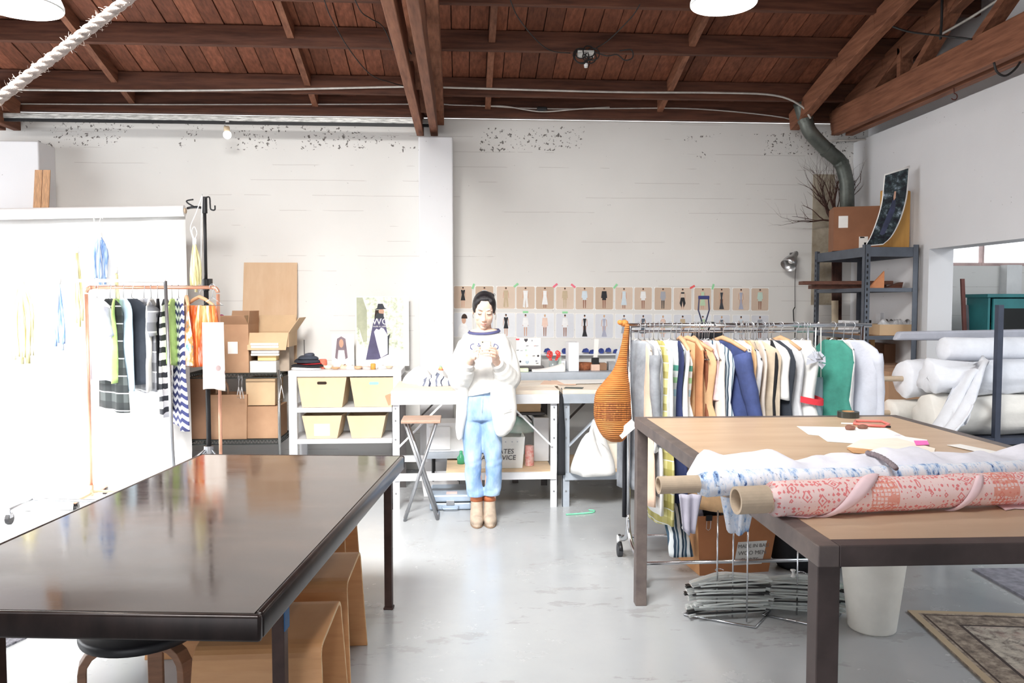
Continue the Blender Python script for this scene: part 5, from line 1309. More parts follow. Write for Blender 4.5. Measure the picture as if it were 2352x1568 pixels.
for s in ((1189, 779, 'lips', red), (1208, 781, 'heart', dk), (1222, 782, 'star', PR['grey']), (1211, 794, 'bar', dk), (1229, 794, 'bar', pk), (1234, 794, 'bar', PR['grey']), (1189, 804, 'bar', dk), (1198, 805, 'bar', PR['grey']), (1208, 804, 'dot', PR['mint']), (1210, 816, 'dot', M('sticker_cream', (240, 232, 200), .6)), (1226, 817, 'bar', dk), (1236, 817, 'dot', dk), (1195, 830, 'dot', PR['dark']), (1211, 832, 'heart', pb), (1232, 829, 'dot', PR['grey']), (1234, 834, 'bar', dk)): stk(*s)
# row of blue fabric spools pinned on the wall
m_indigo = M('indigo_thread', (58, 76, 150), .8, var=.35, scale=30)
rn = random.Random(21)
for k, px in enumerate([1256, 1297, 1344, 1359, 1381, 1396, 1413, 1440, 1455]):
    q = W(px, 806 + rn.uniform(-3, 2), 7.26); w_ = rn.uniform(.022, .034); mb = MB()
    if k % 3 == 1: mb.lathe([(.008, -.012), (w_, -.010), (w_, .010), (.008, .012)], q, 14, (R(90), 0, 0))
    else: mb.prism([(-w_, -.018), (w_, -.018), (w_ * .9, .008), (w_ * .4, .02), (-w_ * .6, .012)], .03, q + Vector((0, -.0, 0)), (1, 0, 0), (0, 0, 1))
    mb.build('indigo_swatch', m_indigo, label='small indigo cloth swatch pinned in a row under the photographs', cat='swatch', group='indigo swatches on the wall')
mb = MB(); a = W(1240, 812, YB); b = W(1470, 812, YB); mb.b2((a.x, YB - .07, a.z - .012), (b.x, YB, a.z)); mb.build('wall_ledge', m_ws, label='thin white wall ledge under the indigo swatches', cat='ledge')
# bouquet, laptop stand, baskets and boxes on the raised counter
q = Vector((W(1270, 840, 6.85).x, 6.85, zu))
o = thing('scissor_pot', 'glass pot of red handled scissors on the raised counter', 'pot', q)
mb = MB(); mb.lathe([(.03, 0), (.034, .005), (.036, .09), (.033, .09), (.031, .008), (.001, .006)], q, 18, cap=False); mb.build('pot', M('grey_glass', (150, 158, 158), .2, var=.1), o, smooth=True)
mb = MB(); rn = random.Random(2)
for k in range(7):
    an = rn.uniform(0, 6.28); tip = q + Vector((.03 * math.cos(an) + rn.uniform(-.02, .02), .02 * math.sin(an), .13 + rn.uniform(0, .035))); mb.tube(arc(tip, .015, 0, 6.28, 10, (1, .3, 0), (0, .3, 1)), .0045, 6); mb.tube([q + Vector((0, 0, .03)), tip + Vector((0, 0, -.015))], .004, 5)
mb.build('handles', M('scissor_red', (236, 66, 60), .4, var=.05), o, smooth=True, label='red scissor handles')
def lbx(name, label, px0, py0, px1, py1, Y, d, mat, cat, z0=None, bev=.003):
    a = W(px0, py1, Y); b = W(px1, py0, Y); mb = MB(); mb.b2((a.x, Y, z0 if z0 is not None else a.z), (b.x, Y + d, b.z)); return mb.build(name, mat, label=label, cat=cat, bev=bev)
lbx('fabric_box', 'pale grey box behind the scissor pot', 1276, 828, 1299, 846, 6.9, .12, M('pale_grey_box', (226, 230, 234), .6, var=.03), 'box', zu + .001)
lbx('green_card', 'pale green card beside the scissor handles', 1282, 815, 1289, 830, 6.89, .004, PR['mint'], 'card', zu + .001)
mb = MB(); rows = []
for i in range(13):
    f = i / 12; px = lerp(1222, 1296, f); h_ = .018 + .055 * f ** 2; c = W(px, 850, 6.75)
    rows.append([Vector((c.x, 6.72 + .05 + .09 * math.cos(a_), zu + .002 + max(0, h_ * math.sin(a_)))) for a_ in [math.pi * j / 10 for j in range(11)]])
mb.loft(rows); mb.build('draped_paper', m_paper, smooth=True, label='white paper swoop lying before the scissor pot', cat='paper')
lbx('book', 'pale green book at the edge of the raised counter', 1188, 846, 1214, 851, 6.72, .15, M('pale_green_cover', (226, 240, 200), .6), 'book', zu + .001)
lbx('dark_tray', 'dark tray under the sticker board', 1194, 841, 1250, 845, 6.78, .1, m_dk, 'tray', zu + .012)
q = Vector((W(1341, 838, 6.85).x, 6.88, zu + .001))
mb = MB(); mb.lathe([(.05, 0), (.06, .01), (.072, .065), (.066, .065), (.052, .012), (.001, .008)], q, 20, cap=False, sx=1.15); mb.build('wicker_basket', M('brown_wicker', (160, 96, 62), .8, var=.3, scale=40, bump=.5), smooth=True, label='small brown wicker basket on the raised counter', cat='basket')
lbx('card_box', 'pinkish card box beside the wicker basket', 1358, 837, 1378, 849, 6.80, .1, M('pinkish_card', (230, 196, 176), .8, var=.05), 'box', zu + .001)
lbx('card_box', 'brown card box with open side on the counter', 1378, 834, 1394, 846, 6.82, .1, m_cardd, 'box', zu + .001)
lbx('card_box', 'grey lidded tin on the raised counter', 1398, 831, 1414, 849, 6.82, .1, M('grey_tin', (180, 180, 182), .4, .4), 'tin', zu + .001)
lbx('tape_dispenser', 'black box holding a white paper strip', 1360, 821, 1376, 834, 6.84, .05, m_blackpl, 'dispenser', W(1360, 837, 6.84).z)
mb = MB(); a = W(1366, 822, 6.86); mb.hexa([(a.x - .012, 6.86, a.z), (a.x + .024, 6.86, a.z), (a.x + .024, 6.863, a.z), (a.x - .012, 6.863, a.z)], [(a.x - .004, 6.86, W(1366, 778, 6.86).z), (a.x + .036, 6.86, W(1366, 778, 6.86).z), (a.x + .036, 6.863, W(1366, 778, 6.86).z), (a.x - .004, 6.863, W(1366, 778, 6.86).z)]); mb.build('paper_strip', m_paper, label='tall white paper strip standing in the black box', cat='paper')

# ---- papers and cloth on the benches
def flat(name, label, cx, cy, w_, d_, rot, mat, cat='paper', z=None, th=.002):
    q = F(cx, cy, zd); mb = MB(); mb.box((q.x, q.y, (z if z is not None else zd) + th / 2 + .0008), (w_, d_, th), (0, 0, R(rot))); return mb.build(name, mat, label=label, cat=cat)
flat('pattern_sheet', 'cream pattern sheet on the white bench', 1232, 883, .30, .28, 8, M('cream_paper', (246, 236, 222), .8)); flat('pattern_sheet', 'kraft pattern sheet between the two benches', 1285, 880, .28, .3, -12, M('peach_paper', (240, 206, 182), .8, var=.04), z=zd + .003)
flat('pattern_sheet', 'white pattern sheet on the grey bench', 1345, 878, .42, .3, 5, m_paper, z=zd + .006); flat('clipboard', 'dark green folder edge under the white sheets', 1318, 891, .14, .1, -15, M('dark_green_folder', (70, 84, 80), .6), 'folder', z=zd + .0)
def heap(name, label, cx, cy, w_, d_, h_, mat, seed, cat='cloth', zbase=None):
    q = F(cx, cy, zbase if zbase is not None else zd); rn = random.Random(seed); ph = [rn.uniform(0, 6.28) for _ in range(5)]; rows = []
    for i in range(9):
        f = i / 8; s = math.cos(f * math.pi / 2) ** .6 if f < 1 else .04
        rows.append([Vector((q.x + w_ * s * math.cos(a_) * (1 + .12 * math.sin(3 * a_ + ph[0]) + .08 * math.sin(5 * a_ + ph[1])), q.y + d_ * s * math.sin(a_) * (1 + .1 * math.sin(4 * a_ + ph[2])), (zbase if zbase is not None else zd) + .001 + h_ * f * (1 + .25 * math.sin(2 * a_ + ph[3]) + .12 * math.sin(5 * a_ + ph[4] + f * 3)))) for a_ in [2 * math.pi * j / 32 for j in range(32)]])
    mb = MB(); mb.loft(rows); return mb.build(name, mat, smooth=True, label=label, cat=cat)
heap('cloth_heap', 'grey and white striped cloth heap on the white bench', 1003, 884, .155, .11, .075, stripes('grey_white_zigzag', [(1, (238, 240, 244)), (.5, (120, 126, 146)), (1, (220, 224, 232)), (.25, (60, 64, 84))], 0, .11, wob=.12), 3)
heap('cloth_heap', 'white cloth heap beside the striped one', 965, 880, .12, .1, .11, c_white, 6)
heap('cloth_heap', 'small heap with rainbow edge on the white bench', 1013, 872, .05, .06, .105, stripes('rainbow_edge', [(3, (244, 244, 244)), (.5, (250, 150, 110)), (.5, (250, 226, 130)), (.5, (180, 226, 190))], 2, .12), 8)
p = F(905, 900, zd); mb = MB(); mb.box((p.x - .02, YD0 + .06, zd - .06), (.09, .05, .075), (0, R(-20), 0)); mb.build('card_scrap', m_card, label='brown card scrap at the corner of the white bench', cat='card', bev=.002)

# ---- folding stool, white cabinet, case and mail tote below the bench
q = F(965, 1160, 0); q = Vector((W(962, 960, 5.62).x, 5.66, 0)); zst = W(980, 962, 5.6).z
o = thing('folding_stool', 'wooden-topped folding stool with crossed steel legs', 'stool', q)
mb = MB(); mb.b2((q.x - .12, q.y - .13, zst - .022), (q.x + .155, q.y + .13, zst)); mb.build('seat', M('walnut_stool_top', (178, 146, 126), .5, var=.12, stretch=(1, 6, 1)), o, bev=.005)
for y in (-.11, .11):
    mb = MB(); mb.tube([(q.x - .10, q.y + y, .0), (q.x + .125, q.y + y, zst - .02)], .011, 8); mb.build('leg', m_alu, o, smooth=True)
    mb = MB(); mb.tube([(q.x + .13, q.y + y * .8, .0), (q.x - .095, q.y + y * .8, zst - .02)], .011, 8); mb.build('leg', m_alu, o, smooth=True)
mb = MB(); mb.tube([(q.x + .13, q.y - .088, .012), (q.x + .13, q.y + .088, .012)], .011, 8); mb.tube([(q.x - .10, q.y - .11, .012), (q.x - .10, q.y + .11, .012)], .011, 8); mb.build('foot_rail', m_alu, o, smooth=True)
a = W(980, 1038, 6.35); b = W(1066, 970, 6.35)
o = thing('white_cabinet', 'white cabinet on casters below the bench', 'cabinet', (a.x, 6.35, 0))
mb = MB(); mb.b2((a.x, 6.35, a.z), (b.x, 6.6, b.z)); mb.build('body', m_ws, o, bev=.006)
mb = MB(); mb.b2((a.x + .02, 6.337, a.z + .02), (a.x + .19, 6.349, b.z - .03)); mb.build('door', m_ws, o, bev=.004)
mb = MB(); mb.b2((a.x - .02, 6.33, a.z - .05), (b.x + .02, 6.6, a.z)); mb.build('plinth', m_gs, o)
for x in (a.x + .05, b.x - .05):
    for y in (6.38, 6.56):
        mb = MB(); mb.tube([(x - .012, y, .032), (x + .012, y, .032)], .032, 12); mb.tube([(x, y, .04), (x, y, a.z - .05)], .012, 8); mb.build('caster', m_blackpl, o)
q = F(1030, 1172, 0); a = F(987, 1172, 0); b = F(1082, 1172, 0)
m_case = M('blue_grey_case', (170, 186, 204), .35, .1, var=.05)
o = thing('hard_case', 'blue grey hard case lying by the person\'s feet', 'case', (q.x, q.y + .18, 0))
mb = MB(); mb.b2((a.x, q.y, .004), (b.x, q.y + .36, .058)); mb.build('base_shell', m_case, o, bev=.012, smooth=False)
mb = MB(); mb.b2((a.x, q.y, .062), (b.x, q.y + .36, .115)); mb.build('lid', m_case, o, bev=.012)
mb = MB(); mb.b2((a.x + .003, q.y + .003, .057), (b.x - .003, q.y + .357, .063)); mb.build('seam', m_blackpl, o)
mb = MB(); cx = (a.x + b.x) / 2; mb.b2((cx - .03, q.y - .006, .04), (cx + .03, q.y, .075)); mb.build('latch', m_alu, o, bev=.002)
mb = MB(); mb.tube([(cx - .06, q.y - .005, .03), (cx - .05, q.y - .035, .02), (cx + .05, q.y - .035, .02), (cx + .06, q.y - .005, .03)], .006, 6); mb.build('handle', m_case, o, smooth=True)
mb = MB(); mb.b2((cx - .03, q.y + .02, .1155), (cx + .05, q.y + .1, .1165)); mb.build('sticker', M('pinkish_sticker', (236, 200, 196), .7), o)
# tilted case lid leaning behind
mb = MB(); mb.hexa([(a.x - .06, q.y + .42, .003), (b.x - .08, q.y + .42, .003), (b.x - .08, q.y + .44, .003), (a.x - .06, q.y + .44, .003)], [(a.x - .1, q.y + .62, .15), (b.x - .1, q.y + .62, .15), (b.x - .1, q.y + .63, .16), (a.x - .1, q.y + .63, .16)]); mb.build('white_sheet_board', m_ws, label='white board leaning below the bench behind the case', cat='board')
# mail tote
YT = 6.0
a = W(1100, 1090, YT); b = W(1210, 1000, YT)
m_tote = M('white_corrugated_plastic', (238, 238, 234), .5, var=.03)
def tx(o, P, hw, hd, h):
    mb = MB(); mb.hexa([P(-hw + .008, -hd - .004, h * .76), P(hw - .008, -hd - .004, h * .76), P(hw - .008, -hd, h * .76), P(-hw + .008, -hd, h * .76)], [P(-hw, -hd - .004, h), P(hw, -hd - .004, h), P(hw, -hd, h), P(-hw, -hd, h)]); mb.build('rim', m_tote, o)
    ink = M('dark_print_ink', (64, 64, 66), .7)
    text('UNITED STATES', 'lettering', .052, ink, o, P(-.25, -hd - .002, h * .47), extrude=.0006, shear=.12); text('POSTAL SERVICE', 'lettering', .052, ink, o, P(-.25, -hd - .002, h * .27), extrude=.0006, shear=.12)
    for x in (.06, .11, .15): mb = MB(); mb.tube([P(x, -hd - .007, h * .85), P(x, -hd - .003, h * .85)], .005, 8); mb.build('rivet', m_alu, o)
carton('mail_tote', 'white mail tote with printed lettering on the bench shelf', 1080, 1003, 1206, 1089, YT, .34, m_tote, .27 + .002, .02, {}, 'tote', tx)
heap('cloth_heap', 'white cloth with green edge spilling from the mail tote', 1182, 990, .16, .12, .1, M('white_mint_cloth', (232, 242, 236), .85, c2=(110, 180, 160), scale=3), 11, zbase=W(1180, 1000, 6.15).z)
p = W(1216, 1060, 6.1); mb = MB(); mb.lathe([(.035, 0), (.035, .15), (.03, .155)], (p.x, 6.1, .272), 16); mb.build('printed_tin', M('red_floral_tin', (230, 120, 112), .5, c2=(250, 232, 226), scale=30), label='red floral tin beside the mail tote', cat='tin', smooth=False)
p = W(1235, 1060, 6.25); mb = MB(); mb.b2((p.x - .03, 6.25, .272), (p.x + .09, 6.45, .62)); mb.build('white_drum', m_ws, label='white carton behind the floral tin', cat='carton', bev=.004)
p = W(1053, 1032, 6.2); mb = MB(); mb.lathe([(.03, 0), (.032, .05), (.018, .065), (.012, .085), (.012, .1)], (p.x + .02, 6.2, .272), 14); mb.build('green_bottle', M('green_glass', (70, 170, 126), .3), smooth=True, label='small green bottle below the bench', cat='bottle')
# dark clothes hung between the benches and boxes below the grey bench
garment('dark_apron', 'black apron hung between the two benches', 'apron', W(1291, 905, 5.9), R(80), [(0, .05), (.05, .08), (.6, .07)], c_black, .05, .012, 4)
p = W(1291, 905, 5.9); mb = MB(); mb.tube([p + Vector((0, 0, -.01)), p + Vector((0, -.0, .035)), p + Vector((.0, .04, .04))], .004, 6); mb.build('apron_hook', m_dk, label='dark hook holding the black apron', cat='hook')
carton('cardboard_box', 'tan box on the floor side of the white bench', 1178, 912, 1242, 945, 6.3, .25, m_card2, W(1178, 946, 6.3).z)
mb = MB(); a = W(1178, 947, 6.3); b = W(1245, 947, 6.3); mb.b2((a.x - .1, 6.28, a.z - .02), (b.x + .02, 6.58, a.z - .001)); mb.build('bench_drawer_board', m_dk, label='dark board hung below the white bench top', cat='board')
for y in (6.3, 6.56):
    for x in (a.x - .08, b.x):
        pass
heap('white_sack', 'white sack slumped on the grey bench shelf', 1362, 1085, .17, .16, .30, c_white, 14, 'sack', .262)
carton('storage_bin', 'open white carton under the grey bench', 1388, 1018, 1450, 1090, 5.98, .3, M('warm_white_card', (240, 232, 218), .7, var=.04), .262, .0, {'l': 20}, 'bin')
p = F(1305, 1180, 0); pts = [F(x, y, .006) for x, y in ((1300, 1181), (1320, 1180), (1345, 1178), (1362, 1176), (1365, 1172), (1352, 1171))]
mb = MB(); mb.tube(spline(pts, 4), .006, 6); mb.build('green_hose', M('mint_hose', (130, 220, 180), .5), smooth=True, label='mint green cord end on the floor by the bench leg', cat='cord')
# ================================================================== rolling rack behind the cutting table
YK = 4.46
m_chr = m_chrome
zk = W(1700, 747, YK).z
xk0 = W(1445, 900, YK).x; xk1 = W(1980, 800, YK).x
o = thing('rolling_rack', 'chrome rolling garment rack behind the cutting table', 'clothes rack', (xk0, YK, 0))
mb = MB(); mb.tube([(xk0 - .02, YK, zk), (xk1 + .05, YK, zk)], .013, 12); mb.build('top_bar', m_chr, o, smooth=True)
mb = MB(); mb.tube([(xk0, YK + .03, zk - .035), (xk1, YK + .03, zk - .035)], .008, 10); mb.build('second_bar', m_chr, o, smooth=True)
for x, s in ((xk0, -1), (xk1, 1)):
    mb = MB(); mb.tube([(x, YK, .3), (x, YK, zk)], .0125, 12); mb.build('upright', m_chr, o, smooth=True)
    mb = MB(); mb.tube([(x + .018 * s, YK + .02, .3), (x + .018 * s, YK + .02, zk - .35)], .014, 12); mb.build('sleeve_tube', M('black_chrome', (52, 52, 58), .3, .6), o, smooth=True)
    mb = MB(); mb.tube(bez((x, YK, .32), (x, YK, .2), (x + .01, YK - .04, .13), (x + .02, YK - .27, .12), 10), .0125, 10); mb.tube(bez((x, YK, .32), (x, YK, .2), (x, YK + .04, .13), (x, YK + .25, .12), 10), .0125, 10); mb.build('foot', m_chr, o, smooth=True)
    for dy, dx in ((-.27, .02), (.25, 0)):
        c = Vector((x + dx, YK + dy, 0))
        mb = MB(); mb.tube([c + Vector((0, 0, .08)), c + Vector((0, 0, .125))], .016, 10); mb.build('caster_stem', m_white_paint, o, smooth=True)
        mb = MB(); mb.tube([c + Vector((-.014, -.012, .036)), c + Vector((.014, -.012, .036))], .036, 18); mb.build('caster', M('grey_black_rubber', (52, 54, 58), .5), o, smooth=False)
        mb = MB(); mb.tube(arc(c + Vector((0, -.012, .036)), .042, R(20), R(160), 8, (0, 1, 0)), .012, 6, sq=1.4); mb.build('caster_hood', m_blackpl, o, smooth=True)
for dy in (-.26, .24):
    mb = MB(); mb.tube([(xk0 + .015, YK + dy, .12), (xk1, YK + dy, .12)], .011, 10); mb.build('base_rail', m_chr, o, smooth=True)

c_marl = cloth('grey_marl_knit', (150, 154, 160), .18); c_peach = cloth('peach_linen', (240, 208, 184), .06); c_pgrey = cloth('pale_grey_linen', (222, 224, 228), .06)
c_teal = cloth('teal_cotton', (74, 156, 140), .12); c_beige = cloth('beige_silk', (214, 198, 176), .1); c_denim = cloth('indigo_denim', (70, 84, 136), .15); c_olive = plaid('olive_plaid', (190, 182, 110), (226, 220, 160), (170, 160, 90), .1, .09)
c_lav = cloth('lavender_grey_knit', (214, 218, 230), .06); c_blgrey = cloth('grey_blue_canvas', (170, 182, 196), .08); c_brown = cloth('rust_brown', (150, 92, 66)); c_pinkf = cloth('pink_floral', (240, 206, 206), .15)
t = NT('striped_sleeve_cotton'); z = t.sep(t.co())[2]
t.base(t.ramp(t.math('DIVIDE', z, .62), [(0, (240, 246, 244)), (.13, (112, 178, 166)), (.19, (244, 248, 246)), (.50, (190, 224, 236)), (.56, (244, 248, 246)), (.62, (182, 226, 172)), (.67, (244, 248, 246)), (.73, (98, 172, 152)), (.78, (240, 246, 244)), (.9, (206, 228, 228)), (.93, (240, 246, 244))], True)); t.set(.85); c_strip = t.m
t = NT('blue_stripe_cotton'); s_ = t.sep(t.co()); v_ = t.math('ADD', t.math('ADD', s_[0], s_[1]), t.math('MULTIPLY', t.noise(6, 2), .05)); t.base(t.ramp(t.math('FRACT', t.math('DIVIDE', v_, .055)), [(0, (240, 244, 246)), (.4, (84, 108, 128)), (.55, (206, 218, 226)), (.8, (60, 84, 104))], True)); t.set(.85); c_bstr = t.m
def bar_k(px):
    q = W(px, 747, YK); q.z = zk; return q
def belt(o, a, b, top):
    mb = MB(); n = 28; rings = []
    for z, g in ((-.30, 1), (-.335, 1)): rings.append([top + a * (.165 * math.cos(2 * math.pi * k / n)) + b * (.078 * math.sin(2 * math.pi * k / n)) + Vector((0, 0, z - .03 * math.cos(2 * math.pi * k / n))) for k in range(n)])
    mb.grid(rings, cu=True); mb.build('belt', cloth('red_ribbon', (226, 60, 72)), o, smooth=True)
G2 = 'garments on the chrome rack'
EK = R(-88)
rack_hang('k', [
    (1466, 'tee', .86, .2, c_marl, 'grey marl long cardigan at the bag end of the chrome rack', {'name': 'cardigan', 'cat': 'cardigan', 'turn': 26, 'sleeves': [(1, .5, .05, .02, None)]}),
    (1480, 'dress', .9, .17, c_peach, 'thin peach linen dress next to the grey cardigan', {'hem': .19}),
    (1491, 'tee', .6, .19, c_white, 'plain white tee pressed beside the peach dress', {}),
    (1501, 'dress', .95, .17, c_white, 'long white cotton dress next to the plain tee', {'hem': .21}),
    (1512, 'dress', 1.02, .16, c_olive, 'olive checked dress hanging below the table height', {'hem': .22, 'turn': 6}),
    (1521, 'tee', .58, .2, c_white, 'boxy white blouse beside the striped sleeve tee', {'name': 'blouse', 'cat': 'blouse'}),
    (1540, 'dress', .62, .16, c_strip, 'white tee with green and blue stripes on the chrome rack', {'name': 'shirt', 'cat': 'shirt', 'hem': .18, 'turn': 30}),
    (1553, 'dress', .9, .17, c_navy, 'plain navy dress behind the striped tee', {'hem': .2}),
    (1564, 'tee', .55, .18, c_white, 'white camisole on a wooden hanger by the navy dress', {'wood': True}),
    (1580, 'dress', .95, .2, c_tan, 'long tan linen dress flaring at its hem', {'hem': .34, 'turn': 34, 'wood': True}),
    (1594, 'tee', .62, .18, c_car, 'caramel linen top next to the tan dress', {'wood': True}),
    (1604, 'dress', .7, .15, c_brown, 'rust brown dress behind the caramel top', {'hem': .17}),
    (1613, 'tee', .34, .16, c_pinkf, 'short pink floral top above the striped dress', {'turn': 15}),
    (1628, 'dress', .92, .18, c_bstr, 'blue and white vertically striped dress', {'hem': .26, 'turn': 32}),
    (1640, 'tee', .5, .18, c_cream, 'cream blouse tucked beside the denim jacket', {'name': 'blouse', 'cat': 'blouse'}),
    (1660, 'tee', .74, .2, c_denim, 'indigo denim jacket with a full sleeve', {'name': 'jacket', 'cat': 'jacket', 'turn': 28, 'sleeves': [(1, .46, .075, .09, None)], 'wood': True}),
    (1686, 'dress', .98, .2, c_pgrey, 'long pale grey linen dress beside the denim jacket', {'hem': .3, 'turn': 30}),
    (1700, 'dress', .9, .17, c_white, 'slim white dress behind the pale grey one', {'hem': .2}),
    (1712, 'dress', .8, .18, c_tan, 'tan linen shift behind the pale grey dress', {'hem': .2}),
    (1724, 'tee', .55, .19, c_beige, 'beige silk blouse with a tilted collar', {'name': 'blouse', 'cat': 'blouse', 'turn': 40}),
    (1738, 'dress', .85, .15, c_cream, 'cream slip dress beside the beige blouse', {'hem': .17}),
    (1752, 'tee', .33, .17, c_white, 'short white gathered top on the chrome rack', {'turn': 40, 'thick': .07}),
    (1764, 'dress', .9, .14, c_black, 'narrow black slip behind the charcoal dress', {'hem': .15}),
    (1772, 'dress', .95, .17, c_char, 'charcoal dress with dropped shoulder', {'hem': .18, 'turn': 26}),
    (1793, 'dress', .95, .15, c_pgrey, 'pale grey balloon dress beside the belted white one', {'hem': .24, 'turn': 34, 'wood': True, 'thick': .07}),
    (1828, 'dress', .93, .14, c_white, 'white balloon dress with a red ribbon belt', {'hem': .25, 'turn': 42, 'thick': .09, 'extra': belt}),
    (1852, 'dress', .6, .10, c_cream, 'cream strappy top on a white hanger', {'hem': .12}),
    (1914, 'dress', 1.02, .15, c_teal, 'long teal green dress near the end of the chrome rack', {'hem': .25, 'turn': 24, 'thick': .06}),
    (1938, 'dress', .85, .14, c_white, 'slim white dress between teal and lavender', {'hem': .16}),
    (1957, 'tee', .6, .17, c_lav, 'lavender grey sweater at the end of the chrome rack', {'name': 'sweater', 'cat': 'sweater', 'turn': 36, 'thick': .07, 'sleeves': [(1, .48, .055, .03, None)]}),
], bar_k, EK, G2)
# empty wire hangers between the garments
for px in (1598, 1606, 1619, 1624, 1704, 1716, 1730, 1844, 1858): hanger('empty wire hanger between the garments on the chrome rack', bar_k(px), EK + R(px % 9 * 3 - 12), .17, .11, m_ws, group='empty hangers on the chrome rack')
garment('tote_bag', 'grey blue canvas tote hung on the chrome rack', 'bag', bar_k(1880) + Vector((0, 0, -.30)), R(15), [(0, .035), (.02, .038), (.45, .042)], c_blgrey, .04, .004, 3)
p = bar_k(1880); mb = MB(); mb.tube([p + Vector((-.02, 0, -.30)), p + Vector((-.014, 0, .0)), p + Vector((0, 0, .016)), p + Vector((.014, 0, .0)), p + Vector((.02, 0, -.30))], .004, 6); mb.build('tote_strap', c_white, label='thin white strap of the grey blue tote', cat='strap', smooth=True)
p = W(1872, 830, YK - .1); mb = MB()
for k in range(6):
    an = R(-30 + k * 42); d = Vector((math.cos(an) * .05, -.01 * k, math.sin(an) * .035)); mb.prism([(0, 0), (.055, -.018), (.06, .018)], .006, p + Vector((0, -.004 * k, 0)), Vector((math.cos(an), 0, math.sin(an))), Vector((-math.sin(an), 0, math.cos(an))))
mb.tube([p, p + Vector((.002, .1, .12)), Vector((p.x, YK, zk + .013))], .003, 5)
mb.build('ribbon_bow', c_lav, label='pale lavender ribbon bow on the chrome rack', cat='bow')
# dark strap loop standing over the rack
pts = [W(x, y, YK + .01) for x, y in ((1613, 745), (1612, 738), (1604, 712), (1606, 682), (1627, 682), (1629, 712), (1621, 738), (1620, 745))]
mb = MB(); mb.tube(pts, .006, 8, sq=.7); o = mb.build('strap_handle', cloth('dark_navy_webbing', (34, 36, 62)), smooth=True, label='dark navy strap loop rising above the chrome rack', cat='strap')
mb = MB(); mb.b2(W(1605, 687, YK + .004), W(1628, 679, YK + .02)); mb.build('grip', cloth('navy_grip', (30, 36, 84)), o, bev=.003)
garment('dark_bag', 'black cloth bag hung inside the chrome rack', 'bag', W(1625, 760, YK + .12), R(0), [(0, .09), (.03, .1), (.3, .1)], c_black, .05, .01, 9)
p = W(1625, 760, YK + .12); mb = MB(); mb.tube([p + Vector((0, 0, -.01)), p + Vector((0, -.06, .05)), (p.x, YK + .0, zk + .016), (p.x, YK - .02, zk)], .005, 6); mb.build('bag_strap', c_black, label='black strap of the cloth bag on the chrome rack', cat='strap', smooth=True)

# ------------------------------------------------------------------ woven bag
t = NT('amber_wicker')
P_ = t.co(); s_ = t.sep(P_)
rib = t.math('SINE', t.math('MULTIPLY', t.math('ADD', s_[2], t.math('MULTIPLY', t.noise(6, 2, .5, P_), .02)), 560))
bd_ = t.math('MULTIPLY', t.math('GREATER_THAN', s_[2], .125), t.math('LESS_THAN', s_[2], .225))
vo = t.n('ShaderNodeTexVoronoi'); vo.inputs['Scale'].default_value = 62; vo.inputs['Randomness'].default_value = .35; t.l(P_, vo.inputs['Vector'])
kn = t.math('MULTIPLY', bd_, t.math('GREATER_THAN', vo.outputs['Distance'], .46))
c = t.ramp(t.noise(12, 4, .6, t.co((1, 1, 5))), [(.3, (180, 106, 46)), (.7, (206, 136, 70))]); c = t.mix(t.math('MULTIPLY', t.math('LESS_THAN', rib, -.5), .28), c, (126, 62, 22)); c = t.mix(t.math('MULTIPLY', kn, .6), c, (116, 60, 28))
t.base(c); t.set(.6, 0, .4); t.bump(t.math('SUBTRACT', rib, t.math('MULTIPLY', kn, 2.0)), .6, .006)
m_wick = t.m
Yb = 4.36
secs = [(1441, 744, 5), (1436, 780, 7), (1430, 820, 11), (1424, 850, 17), (1416, 875, 29), (1408, 900, 40), (1407, 930, 44), (1407, 960, 43), (1409, 985, 36), (1412, 1003, 27), (1415, 1013, 15)]
cs_ = spline([Vector((x, y, w)) for x, y, w in secs], 4); rings = []
for v in cs_:
    c = W(v.x, v.y, Yb); hw = v.z * Yb / FPX; th = min(hw, .085) * (.85 if hw > .03 else .6)
    rings.append([c + Vector((hw * math.cos(2 * math.pi * k / 30), th * math.sin(2 * math.pi * k / 30), 0)) for k in range(30)])
o = thing('woven_bag', 'amber woven wicker bag tied to the rack end', 'bag', (W(1410, 1010, Yb).x, Yb, W(1410, 1014, Yb).z))
mb = MB(); mb.loft(rings[::-1]); mb.build('basket', m_wick, o, smooth=True)
m_amber = M('amber_cloth', (220, 140, 66), .7, var=.15, bump=.3)
p = W(1434, 742, YK - .03); mb = MB(); mb.ball(p, (.022, .03, .02), 10, 8); mb.ball(p + Vector((-.025, -.01, .004)), (.018, .016, .014), 10, 8, (0, R(20), 0)); mb.tube([p + Vector((0, .01, 0)), p + Vector((.016, .03, .0))], .016, 8); mb.build('knot', m_amber, o, smooth=True)
p = W(1440, 985, 4.3); mb = MB(); mb.box(p, (.11, .004, .05), (0, R(-40), 0)); ob = mb.build('swing_tag', m_paper, label='large white paper tag hung beside the woven bag', cat='tag')
mb = MB(); mb.tube([p + Vector((.03, .0, .04)), p + Vector((.03, .06, .2)), (xk0, YK - .013, p.z + .3)], .002, 5); mb.build('tag_string', m_paper, ob)

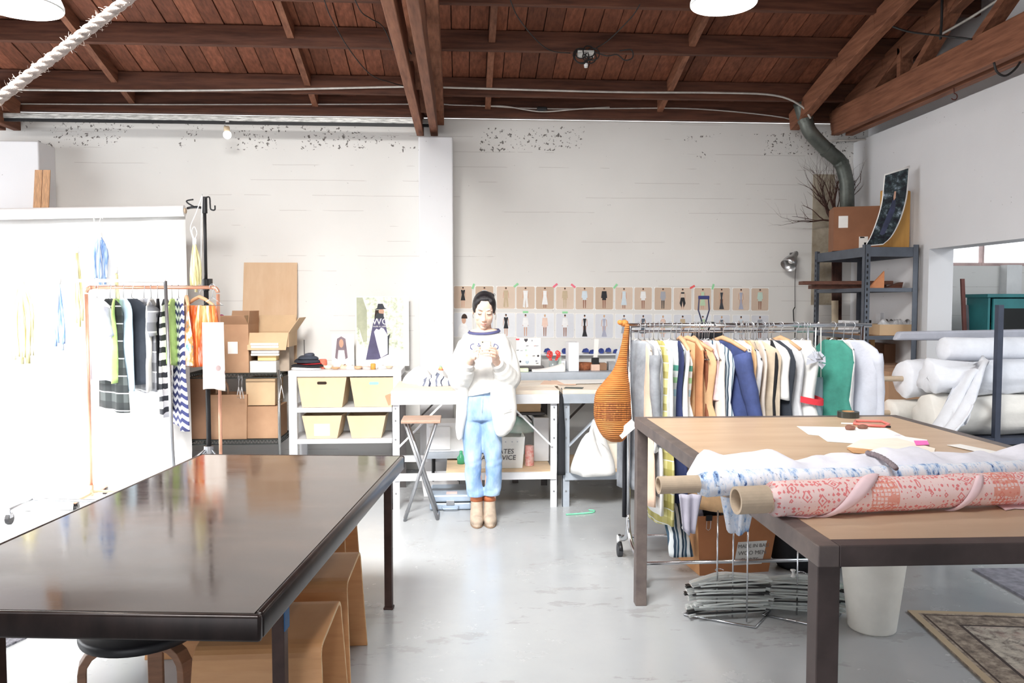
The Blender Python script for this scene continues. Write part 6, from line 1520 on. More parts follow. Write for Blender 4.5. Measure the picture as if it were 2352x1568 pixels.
# ------------------------------------------------------------------ below the cutting table
# cardboard box with clothes
q = Vector((F(1690, 1318, 0).x, 4.62, 0))
def boxcorners():
    f = F(1607, 1322, 0); r = F(1765, 1312, 0); ax = (r - f); wl = ax.length; ax.normalize(); ay = Vector((-ax.y, ax.x, 0)); return f, ax, ay, wl
f_, ax_, ay_, wl_ = boxcorners(); zb_ = .345
m_boxb = M('brown_box_card', (170, 112, 72), .8, c2=(150, 96, 60), scale=3); m_boxl = M('brown_box_card_side', (200, 146, 98), .8, var=.06)
o = thing('clothes_carton', 'open brown carton of clothes under the cutting table', 'box', (f_.x, f_.y, 0))
def bx(u, w, z): 
    k = z / zb_; cu = lerp(u, u * 1.18 - .03, k) ; cw = lerp(w, w * 1.25 - .03, k); return f_ + ax_ * cu + ay_ * cw + Vector((0, 0, z))
D_ = .40; walls = [((0, 0), (wl_, 0)), ((wl_, 0), (wl_, D_)), ((wl_, D_), (0, D_)), ((0, D_), (0, 0))]
for i, (a, b) in enumerate(walls):
    ins = lambda u, w: (lerp(u, wl_ / 2, .02), lerp(w, D_ / 2, .02))
    mb = MB(); mb.hexa([bx(*a, 0), bx(*b, 0), bx(*ins(*b), 0), bx(*ins(*a), 0)], [bx(*a, zb_), bx(*b, zb_), bx(*ins(*b), zb_), bx(*ins(*a), zb_)]); mb.build('side_panel', m_boxb if i == 0 else m_boxl, o)
mb = MB(); mb.hexa([bx(u, w, .001) for u, w in ((0, 0), (wl_, 0), (wl_, D_), (0, D_))], [bx(u, w, .008) for u, w in ((.01, .01), (wl_ - .01, .01), (wl_ - .01, D_ - .01), (.01, D_ - .01))]); mb.build('bottom', m_boxb, o)
uu = (bx(wl_, 0, .2) - bx(0, 0, .2)).normalized(); vv = (bx(.2, 0, zb_) - bx(.2, 0, 0)).normalized(); nn = uu.cross(vv)
def nz(u, z, l=.002): 
    return bx(u, 0, z) + nn * l
m_lab = M('hand_lettered_card', (206, 204, 200), .8, var=.03)
L0 = .20; mb = MB(); mb.add([nz(L0, .05, .0015), nz(L0 + .165, .05, .0015), nz(L0 + .175, .185, .0015), nz(L0 + .015, .185, .0015)], [(0, 1, 2, 3)]); ob = mb.build('paper_sign', m_lab, o, label='white paper sign lettered by hand'); so = ob.modifiers.new('t', 'SOLIDIFY'); so.thickness = .001
ink = M('grey_pencil_ink', (110, 106, 104), .8)
for k, (s, dx) in enumerate((('MADE IN BALI', .016), ('WOO MEN', .02), ('SHIRTS', .04))): text(s, 'lettering', .030 if k == 0 else .034, ink, ob, nz(L0 + dx, .150 - k * .042, .003), uu, vv, .0003)
mb = MB()
q = nz(.055, zb_ - .02, .006); mb.tube([q + uu * -.012, q + uu * -.012 - vv * .05, q - vv * .06, q + uu * .012 - vv * .05, q + uu * .012], .0015, 5); mb.build('clip_wire', m_wire, o)
mb = MB(); mb.box(q + vv * .012, (.034, .012, .03), Matrix((uu, nn * -1, vv)).transposed()); mb.build('binder_clip', m_blackpl, o)
def spill(name, label, u, w, mat, sx, sy, h, seed, cat='cloth', over=None):
    b_ = bx(u, w, zb_ - .12); rn = random.Random(seed); ph = [rn.uniform(0, 6.28) for _ in range(4)]; rows = []
    for i in range(9):
        f = i / 8; s = math.cos(f * 1.5) ** .55; rows.append([b_ + ax_ * (sx * s * math.cos(a_) * (1 + .12 * math.sin(3 * a_ + ph[0]))) + ay_ * (sy * s * math.sin(a_)) + Vector((0, 0, h * f * (1 + .18 * math.sin(2 * a_ + ph[1]) + .1 * math.sin(5 * a_ + ph[2] + 2 * f)))) for a_ in [2 * math.pi * j / 28 for j in range(28)]])
    mb = MB(); mb.loft(rows); return mb.build(name, mat, smooth=True, label=label, cat=cat)
spill('folded_garment', 'black garment on top of the clothes carton', .12, .2, c_black, .10, .12, .26, 1)
spill('folded_garment', 'grey lilac garment spilling from the clothes carton', .04, .14, M('grey_lilac_cotton', (196, 192, 206), .85), .06, .08, .25, 2)
spill('folded_garment', 'turquoise cloth at the back of the clothes carton', .02, .3, cloth('turquoise_towel', (126, 190, 190)), .06, .06, .26, 3)
spill('folded_garment', 'white printed cloth in the middle of the carton', .3, .2, m_blue, .09, .1, .22, 5)
c_bs2 = stripes('navy_white_thick_stripe', [(1, (230, 236, 238)), (.8, (44, 64, 84)), (.3, (200, 210, 216)), (.7, (56, 84, 104))], 0, .05, wob=.03)
a = bx(0, .26, zb_ + .02); mb = MB(); rows = []
for i in range(13):
    f = i / 12; c = a + Vector((-.02 - .05 * math.sin(min(1, f * 3) * 1.57) + .05 * max(0, f - .3), -.22 * min(1, f * 1.6) - .05, .07 * math.sin(f * 3) * (f < .4) - .30 * max(0, f - .15)))
    w2 = .045 + .025 * f; rows.append([c + Vector((w2 * math.cos(a_), .035 * math.sin(a_) + .008 * math.sin(3 * a_ + f * 6), 0)) for a_ in [2 * math.pi * j / 18 for j in range(18)]])
mb.loft(rows); mb.build('striped_garment', c_bs2, smooth=True, label='navy and white striped garment hanging over the carton side', cat='garment')
a = a + Vector((-.02, -.32, -.08)); mb = MB(); mb.ball(a, (.03, .018, .018), 10, 8); mb.build('white_knot', c_white, smooth=True, label='white tied knot on the striped garment', cat='knot')

# chrome floor stands with piled clear hangers
tcl = NT('clear_acrylic'); tcl.base((244, 248, 247)); tcl.set(.15, 0, .7, **{'Transmission Weight': .7, 'IOR': 1.2}); m_clear = tcl.m
def flat_hanger():
    mb = MB(); w_ = .205; pts = [(-w_, -.10), (-w_ * .98, -.075), (-.03, .0), (0, .01), (.03, .0), (w_ * .98, -.075), (w_, -.10), (w_ * .9, -.105), (.03, -.03), (-.03, -.03), (-w_ * .9, -.105)]
    o2 = [(-w_, -.10), (-w_, -.075), (-.03, .005), (.03, .005), (w_, -.075), (w_, -.10), (.03, -.028), (-.03, -.028)]
    mb.add([Vector((x, y, z)) for z in (0, .010) for x, y in o2], [(0, 7, 2, 1)[::-1], (7, 6, 3, 2)[::-1], (6, 5, 4, 3)[::-1], (8, 9, 10, 15)[::-1], (15, 10, 11, 14)[::-1], (14, 11, 12, 13)[::-1]] + [(i, (i + 1) % 8, 8 + (i + 1) % 8, 8 + i) for i in range(8)])
    mb.box((0, -.115, .0065), (w_ * 1.7, .008, .008))
    return mb
def hanger_pile(n, base, rot, label, group, seed, dark, hook_dir=1):
    rn = random.Random(seed); proto = None
    for k in range(n):
        c = base + Vector((rn.uniform(-.012, .012), rn.uniform(-.012, .012), .022 + k * .0122)); rz = rot + R(rn.uniform(-7, 7))
        if proto is None:
            o = thing('clear_hanger', label, 'hanger', c, rz, group); X = XF[o.name]; mb = flat_hanger(); mb.v = [X @ v for v in mb.v]; mb.build('arms', m_clear, o, bev=.003)
            mb = MB(); pts = [Vector((0, .005, .006)), Vector((0, .035, .006))] + arc((.018, .05, .006), .02, R(200), R(-20), 8, (1, 0, 0), (0, 1, 0)); mb.tube([X @ p for p in pts], .0022, 6); mb.build('hook', m_chr, o, smooth=True); proto = o
        else: o = copy_tree(proto, c, rz)
        if k in dark:
            for ch in o.children:
                if ch.name.startswith('arms'): ch.data = ch.data.copy(); ch.data.materials[0] = m_blackpl
            o['label'] = 'black hanger lying between ' + ('the clear ones of the near pile' if seed == 1 else 'the clear ones of the pile by the leg'); o['group'] = group + ', black'
def floor_stand(label, pxs, rods, ztop):
    pts = [F(x, y, .008) for x, y in pxs]; o = thing('chrome_floor_stand', label, 'stand', pts[0] * Vector((1, 1, 0)) if False else (pts[0].x, pts[0].y, 0))
    mb = MB(); mb.tube(pts, .0055, 8); mb.build('base_frame', m_chr, o, smooth=True)
    for (x, y, zt_) in rods:
        b = F(x, y, .008); mb = MB(); mb.tube([b, b + Vector((0, 0, zt_))], .004, 8); mb.build('rod', m_chr, o, smooth=True)
    return o
floor_stand('chrome floor stand under the pile of clear hangers', ((1572, 1411), (1735, 1440), (1772, 1400), (1600, 1388), (1572, 1411)), ((1646, 1415, .52), (1682, 1417, .52), (1715, 1428, .52)), .5)
b = F(1672, 1418, 0); hanger_pile(14, Vector((b.x, b.y + .08, 0)), R(4), 'clear plastic hanger piled on the chrome stand by the carton', 'clear hangers, pile by the carton', 1, (1, 8, 11))
floor_stand('chrome floor stand under hangers beside the steel leg', ((1752, 1411), (1905, 1442), (1935, 1405), (1790, 1385), (1752, 1411)), ((1830, 1412, .42),), .4)
b = F(1850, 1414, 0); hanger_pile(12, Vector((b.x, b.y + .1, 0)), R(-10), 'clear plastic hanger piled on the stand by the steel leg', 'clear hangers, pile by the steel leg', 2, (4, 9))
q = Vector((b.x - .04, b.y + .06, .172)); mb = MB(); mb.lathe([(.008, 0), (.012, .004), (.006, .012), (.006, .026), (.013, .034), (.013, .038), (.001, .04)], q, 12); mb.build('white_pin_cap', m_white_paint, smooth=True, label='white plastic knob on the hanger pile', cat='knob')
mb = MB(); b2_ = F(1868, 1400, 0); 
q = Vector((b.x + .34, 4.45, 0)); spq = [(.16, 0), (.2, .05), (.19, .2), (.13, .34), (.03, .42)]
mb.lathe(spq, q, 24, sx=1.1, sy=.8); mb.build('black_sack', c_black, smooth=True, label='black sack standing behind the hanger piles', cat='sack')

# waste bin
c = F(2028, 1462, 0); c.y += .1
mb = MB(); zz = .40; prof = [(.001, 0), (.100, 0), (.106, .008), (.148, zz - .03), (.150, zz - .02), (.156, zz - .02), (.156, zz), (.147, zz), (.100, .02), (.001, .018)]
mb.lathe(prof, (c.x, c.y, 0), 40, cap=False); mb.build('waste_bin', M('translucent_white_plastic', (232, 230, 222), .5, var=.03), smooth=True, label='white plastic waste bin under the cutting table', cat='bin')
mb = MB(); q = F(1938, 1325, 0)
# rugs
t = NT('faded_persian_rug')
P_ = t.co(); s_ = t.sep(P_)
f1 = t.noise(14, 5, .7, P_); f2 = t.noise(3.4, 4, .6, P_)
c1 = t.ramp(f1, [(.38, (124, 114, 108)), (.5, (184, 176, 164)), (.62, (212, 204, 190))]); c1 = t.mix(t.ramp(f2, [(.55, (0, 0, 0)), (.62, (170, 170, 170))]), c1, (166, 128, 122))
v = t.n('ShaderNodeTexVoronoi'); v.inputs['Scale'].default_value = 9; v.distance = 'MANHATTAN'; t.l(P_, v.inputs['Vector']); ring_ = t.math('MULTIPLY', t.math('GREATER_THAN', v.outputs['Distance'], .3), t.math('LESS_THAN', v.outputs['Distance'], .38)); c1 = t.mix(t.math('MULTIPLY', ring_, .4), c1, (98, 92, 92))
HX, HY = .8, 1.2
ed = t.math('MINIMUM', t.math('SUBTRACT', HX, t.math('ABSOLUTE', s_[0])), t.math('SUBTRACT', HY, t.math('ABSOLUTE', s_[1])))
bord = t.math('LESS_THAN', ed, .17); c2 = t.ramp(t.noise(24, 5, .7, P_), [(.35, (112, 102, 96)), (.5, (150, 138, 126)), (.65, (186, 172, 156))]); c1 = t.mix(bord, c1, c2)
for e0, e1, cc in ((.165, .18, (84, 76, 74)), (.05, .06, (84, 74, 70)), (.0, .035, (190, 172, 146))): c1 = t.mix(t.math('MULTIPLY', t.math('GREATER_THAN', ed, e0), t.math('LESS_THAN', ed, e1)), c1, cc)
t.base(c1); t.set(.95, 0, .1); t.bump(t.noise(160, 3, .6, P_), .4, .004)
cr = F(2084, 1405, 0); cn = F(2260, 1568, 0); e_ = (cn - cr).normalized(); far = F(2352, 1389, 0); ex_ = Vector((-e_.y, e_.x, 0))
if ex_.x < 0: ex_ = -ex_
cen = cr + e_ * HY + ex_ * HX; ang_ = math.atan2(ex_.y, ex_.x)
o = thing('persian_rug', 'faded grey and rose patterned rug beside the waste bin', 'rug', (cen.x, cen.y, 0), ang_)
X = XF[o.name]; mb = MB(); mb.hexa([X @ Vector((x, y, .001)) for x, y in ((-HX, -HY), (HX, -HY), (HX, HY), (-HX, HY))], [X @ Vector((x, y, .010)) for x, y in ((-HX, -HY), (HX, -HY), (HX, HY), (-HX, HY))]); mb.build('pile', t.m, o)
p0_ = F(2233, 1310, 0); p1_ = F(2420, 1414, 0); e_ = (p1_ - p0_).normalized(); ex_ = Vector((-e_.y, e_.x, 0)); ex_ = ex_ if ex_.x > 0 else -ex_
mb = MB(); q4 = [p0_, p0_ + e_ * 1.15, p0_ + e_ * 1.15 + ex_ * 1.0, p0_ + ex_ * 1.0]; mb.hexa([v + Vector((0, 0, .001)) for v in q4], [v + Vector((0, 0, .014)) for v in q4]); mb.build('grey_rug', M('grey_woven_rug', (128, 128, 138), .95, var=.2, scale=20, bump=.4), label='plain grey rug near the doorway', cat='rug')
q0 = F(62, 1466, 0); mb = MB(); e_ = Vector((-.35, -.94, 0)); q4 = [q0, q0 + e_ * .5, q0 + e_ * .5 + Vector((-1.2, .2, 0)), q0 + Vector((-1.2, .2, 0))]
mb.hexa([v + Vector((0, 0, .001)) for v in q4], [v + Vector((0, 0, .010)) for v in q4]); mb.build('rug', M('dark_fleck_rug', (150, 150, 158), .95, c2=(44, 44, 52), scale=60), label='dark flecked rug under the window side of the work table', cat='rug')
# ================================================================== shelf corner on the right
m_sdark = M('slate_blue_steel', (88, 94, 104), .5, .2, var=.08)
m_shole = M('slot_hole_black', (24, 24, 26), .8)
xs0 = 3.18; xs1 = 3.62; ys0 = 6.12; ys1 = 7.02
z1 = W(2016, 567, ys0).z; z2 = W(2016, 661, ys0).z; z3 = W(2100, 771, ys0).z
m_pboard = M('particle_board', (176, 134, 98), .8, var=.12, scale=20)
o = thing('steel_shelving', 'dark boltless steel shelving against the right wall', 'shelving', (xs0, ys0, 0))
for z in (z1, z2, z3, .75, .2):
    h_ = .075 if z == z1 else .03
    mb = MB(); mb.b2((xs0 + .017, ys0 + .017, z - .014), (xs1 - .017, ys1 - .017, z - .001)); mb.build('shelf_board', m_pboard, o)
    for (a, b) in (((xs0 + .005, ys0 + .005, z - h_), (xs1 - .005, ys0 + .016, z)), ((xs0 + .005, ys1 - .016, z - h_), (xs1 - .005, ys1 - .005, z)), ((xs0 + .005, ys0 + .017, z - h_), (xs0 + .016, ys1 - .017, z)), ((xs1 - .016, ys0 + .017, z - h_), (xs1 - .005, ys1 - .017, z))):
        mb = MB(); mb.b2(a, b); mb.build('shelf_rail', m_sdark if z == z1 else m_pboard if False else m_sdark, o)
for x, sx_ in ((xs0, 1), (xs1, -1)):
    for y, sy_ in ((ys0, 1), (ys1, -1)):
        mb = MB(); mb.b2((x, y, 0), (x + sx_ * .045, y + sy_ * .004, z1 + .02)); mb.b2((x, y, 0), (x + sx_ * .004, y + sy_ * .045, z1 + .02)); po = mb.build('post', m_sdark, o)
        if x == xs0:
            mb = MB(); k = 0; z = .95
            while z < z1 - .05:
                if y == ys0: mb.b2((x + .016, y - .0008, z), (x + .028, y + .0002, z + .022))
                else: mb.b2((x - .0008, y - .03, z), (x + .0002, y - .016, z + .022))
                z += .045
            mb.build('slots', m_shole, po, kind='stuff')
# on the top shelf: carton with branches, curled poster, tall plywood box
zz = z1 + .002
a = W(1922, 560, 6.72); b = W(2022, 560, 6.72)
def lab2(o, P, hw, hd, h):
    label_sq(-hw * .8, h * .52, .075, .1)(o, P, hw, hd, h); label_sq(hw * .05, .02, .07, .095)(o, P, hw, hd, h)
    mb = MB(); mb.box(P(hw * .05 + .035, -hd - .0035, .108), (.06, .002, .01)); mb.build('printed_bar', m_blackpl, o); mb = MB(); mb.box(P(hw * .05 + .05, -hd - .0035, .05), (.022, .002, .03)); mb.build('print', m_blackpl, o)
o = carton('cardboard_box', 'brown cardboard carton with white labels on the steel shelving', 1932, 474, 2036, 560, 6.55, .3, M('rust_cardboard', (158, 108, 78), .8, c2=(134, 90, 64), scale=3), zz, 0, {}, extra=lab2, rot=R(-18))
a = W(2070, 440, 6.3); b = W(2158, 440, 6.3)
mb = MB(); mb.b2((3.385, 6.27, zz), (3.63, 6.30, W(2110, 438, 6.28).z)); mb.build('ochre_board', M('ochre_wood_panel', (204, 156, 84), .6, c2=(178, 130, 62), scale=2.5, stretch=(5, 5, .6)), bev=.01, label='ochre wooden board standing on the steel shelving', cat='board') 
# curled poster
t = NT('dark_forest_print'); f = t.noise(20, 5, .7); t.base(t.ramp(f, [(.40, (22, 24, 34)), (.52, (44, 56, 60)), (.60, (90, 104, 110)), (.68, (160, 172, 190))])); t.set(.35); m_forest = t.m
curve = [(2090, 380, 2031, 400), (2087, 420, 2028, 430), (2083, 455, 2025, 460), (2074, 490, 2018, 490), (2062, 520, 2008, 520), (2047, 545, 1998, 545), (2028, 562, 1986, 566)]
sp_ = spline([Vector((r, yr, 0)) for r, yr, l, yl in curve], 3); sl_ = spline([Vector((l, yl, 0)) for r, yr, l, yl in curve], 3); rows = []; N = len(sp_); inner = []
for i, (pr_, pl_) in enumerate(zip(sp_, sl_)):
    f = i / (N - 1); Yp = 6.21 - .05 * f ** 1.5
    Rr = W(pr_.x, pr_.y, Yp - .02); Ll = W(pl_.x, pl_.y, Yp + .03); rows.append([Ll.lerp(Rr, k / 4) for k in range(5)]); inner.append([Ll.lerp(Rr, .05 + .9 * k / 4) + Vector((-.002, -.0022, 0)) for k in range(5)])
o = thing('curled_poster', 'curled dark forest poster leaning on the top shelf', 'poster', (rows[-1][2].x, rows[-1][2].y, zz))
mb = MB(); mb.grid(rows); ob = mb.build('sheet', m_paper, o, smooth=True); so = ob.modifiers.new('t', 'SOLIDIFY'); so.thickness = .0015
mb = MB(); inner[0] = [a_.lerp(b_, .4) for a_, b_ in zip(inner[0], inner[1])]; inner[-1] = [a_.lerp(b_, .4) for a_, b_ in zip(inner[-1], inner[-2])]; mb.grid(inner); mb.build('print', m_forest, o, smooth=True)
mb = MB()
def pp(u, v): 
    i = min(len(inner) - 2, int(v * (len(inner) - 1))); fr = v * (len(inner) - 1) - i; a_ = inner[i][0].lerp(inner[i + 1][0], fr); b_ = inner[i][4].lerp(inner[i + 1][4], fr); return a_.lerp(b_, u) + Vector((-.0015, -.0018, 0))
for pts, mi in (([(.44, .34), (.40, .44), (.36, .78), (.52, .8), (.62, .78), (.66, .46), (.58, .34)], 0), ([(.47, .24), (.55, .24), (.56, .32), (.50, .35), (.46, .31)], 1)):
    a_ = len(mb.v); mb.v += [pp(u, v) for u, v in pts]; mb.f.append(list(range(a_, a_ + len(pts)))[::-1]); mb.mi.append(mi)
mb.build('figure_print', [M('print_night_coat', (52, 58, 86), .5, var=.2), SK], o)
# branches
m_twig = M('dark_twig', (78, 50, 42), .8, var=.25); rn = random.Random(17)
o = thing('dry_branches', 'dry curly branches standing behind the labelled carton', 'branches', (W(1922, 560, 7.15).x, 7.15, 0))
base_ = Vector((W(1922, 560, 7.15).x, 7.15, .0))
def twig(p, d, r, n, depth, mb):
    pts = [p]; rad = [r]; dd = d.normalized()
    for i in range(n):
        dd = (dd + Vector((rn.uniform(-.35, .35), rn.uniform(-.25, .25), rn.uniform(-.22, .3)))).normalized(); pts.append(pts[-1] + dd * rn.uniform(.04, .06)); rad.append(r * (1 - .75 * (i + 1) / n))
        pts[-1].y = min(pts[-1].y, 7.24); pts[-1].x = min(pts[-1].x, 3.62)
        if depth and i > 0 and rn.random() < .62: twig(pts[-1], (dd + Vector((rn.uniform(-.9, .9), rn.uniform(-.3, .3), rn.uniform(0, .5)))).normalized(), rad[-1] * .7, max(3, n - 3), depth - 1, mb)
    mb.tube(pts, rad, 5, caps=False)
for k, (dx, dz) in enumerate(((-.75, 1), (-1.1, .85), (-.45, 1.1), (.0, 1.2), (.25, 1.1), (-.3, 1.2), (.5, 1.0), (-1.3, .55))):
    mb = MB(); st = W(1912 + k * 3, 510, 7.15); mb.tube([base_ + Vector((.01 * k, 0, 0)), Vector((st.x, 7.15, st.z))], .008, 6)
    twig(Vector((st.x, 7.15, st.z)), Vector((dx, rn.uniform(-.25, -.05), dz)), .0115, 8, 2, mb); mb.build('branch', m_twig, o, smooth=True)
# middle shelf: long planks, wedge; lower shelf: parcels
def plank(label, x0, y0, x1, y1, z, th, w_, mat, nm='wood_plank'):
    mb = MB(); mb.beam((x0, y0, z + th / 2), (x1, y1, z + th / 2), w_, th); return mb.build(nm, mat, label=label, cat='plank', bev=.002)
m_dplank = M('dark_plank', (104, 66, 52), .7, var=.2, stretch=(2, 10, 10))
a = W(1842, 655, 6.7); plank('long dark plank jutting from the middle shelf', 2.88, 6.62, 3.60, 6.5, z2 + .001 + .034, .03, .14, m_dplank); plank('shorter dark plank under the jutting one', 2.98, 6.66, 3.58, 6.56, z2 + .001, .032, .12, m_dplank)
mb = MB(); p = Vector((3.26, 6.2, z2 + .001)); mb.prism([(0, 0), (.125, 0), (.125, .135)], .02, p + Vector((0, .02, 0)), (1, 0, 0), (0, 0, 1)); mb.build('wooden_wedge', M('orange_wood', (214, 142, 94), .6, var=.1), label='orange triangular wood offcut on the middle shelf', cat='offcut')
mb = MB(); p = Vector((3.45, 6.3, z2 + .001)); mb.prism([(0, 0), (.14, 0), (.15, .05), (.06, .02)], .08, p + Vector((0, .08, 0)), (1, 0, 0), (0, 0, 1)); mb.build('wood_offcut', m_dplank, label='small dark wood offcut by the shelf post', cat='offcut')
carton('cardboard_box', 'flat tan tray of plastic parcels on the third shelf', 2020, 745, 2115, 769, 6.2, .3, m_card2, z3 + .001, 0, {})
mb = MB(); rn = random.Random(6)
for k in range(7):
    px = 2030 + k * 12; q = W(px, 742, 6.3); rows = []; s = rn.uniform(.045, .06)
    mb = MB(); 
    for i in range(6): rows.append([Vector((q.x + s * math.cos(a_) * (1 - .35 * (i / 5) ** 2) * (1 + .25 * math.sin(3 * a_ + k)), 6.3 + .06 * math.sin(a_) * (1 - .5 * i / 5), z3 + .05 + .06 * i / 5 * (1 + .35 * math.sin(2 * a_ + k * 2)))) for a_ in [2 * math.pi * j / 14 for j in range(14)]])
    mb.loft(rows); mb.build('plastic_parcel', M('crinkled_clear_plastic', (206, 206, 208), .2, var=.15, scale=30, bump=.6), smooth=True, label='crinkled clear plastic parcel in the tan tray', cat='parcel', group='plastic parcels in the tan tray')
lbx('metal_tray', 'white and grey folded tray on the third shelf', 1950, 736, 1982, 750, 6.6, .2, m_ws, 'tray', z3 + .001)
mb = MB(); p = W(1965, 741, 6.5); 
lbx('dark_bottle_box', 'small black box on the third shelf', 1985, 735, 2002, 752, 6.5, .1, m_blackpl, 'box', z3 + .001)
lbx('white_carton', 'white labelled carton standing on the third shelf', 2022, 718, 2034, 740, 6.7, .08, m_ws, 'carton', z3 + .001)
o = lbx('bottle_crate', 'tan slotted crate under the third shelf', 1976, 778, 2010, 880, 6.35, .3, M('tan_crate', (196, 156, 104), .8, var=.1), 'crate', .752)
for k in range(5):
    a = W(1980, 786 + k * 14, 6.345); mb = MB(); mb.b2((a.x, 6.343, a.z - .018), (a.x + .07, 6.3495, a.z)); mb.build('slot', m_blackpl, o)
lbx('cardboard_box', 'rust brown flat carton under the third shelf', 2025, 838, 2122, 852, 6.22, .3, m_cardd, 'box', .752, .002)
lbx('cardboard_box', 'dark brown box deep under the third shelf', 2030, 790, 2080, 838, 6.5, .3, m_cardd, 'box', .752 if False else W(2030, 838, 6.5).z, .002)
# rolled papers standing behind the shelving
for k, (px, py0, c_) in enumerate(((1905, 775, (176, 150, 116)), (1920, 690, (206, 190, 164)), (1930, 775, (170, 140, 100)))):
    p = W(px, py0, 7.12); mb = MB(); mb.tube([(p.x + .03, 7.12, 0), (p.x, 7.14, p.z)], .03 if k == 1 else .018, 14); mb.build('paper_tube', M('paper_tube_%d' % k, c_, .8, var=.12), label=['thin tan tube leaning behind the shelving', 'thick pale paper tube behind the shelving', 'thin brown tube beside the pale one'][k], cat='tube', smooth=False)
# clamp lamp on the wall
p = W(1822, 583, 7.22)
o = thing('clamp_lamp', 'silver clamp lamp with bell shade on the wall', 'lamp', p)
mb = MB(); axd = Vector((-.52, -.35, -.62)).normalized(); qm = axd.to_track_quat('Z', 'Y').to_matrix(); prof = [(.018, -.02), (.026, .0), (.03, .04), (.045, .06), (.062, .10), (.072, .16), (.069, .16), (.058, .10), (.04, .06), (.024, .03)]
mb.lathe(prof, p + Vector((0, -.05, -.002)), 26, qm, cap=False); mb.build('shade', M('satin_aluminium', (190, 190, 190), .3, .9, var=.04), o, smooth=True)
mb = MB(); mb.ball(p + Vector((0, -.05, -.002)) + axd * .09, .03, 12, 8); mb.build('bulb', m_paper, o, smooth=True)
mb = MB(); mb.tube(spline([p + Vector((0, -.05, .01)), p + Vector((.018, -.03, -.005)), p + Vector((.026, -.02, -.05)), W(1826, 640, 7.24), W(1826, 705, 7.24)], 4), .003, 6); mb.build('stem', m_dk, o, smooth=True)
mb = MB(); mb.tube([W(1826, 705, 7.24), W(1822, 712, 7.24), W(1823, 735, 7.24), W(1826, 745, 7.24), W(1826, 800, 7.24), W(1826, 900, 7.24)], .005, 6); mb.build('cord', m_cable, o, smooth=True)
mb = MB(); mb.box(p + Vector((.01, -.0, .0)) + Vector((0, .035, 0)), (.03, .08, .03)); mb.build('clamp', m_dk, o, bev=.004)

# ------------------------------------------------------------------ cartons and fabric rolls in the doorway
carton('cardboard_box', 'big tan carton standing beside the doorway', 2036, 853, 2130, 1100, 5.75, .3, m_card, 0)
carton('cardboard_box', 'low carton carrying the paper bag', 1965, 985, 2045, 1130, 5.2, .3, m_card2, 0)
zlow = W(1965, 985, 5.2).z + .002
m_bag = M('crumpled_kraft', (222, 172, 120), .7, c2=(200, 146, 96), scale=4, bump=.5)
o = thing('paper_bag', 'crumpled kraft paper bag with its top folded open', 'bag', (W(2005, 980, 5.2).x, 5.33, zlow)); rows = []; zt_ = W(2005, 868, 5.2).z
x0 = W(1974, 900, 5.2).x; x1 = W(2040, 900, 5.2).x
for i in range(9):
    f = i / 8; row = []
    for j in range(24):
        a_ = 2 * math.pi * j / 24; ca, sa = math.cos(a_), math.sin(a_); k = max(abs(ca), abs(sa))
        row.append(Vector(((x0 + x1) / 2 + (x1 - x0) / 2 * ca / k * (1 + .04 * math.sin(5 * a_ + f * 7)), 5.33 + .10 * sa / k * (1 - .35 * f) + .012 * math.sin(3 * a_ + 6 * f), lerp(zlow, zt_, f) + (.02 * math.sin(4 * a_) if i == 8 else 0))))
    rows.append(row)
mb = MB(); mb.loft(rows, cap=False); ob = mb.build('bag', m_bag, o); so = ob.modifiers.new('t', 'SOLIDIFY'); so.thickness = .002
mb = MB(); mb.prism([(0, 0), (.05, -.02), (.14, -.05), (.17, -.10), (.10, -.06), (.06, -.13)], .004, (x0, 5.215, zt_ + .005), (1, 0, 0), (0, 0, 1)); mb.build('folded_rim', m_bag, o)
# cart of white fabric rolls
xc0 = 2.98; xc1 = 4.25; yc0 = 4.72; yc1 = 5.35; zc_ = W(2290, 1005, yc0).z
m_cart = M('navy_grey_steel', (66, 72, 88), .5, .3)
px_ = W(2290, 900, yc0).x
o = thing('fabric_cart', 'dark steel cart stacked with white fabric rolls', 'cart', (px_, yc0, 0))
for x in (px_, xc1):
    mb = MB(); mb.b2((x - .018, yc0 - .018, .06), (x + .018, yc0 + .018, W(2290, 700, yc0).z)); mb.build('post', m_cart, o, bev=.002)
    mb = MB(); mb.b2((x - .018, yc1 - .018, .06), (x + .018, yc1 + .018, zc_ + .3)); mb.build('post', m_cart, o, bev=.002)
mb = MB(); mb.b2((2.99, yc0 - .016, zc_ - .04), (xc1, yc0 + .016, zc_)); mb.build('front_rail', m_cart, o); mb = MB(); mb.b2((2.99, yc1 - .016, zc_ - .04), (xc1, yc1 + .016, zc_)); mb.build('rear_rail', m_cart, o)
mb = MB(); mb.b2((2.99, yc0, zc_ - .03), (xc1, yc1, zc_ - .005)); mb.build('deck', m_cart, o)
for x in (3.03, px_ + .0, xc1):
    for y in (yc0, yc1): mb = MB(); mb.tube([(x - .015, y, .04), (x + .015, y, .04)], .04, 14); mb.b2((x - .012, y - .012, .05), (x + .012, y + .012, zc_ - .04)); mb.build('caster', m_blackpl, o)
m_wcot = M('white_canvas_cotton', (238, 240, 246), .85, var=.03, bump=.2, scale=12); m_cotc = M('off_white_cotton', (238, 234, 226), .85, var=.03, bump=.2, scale=12)
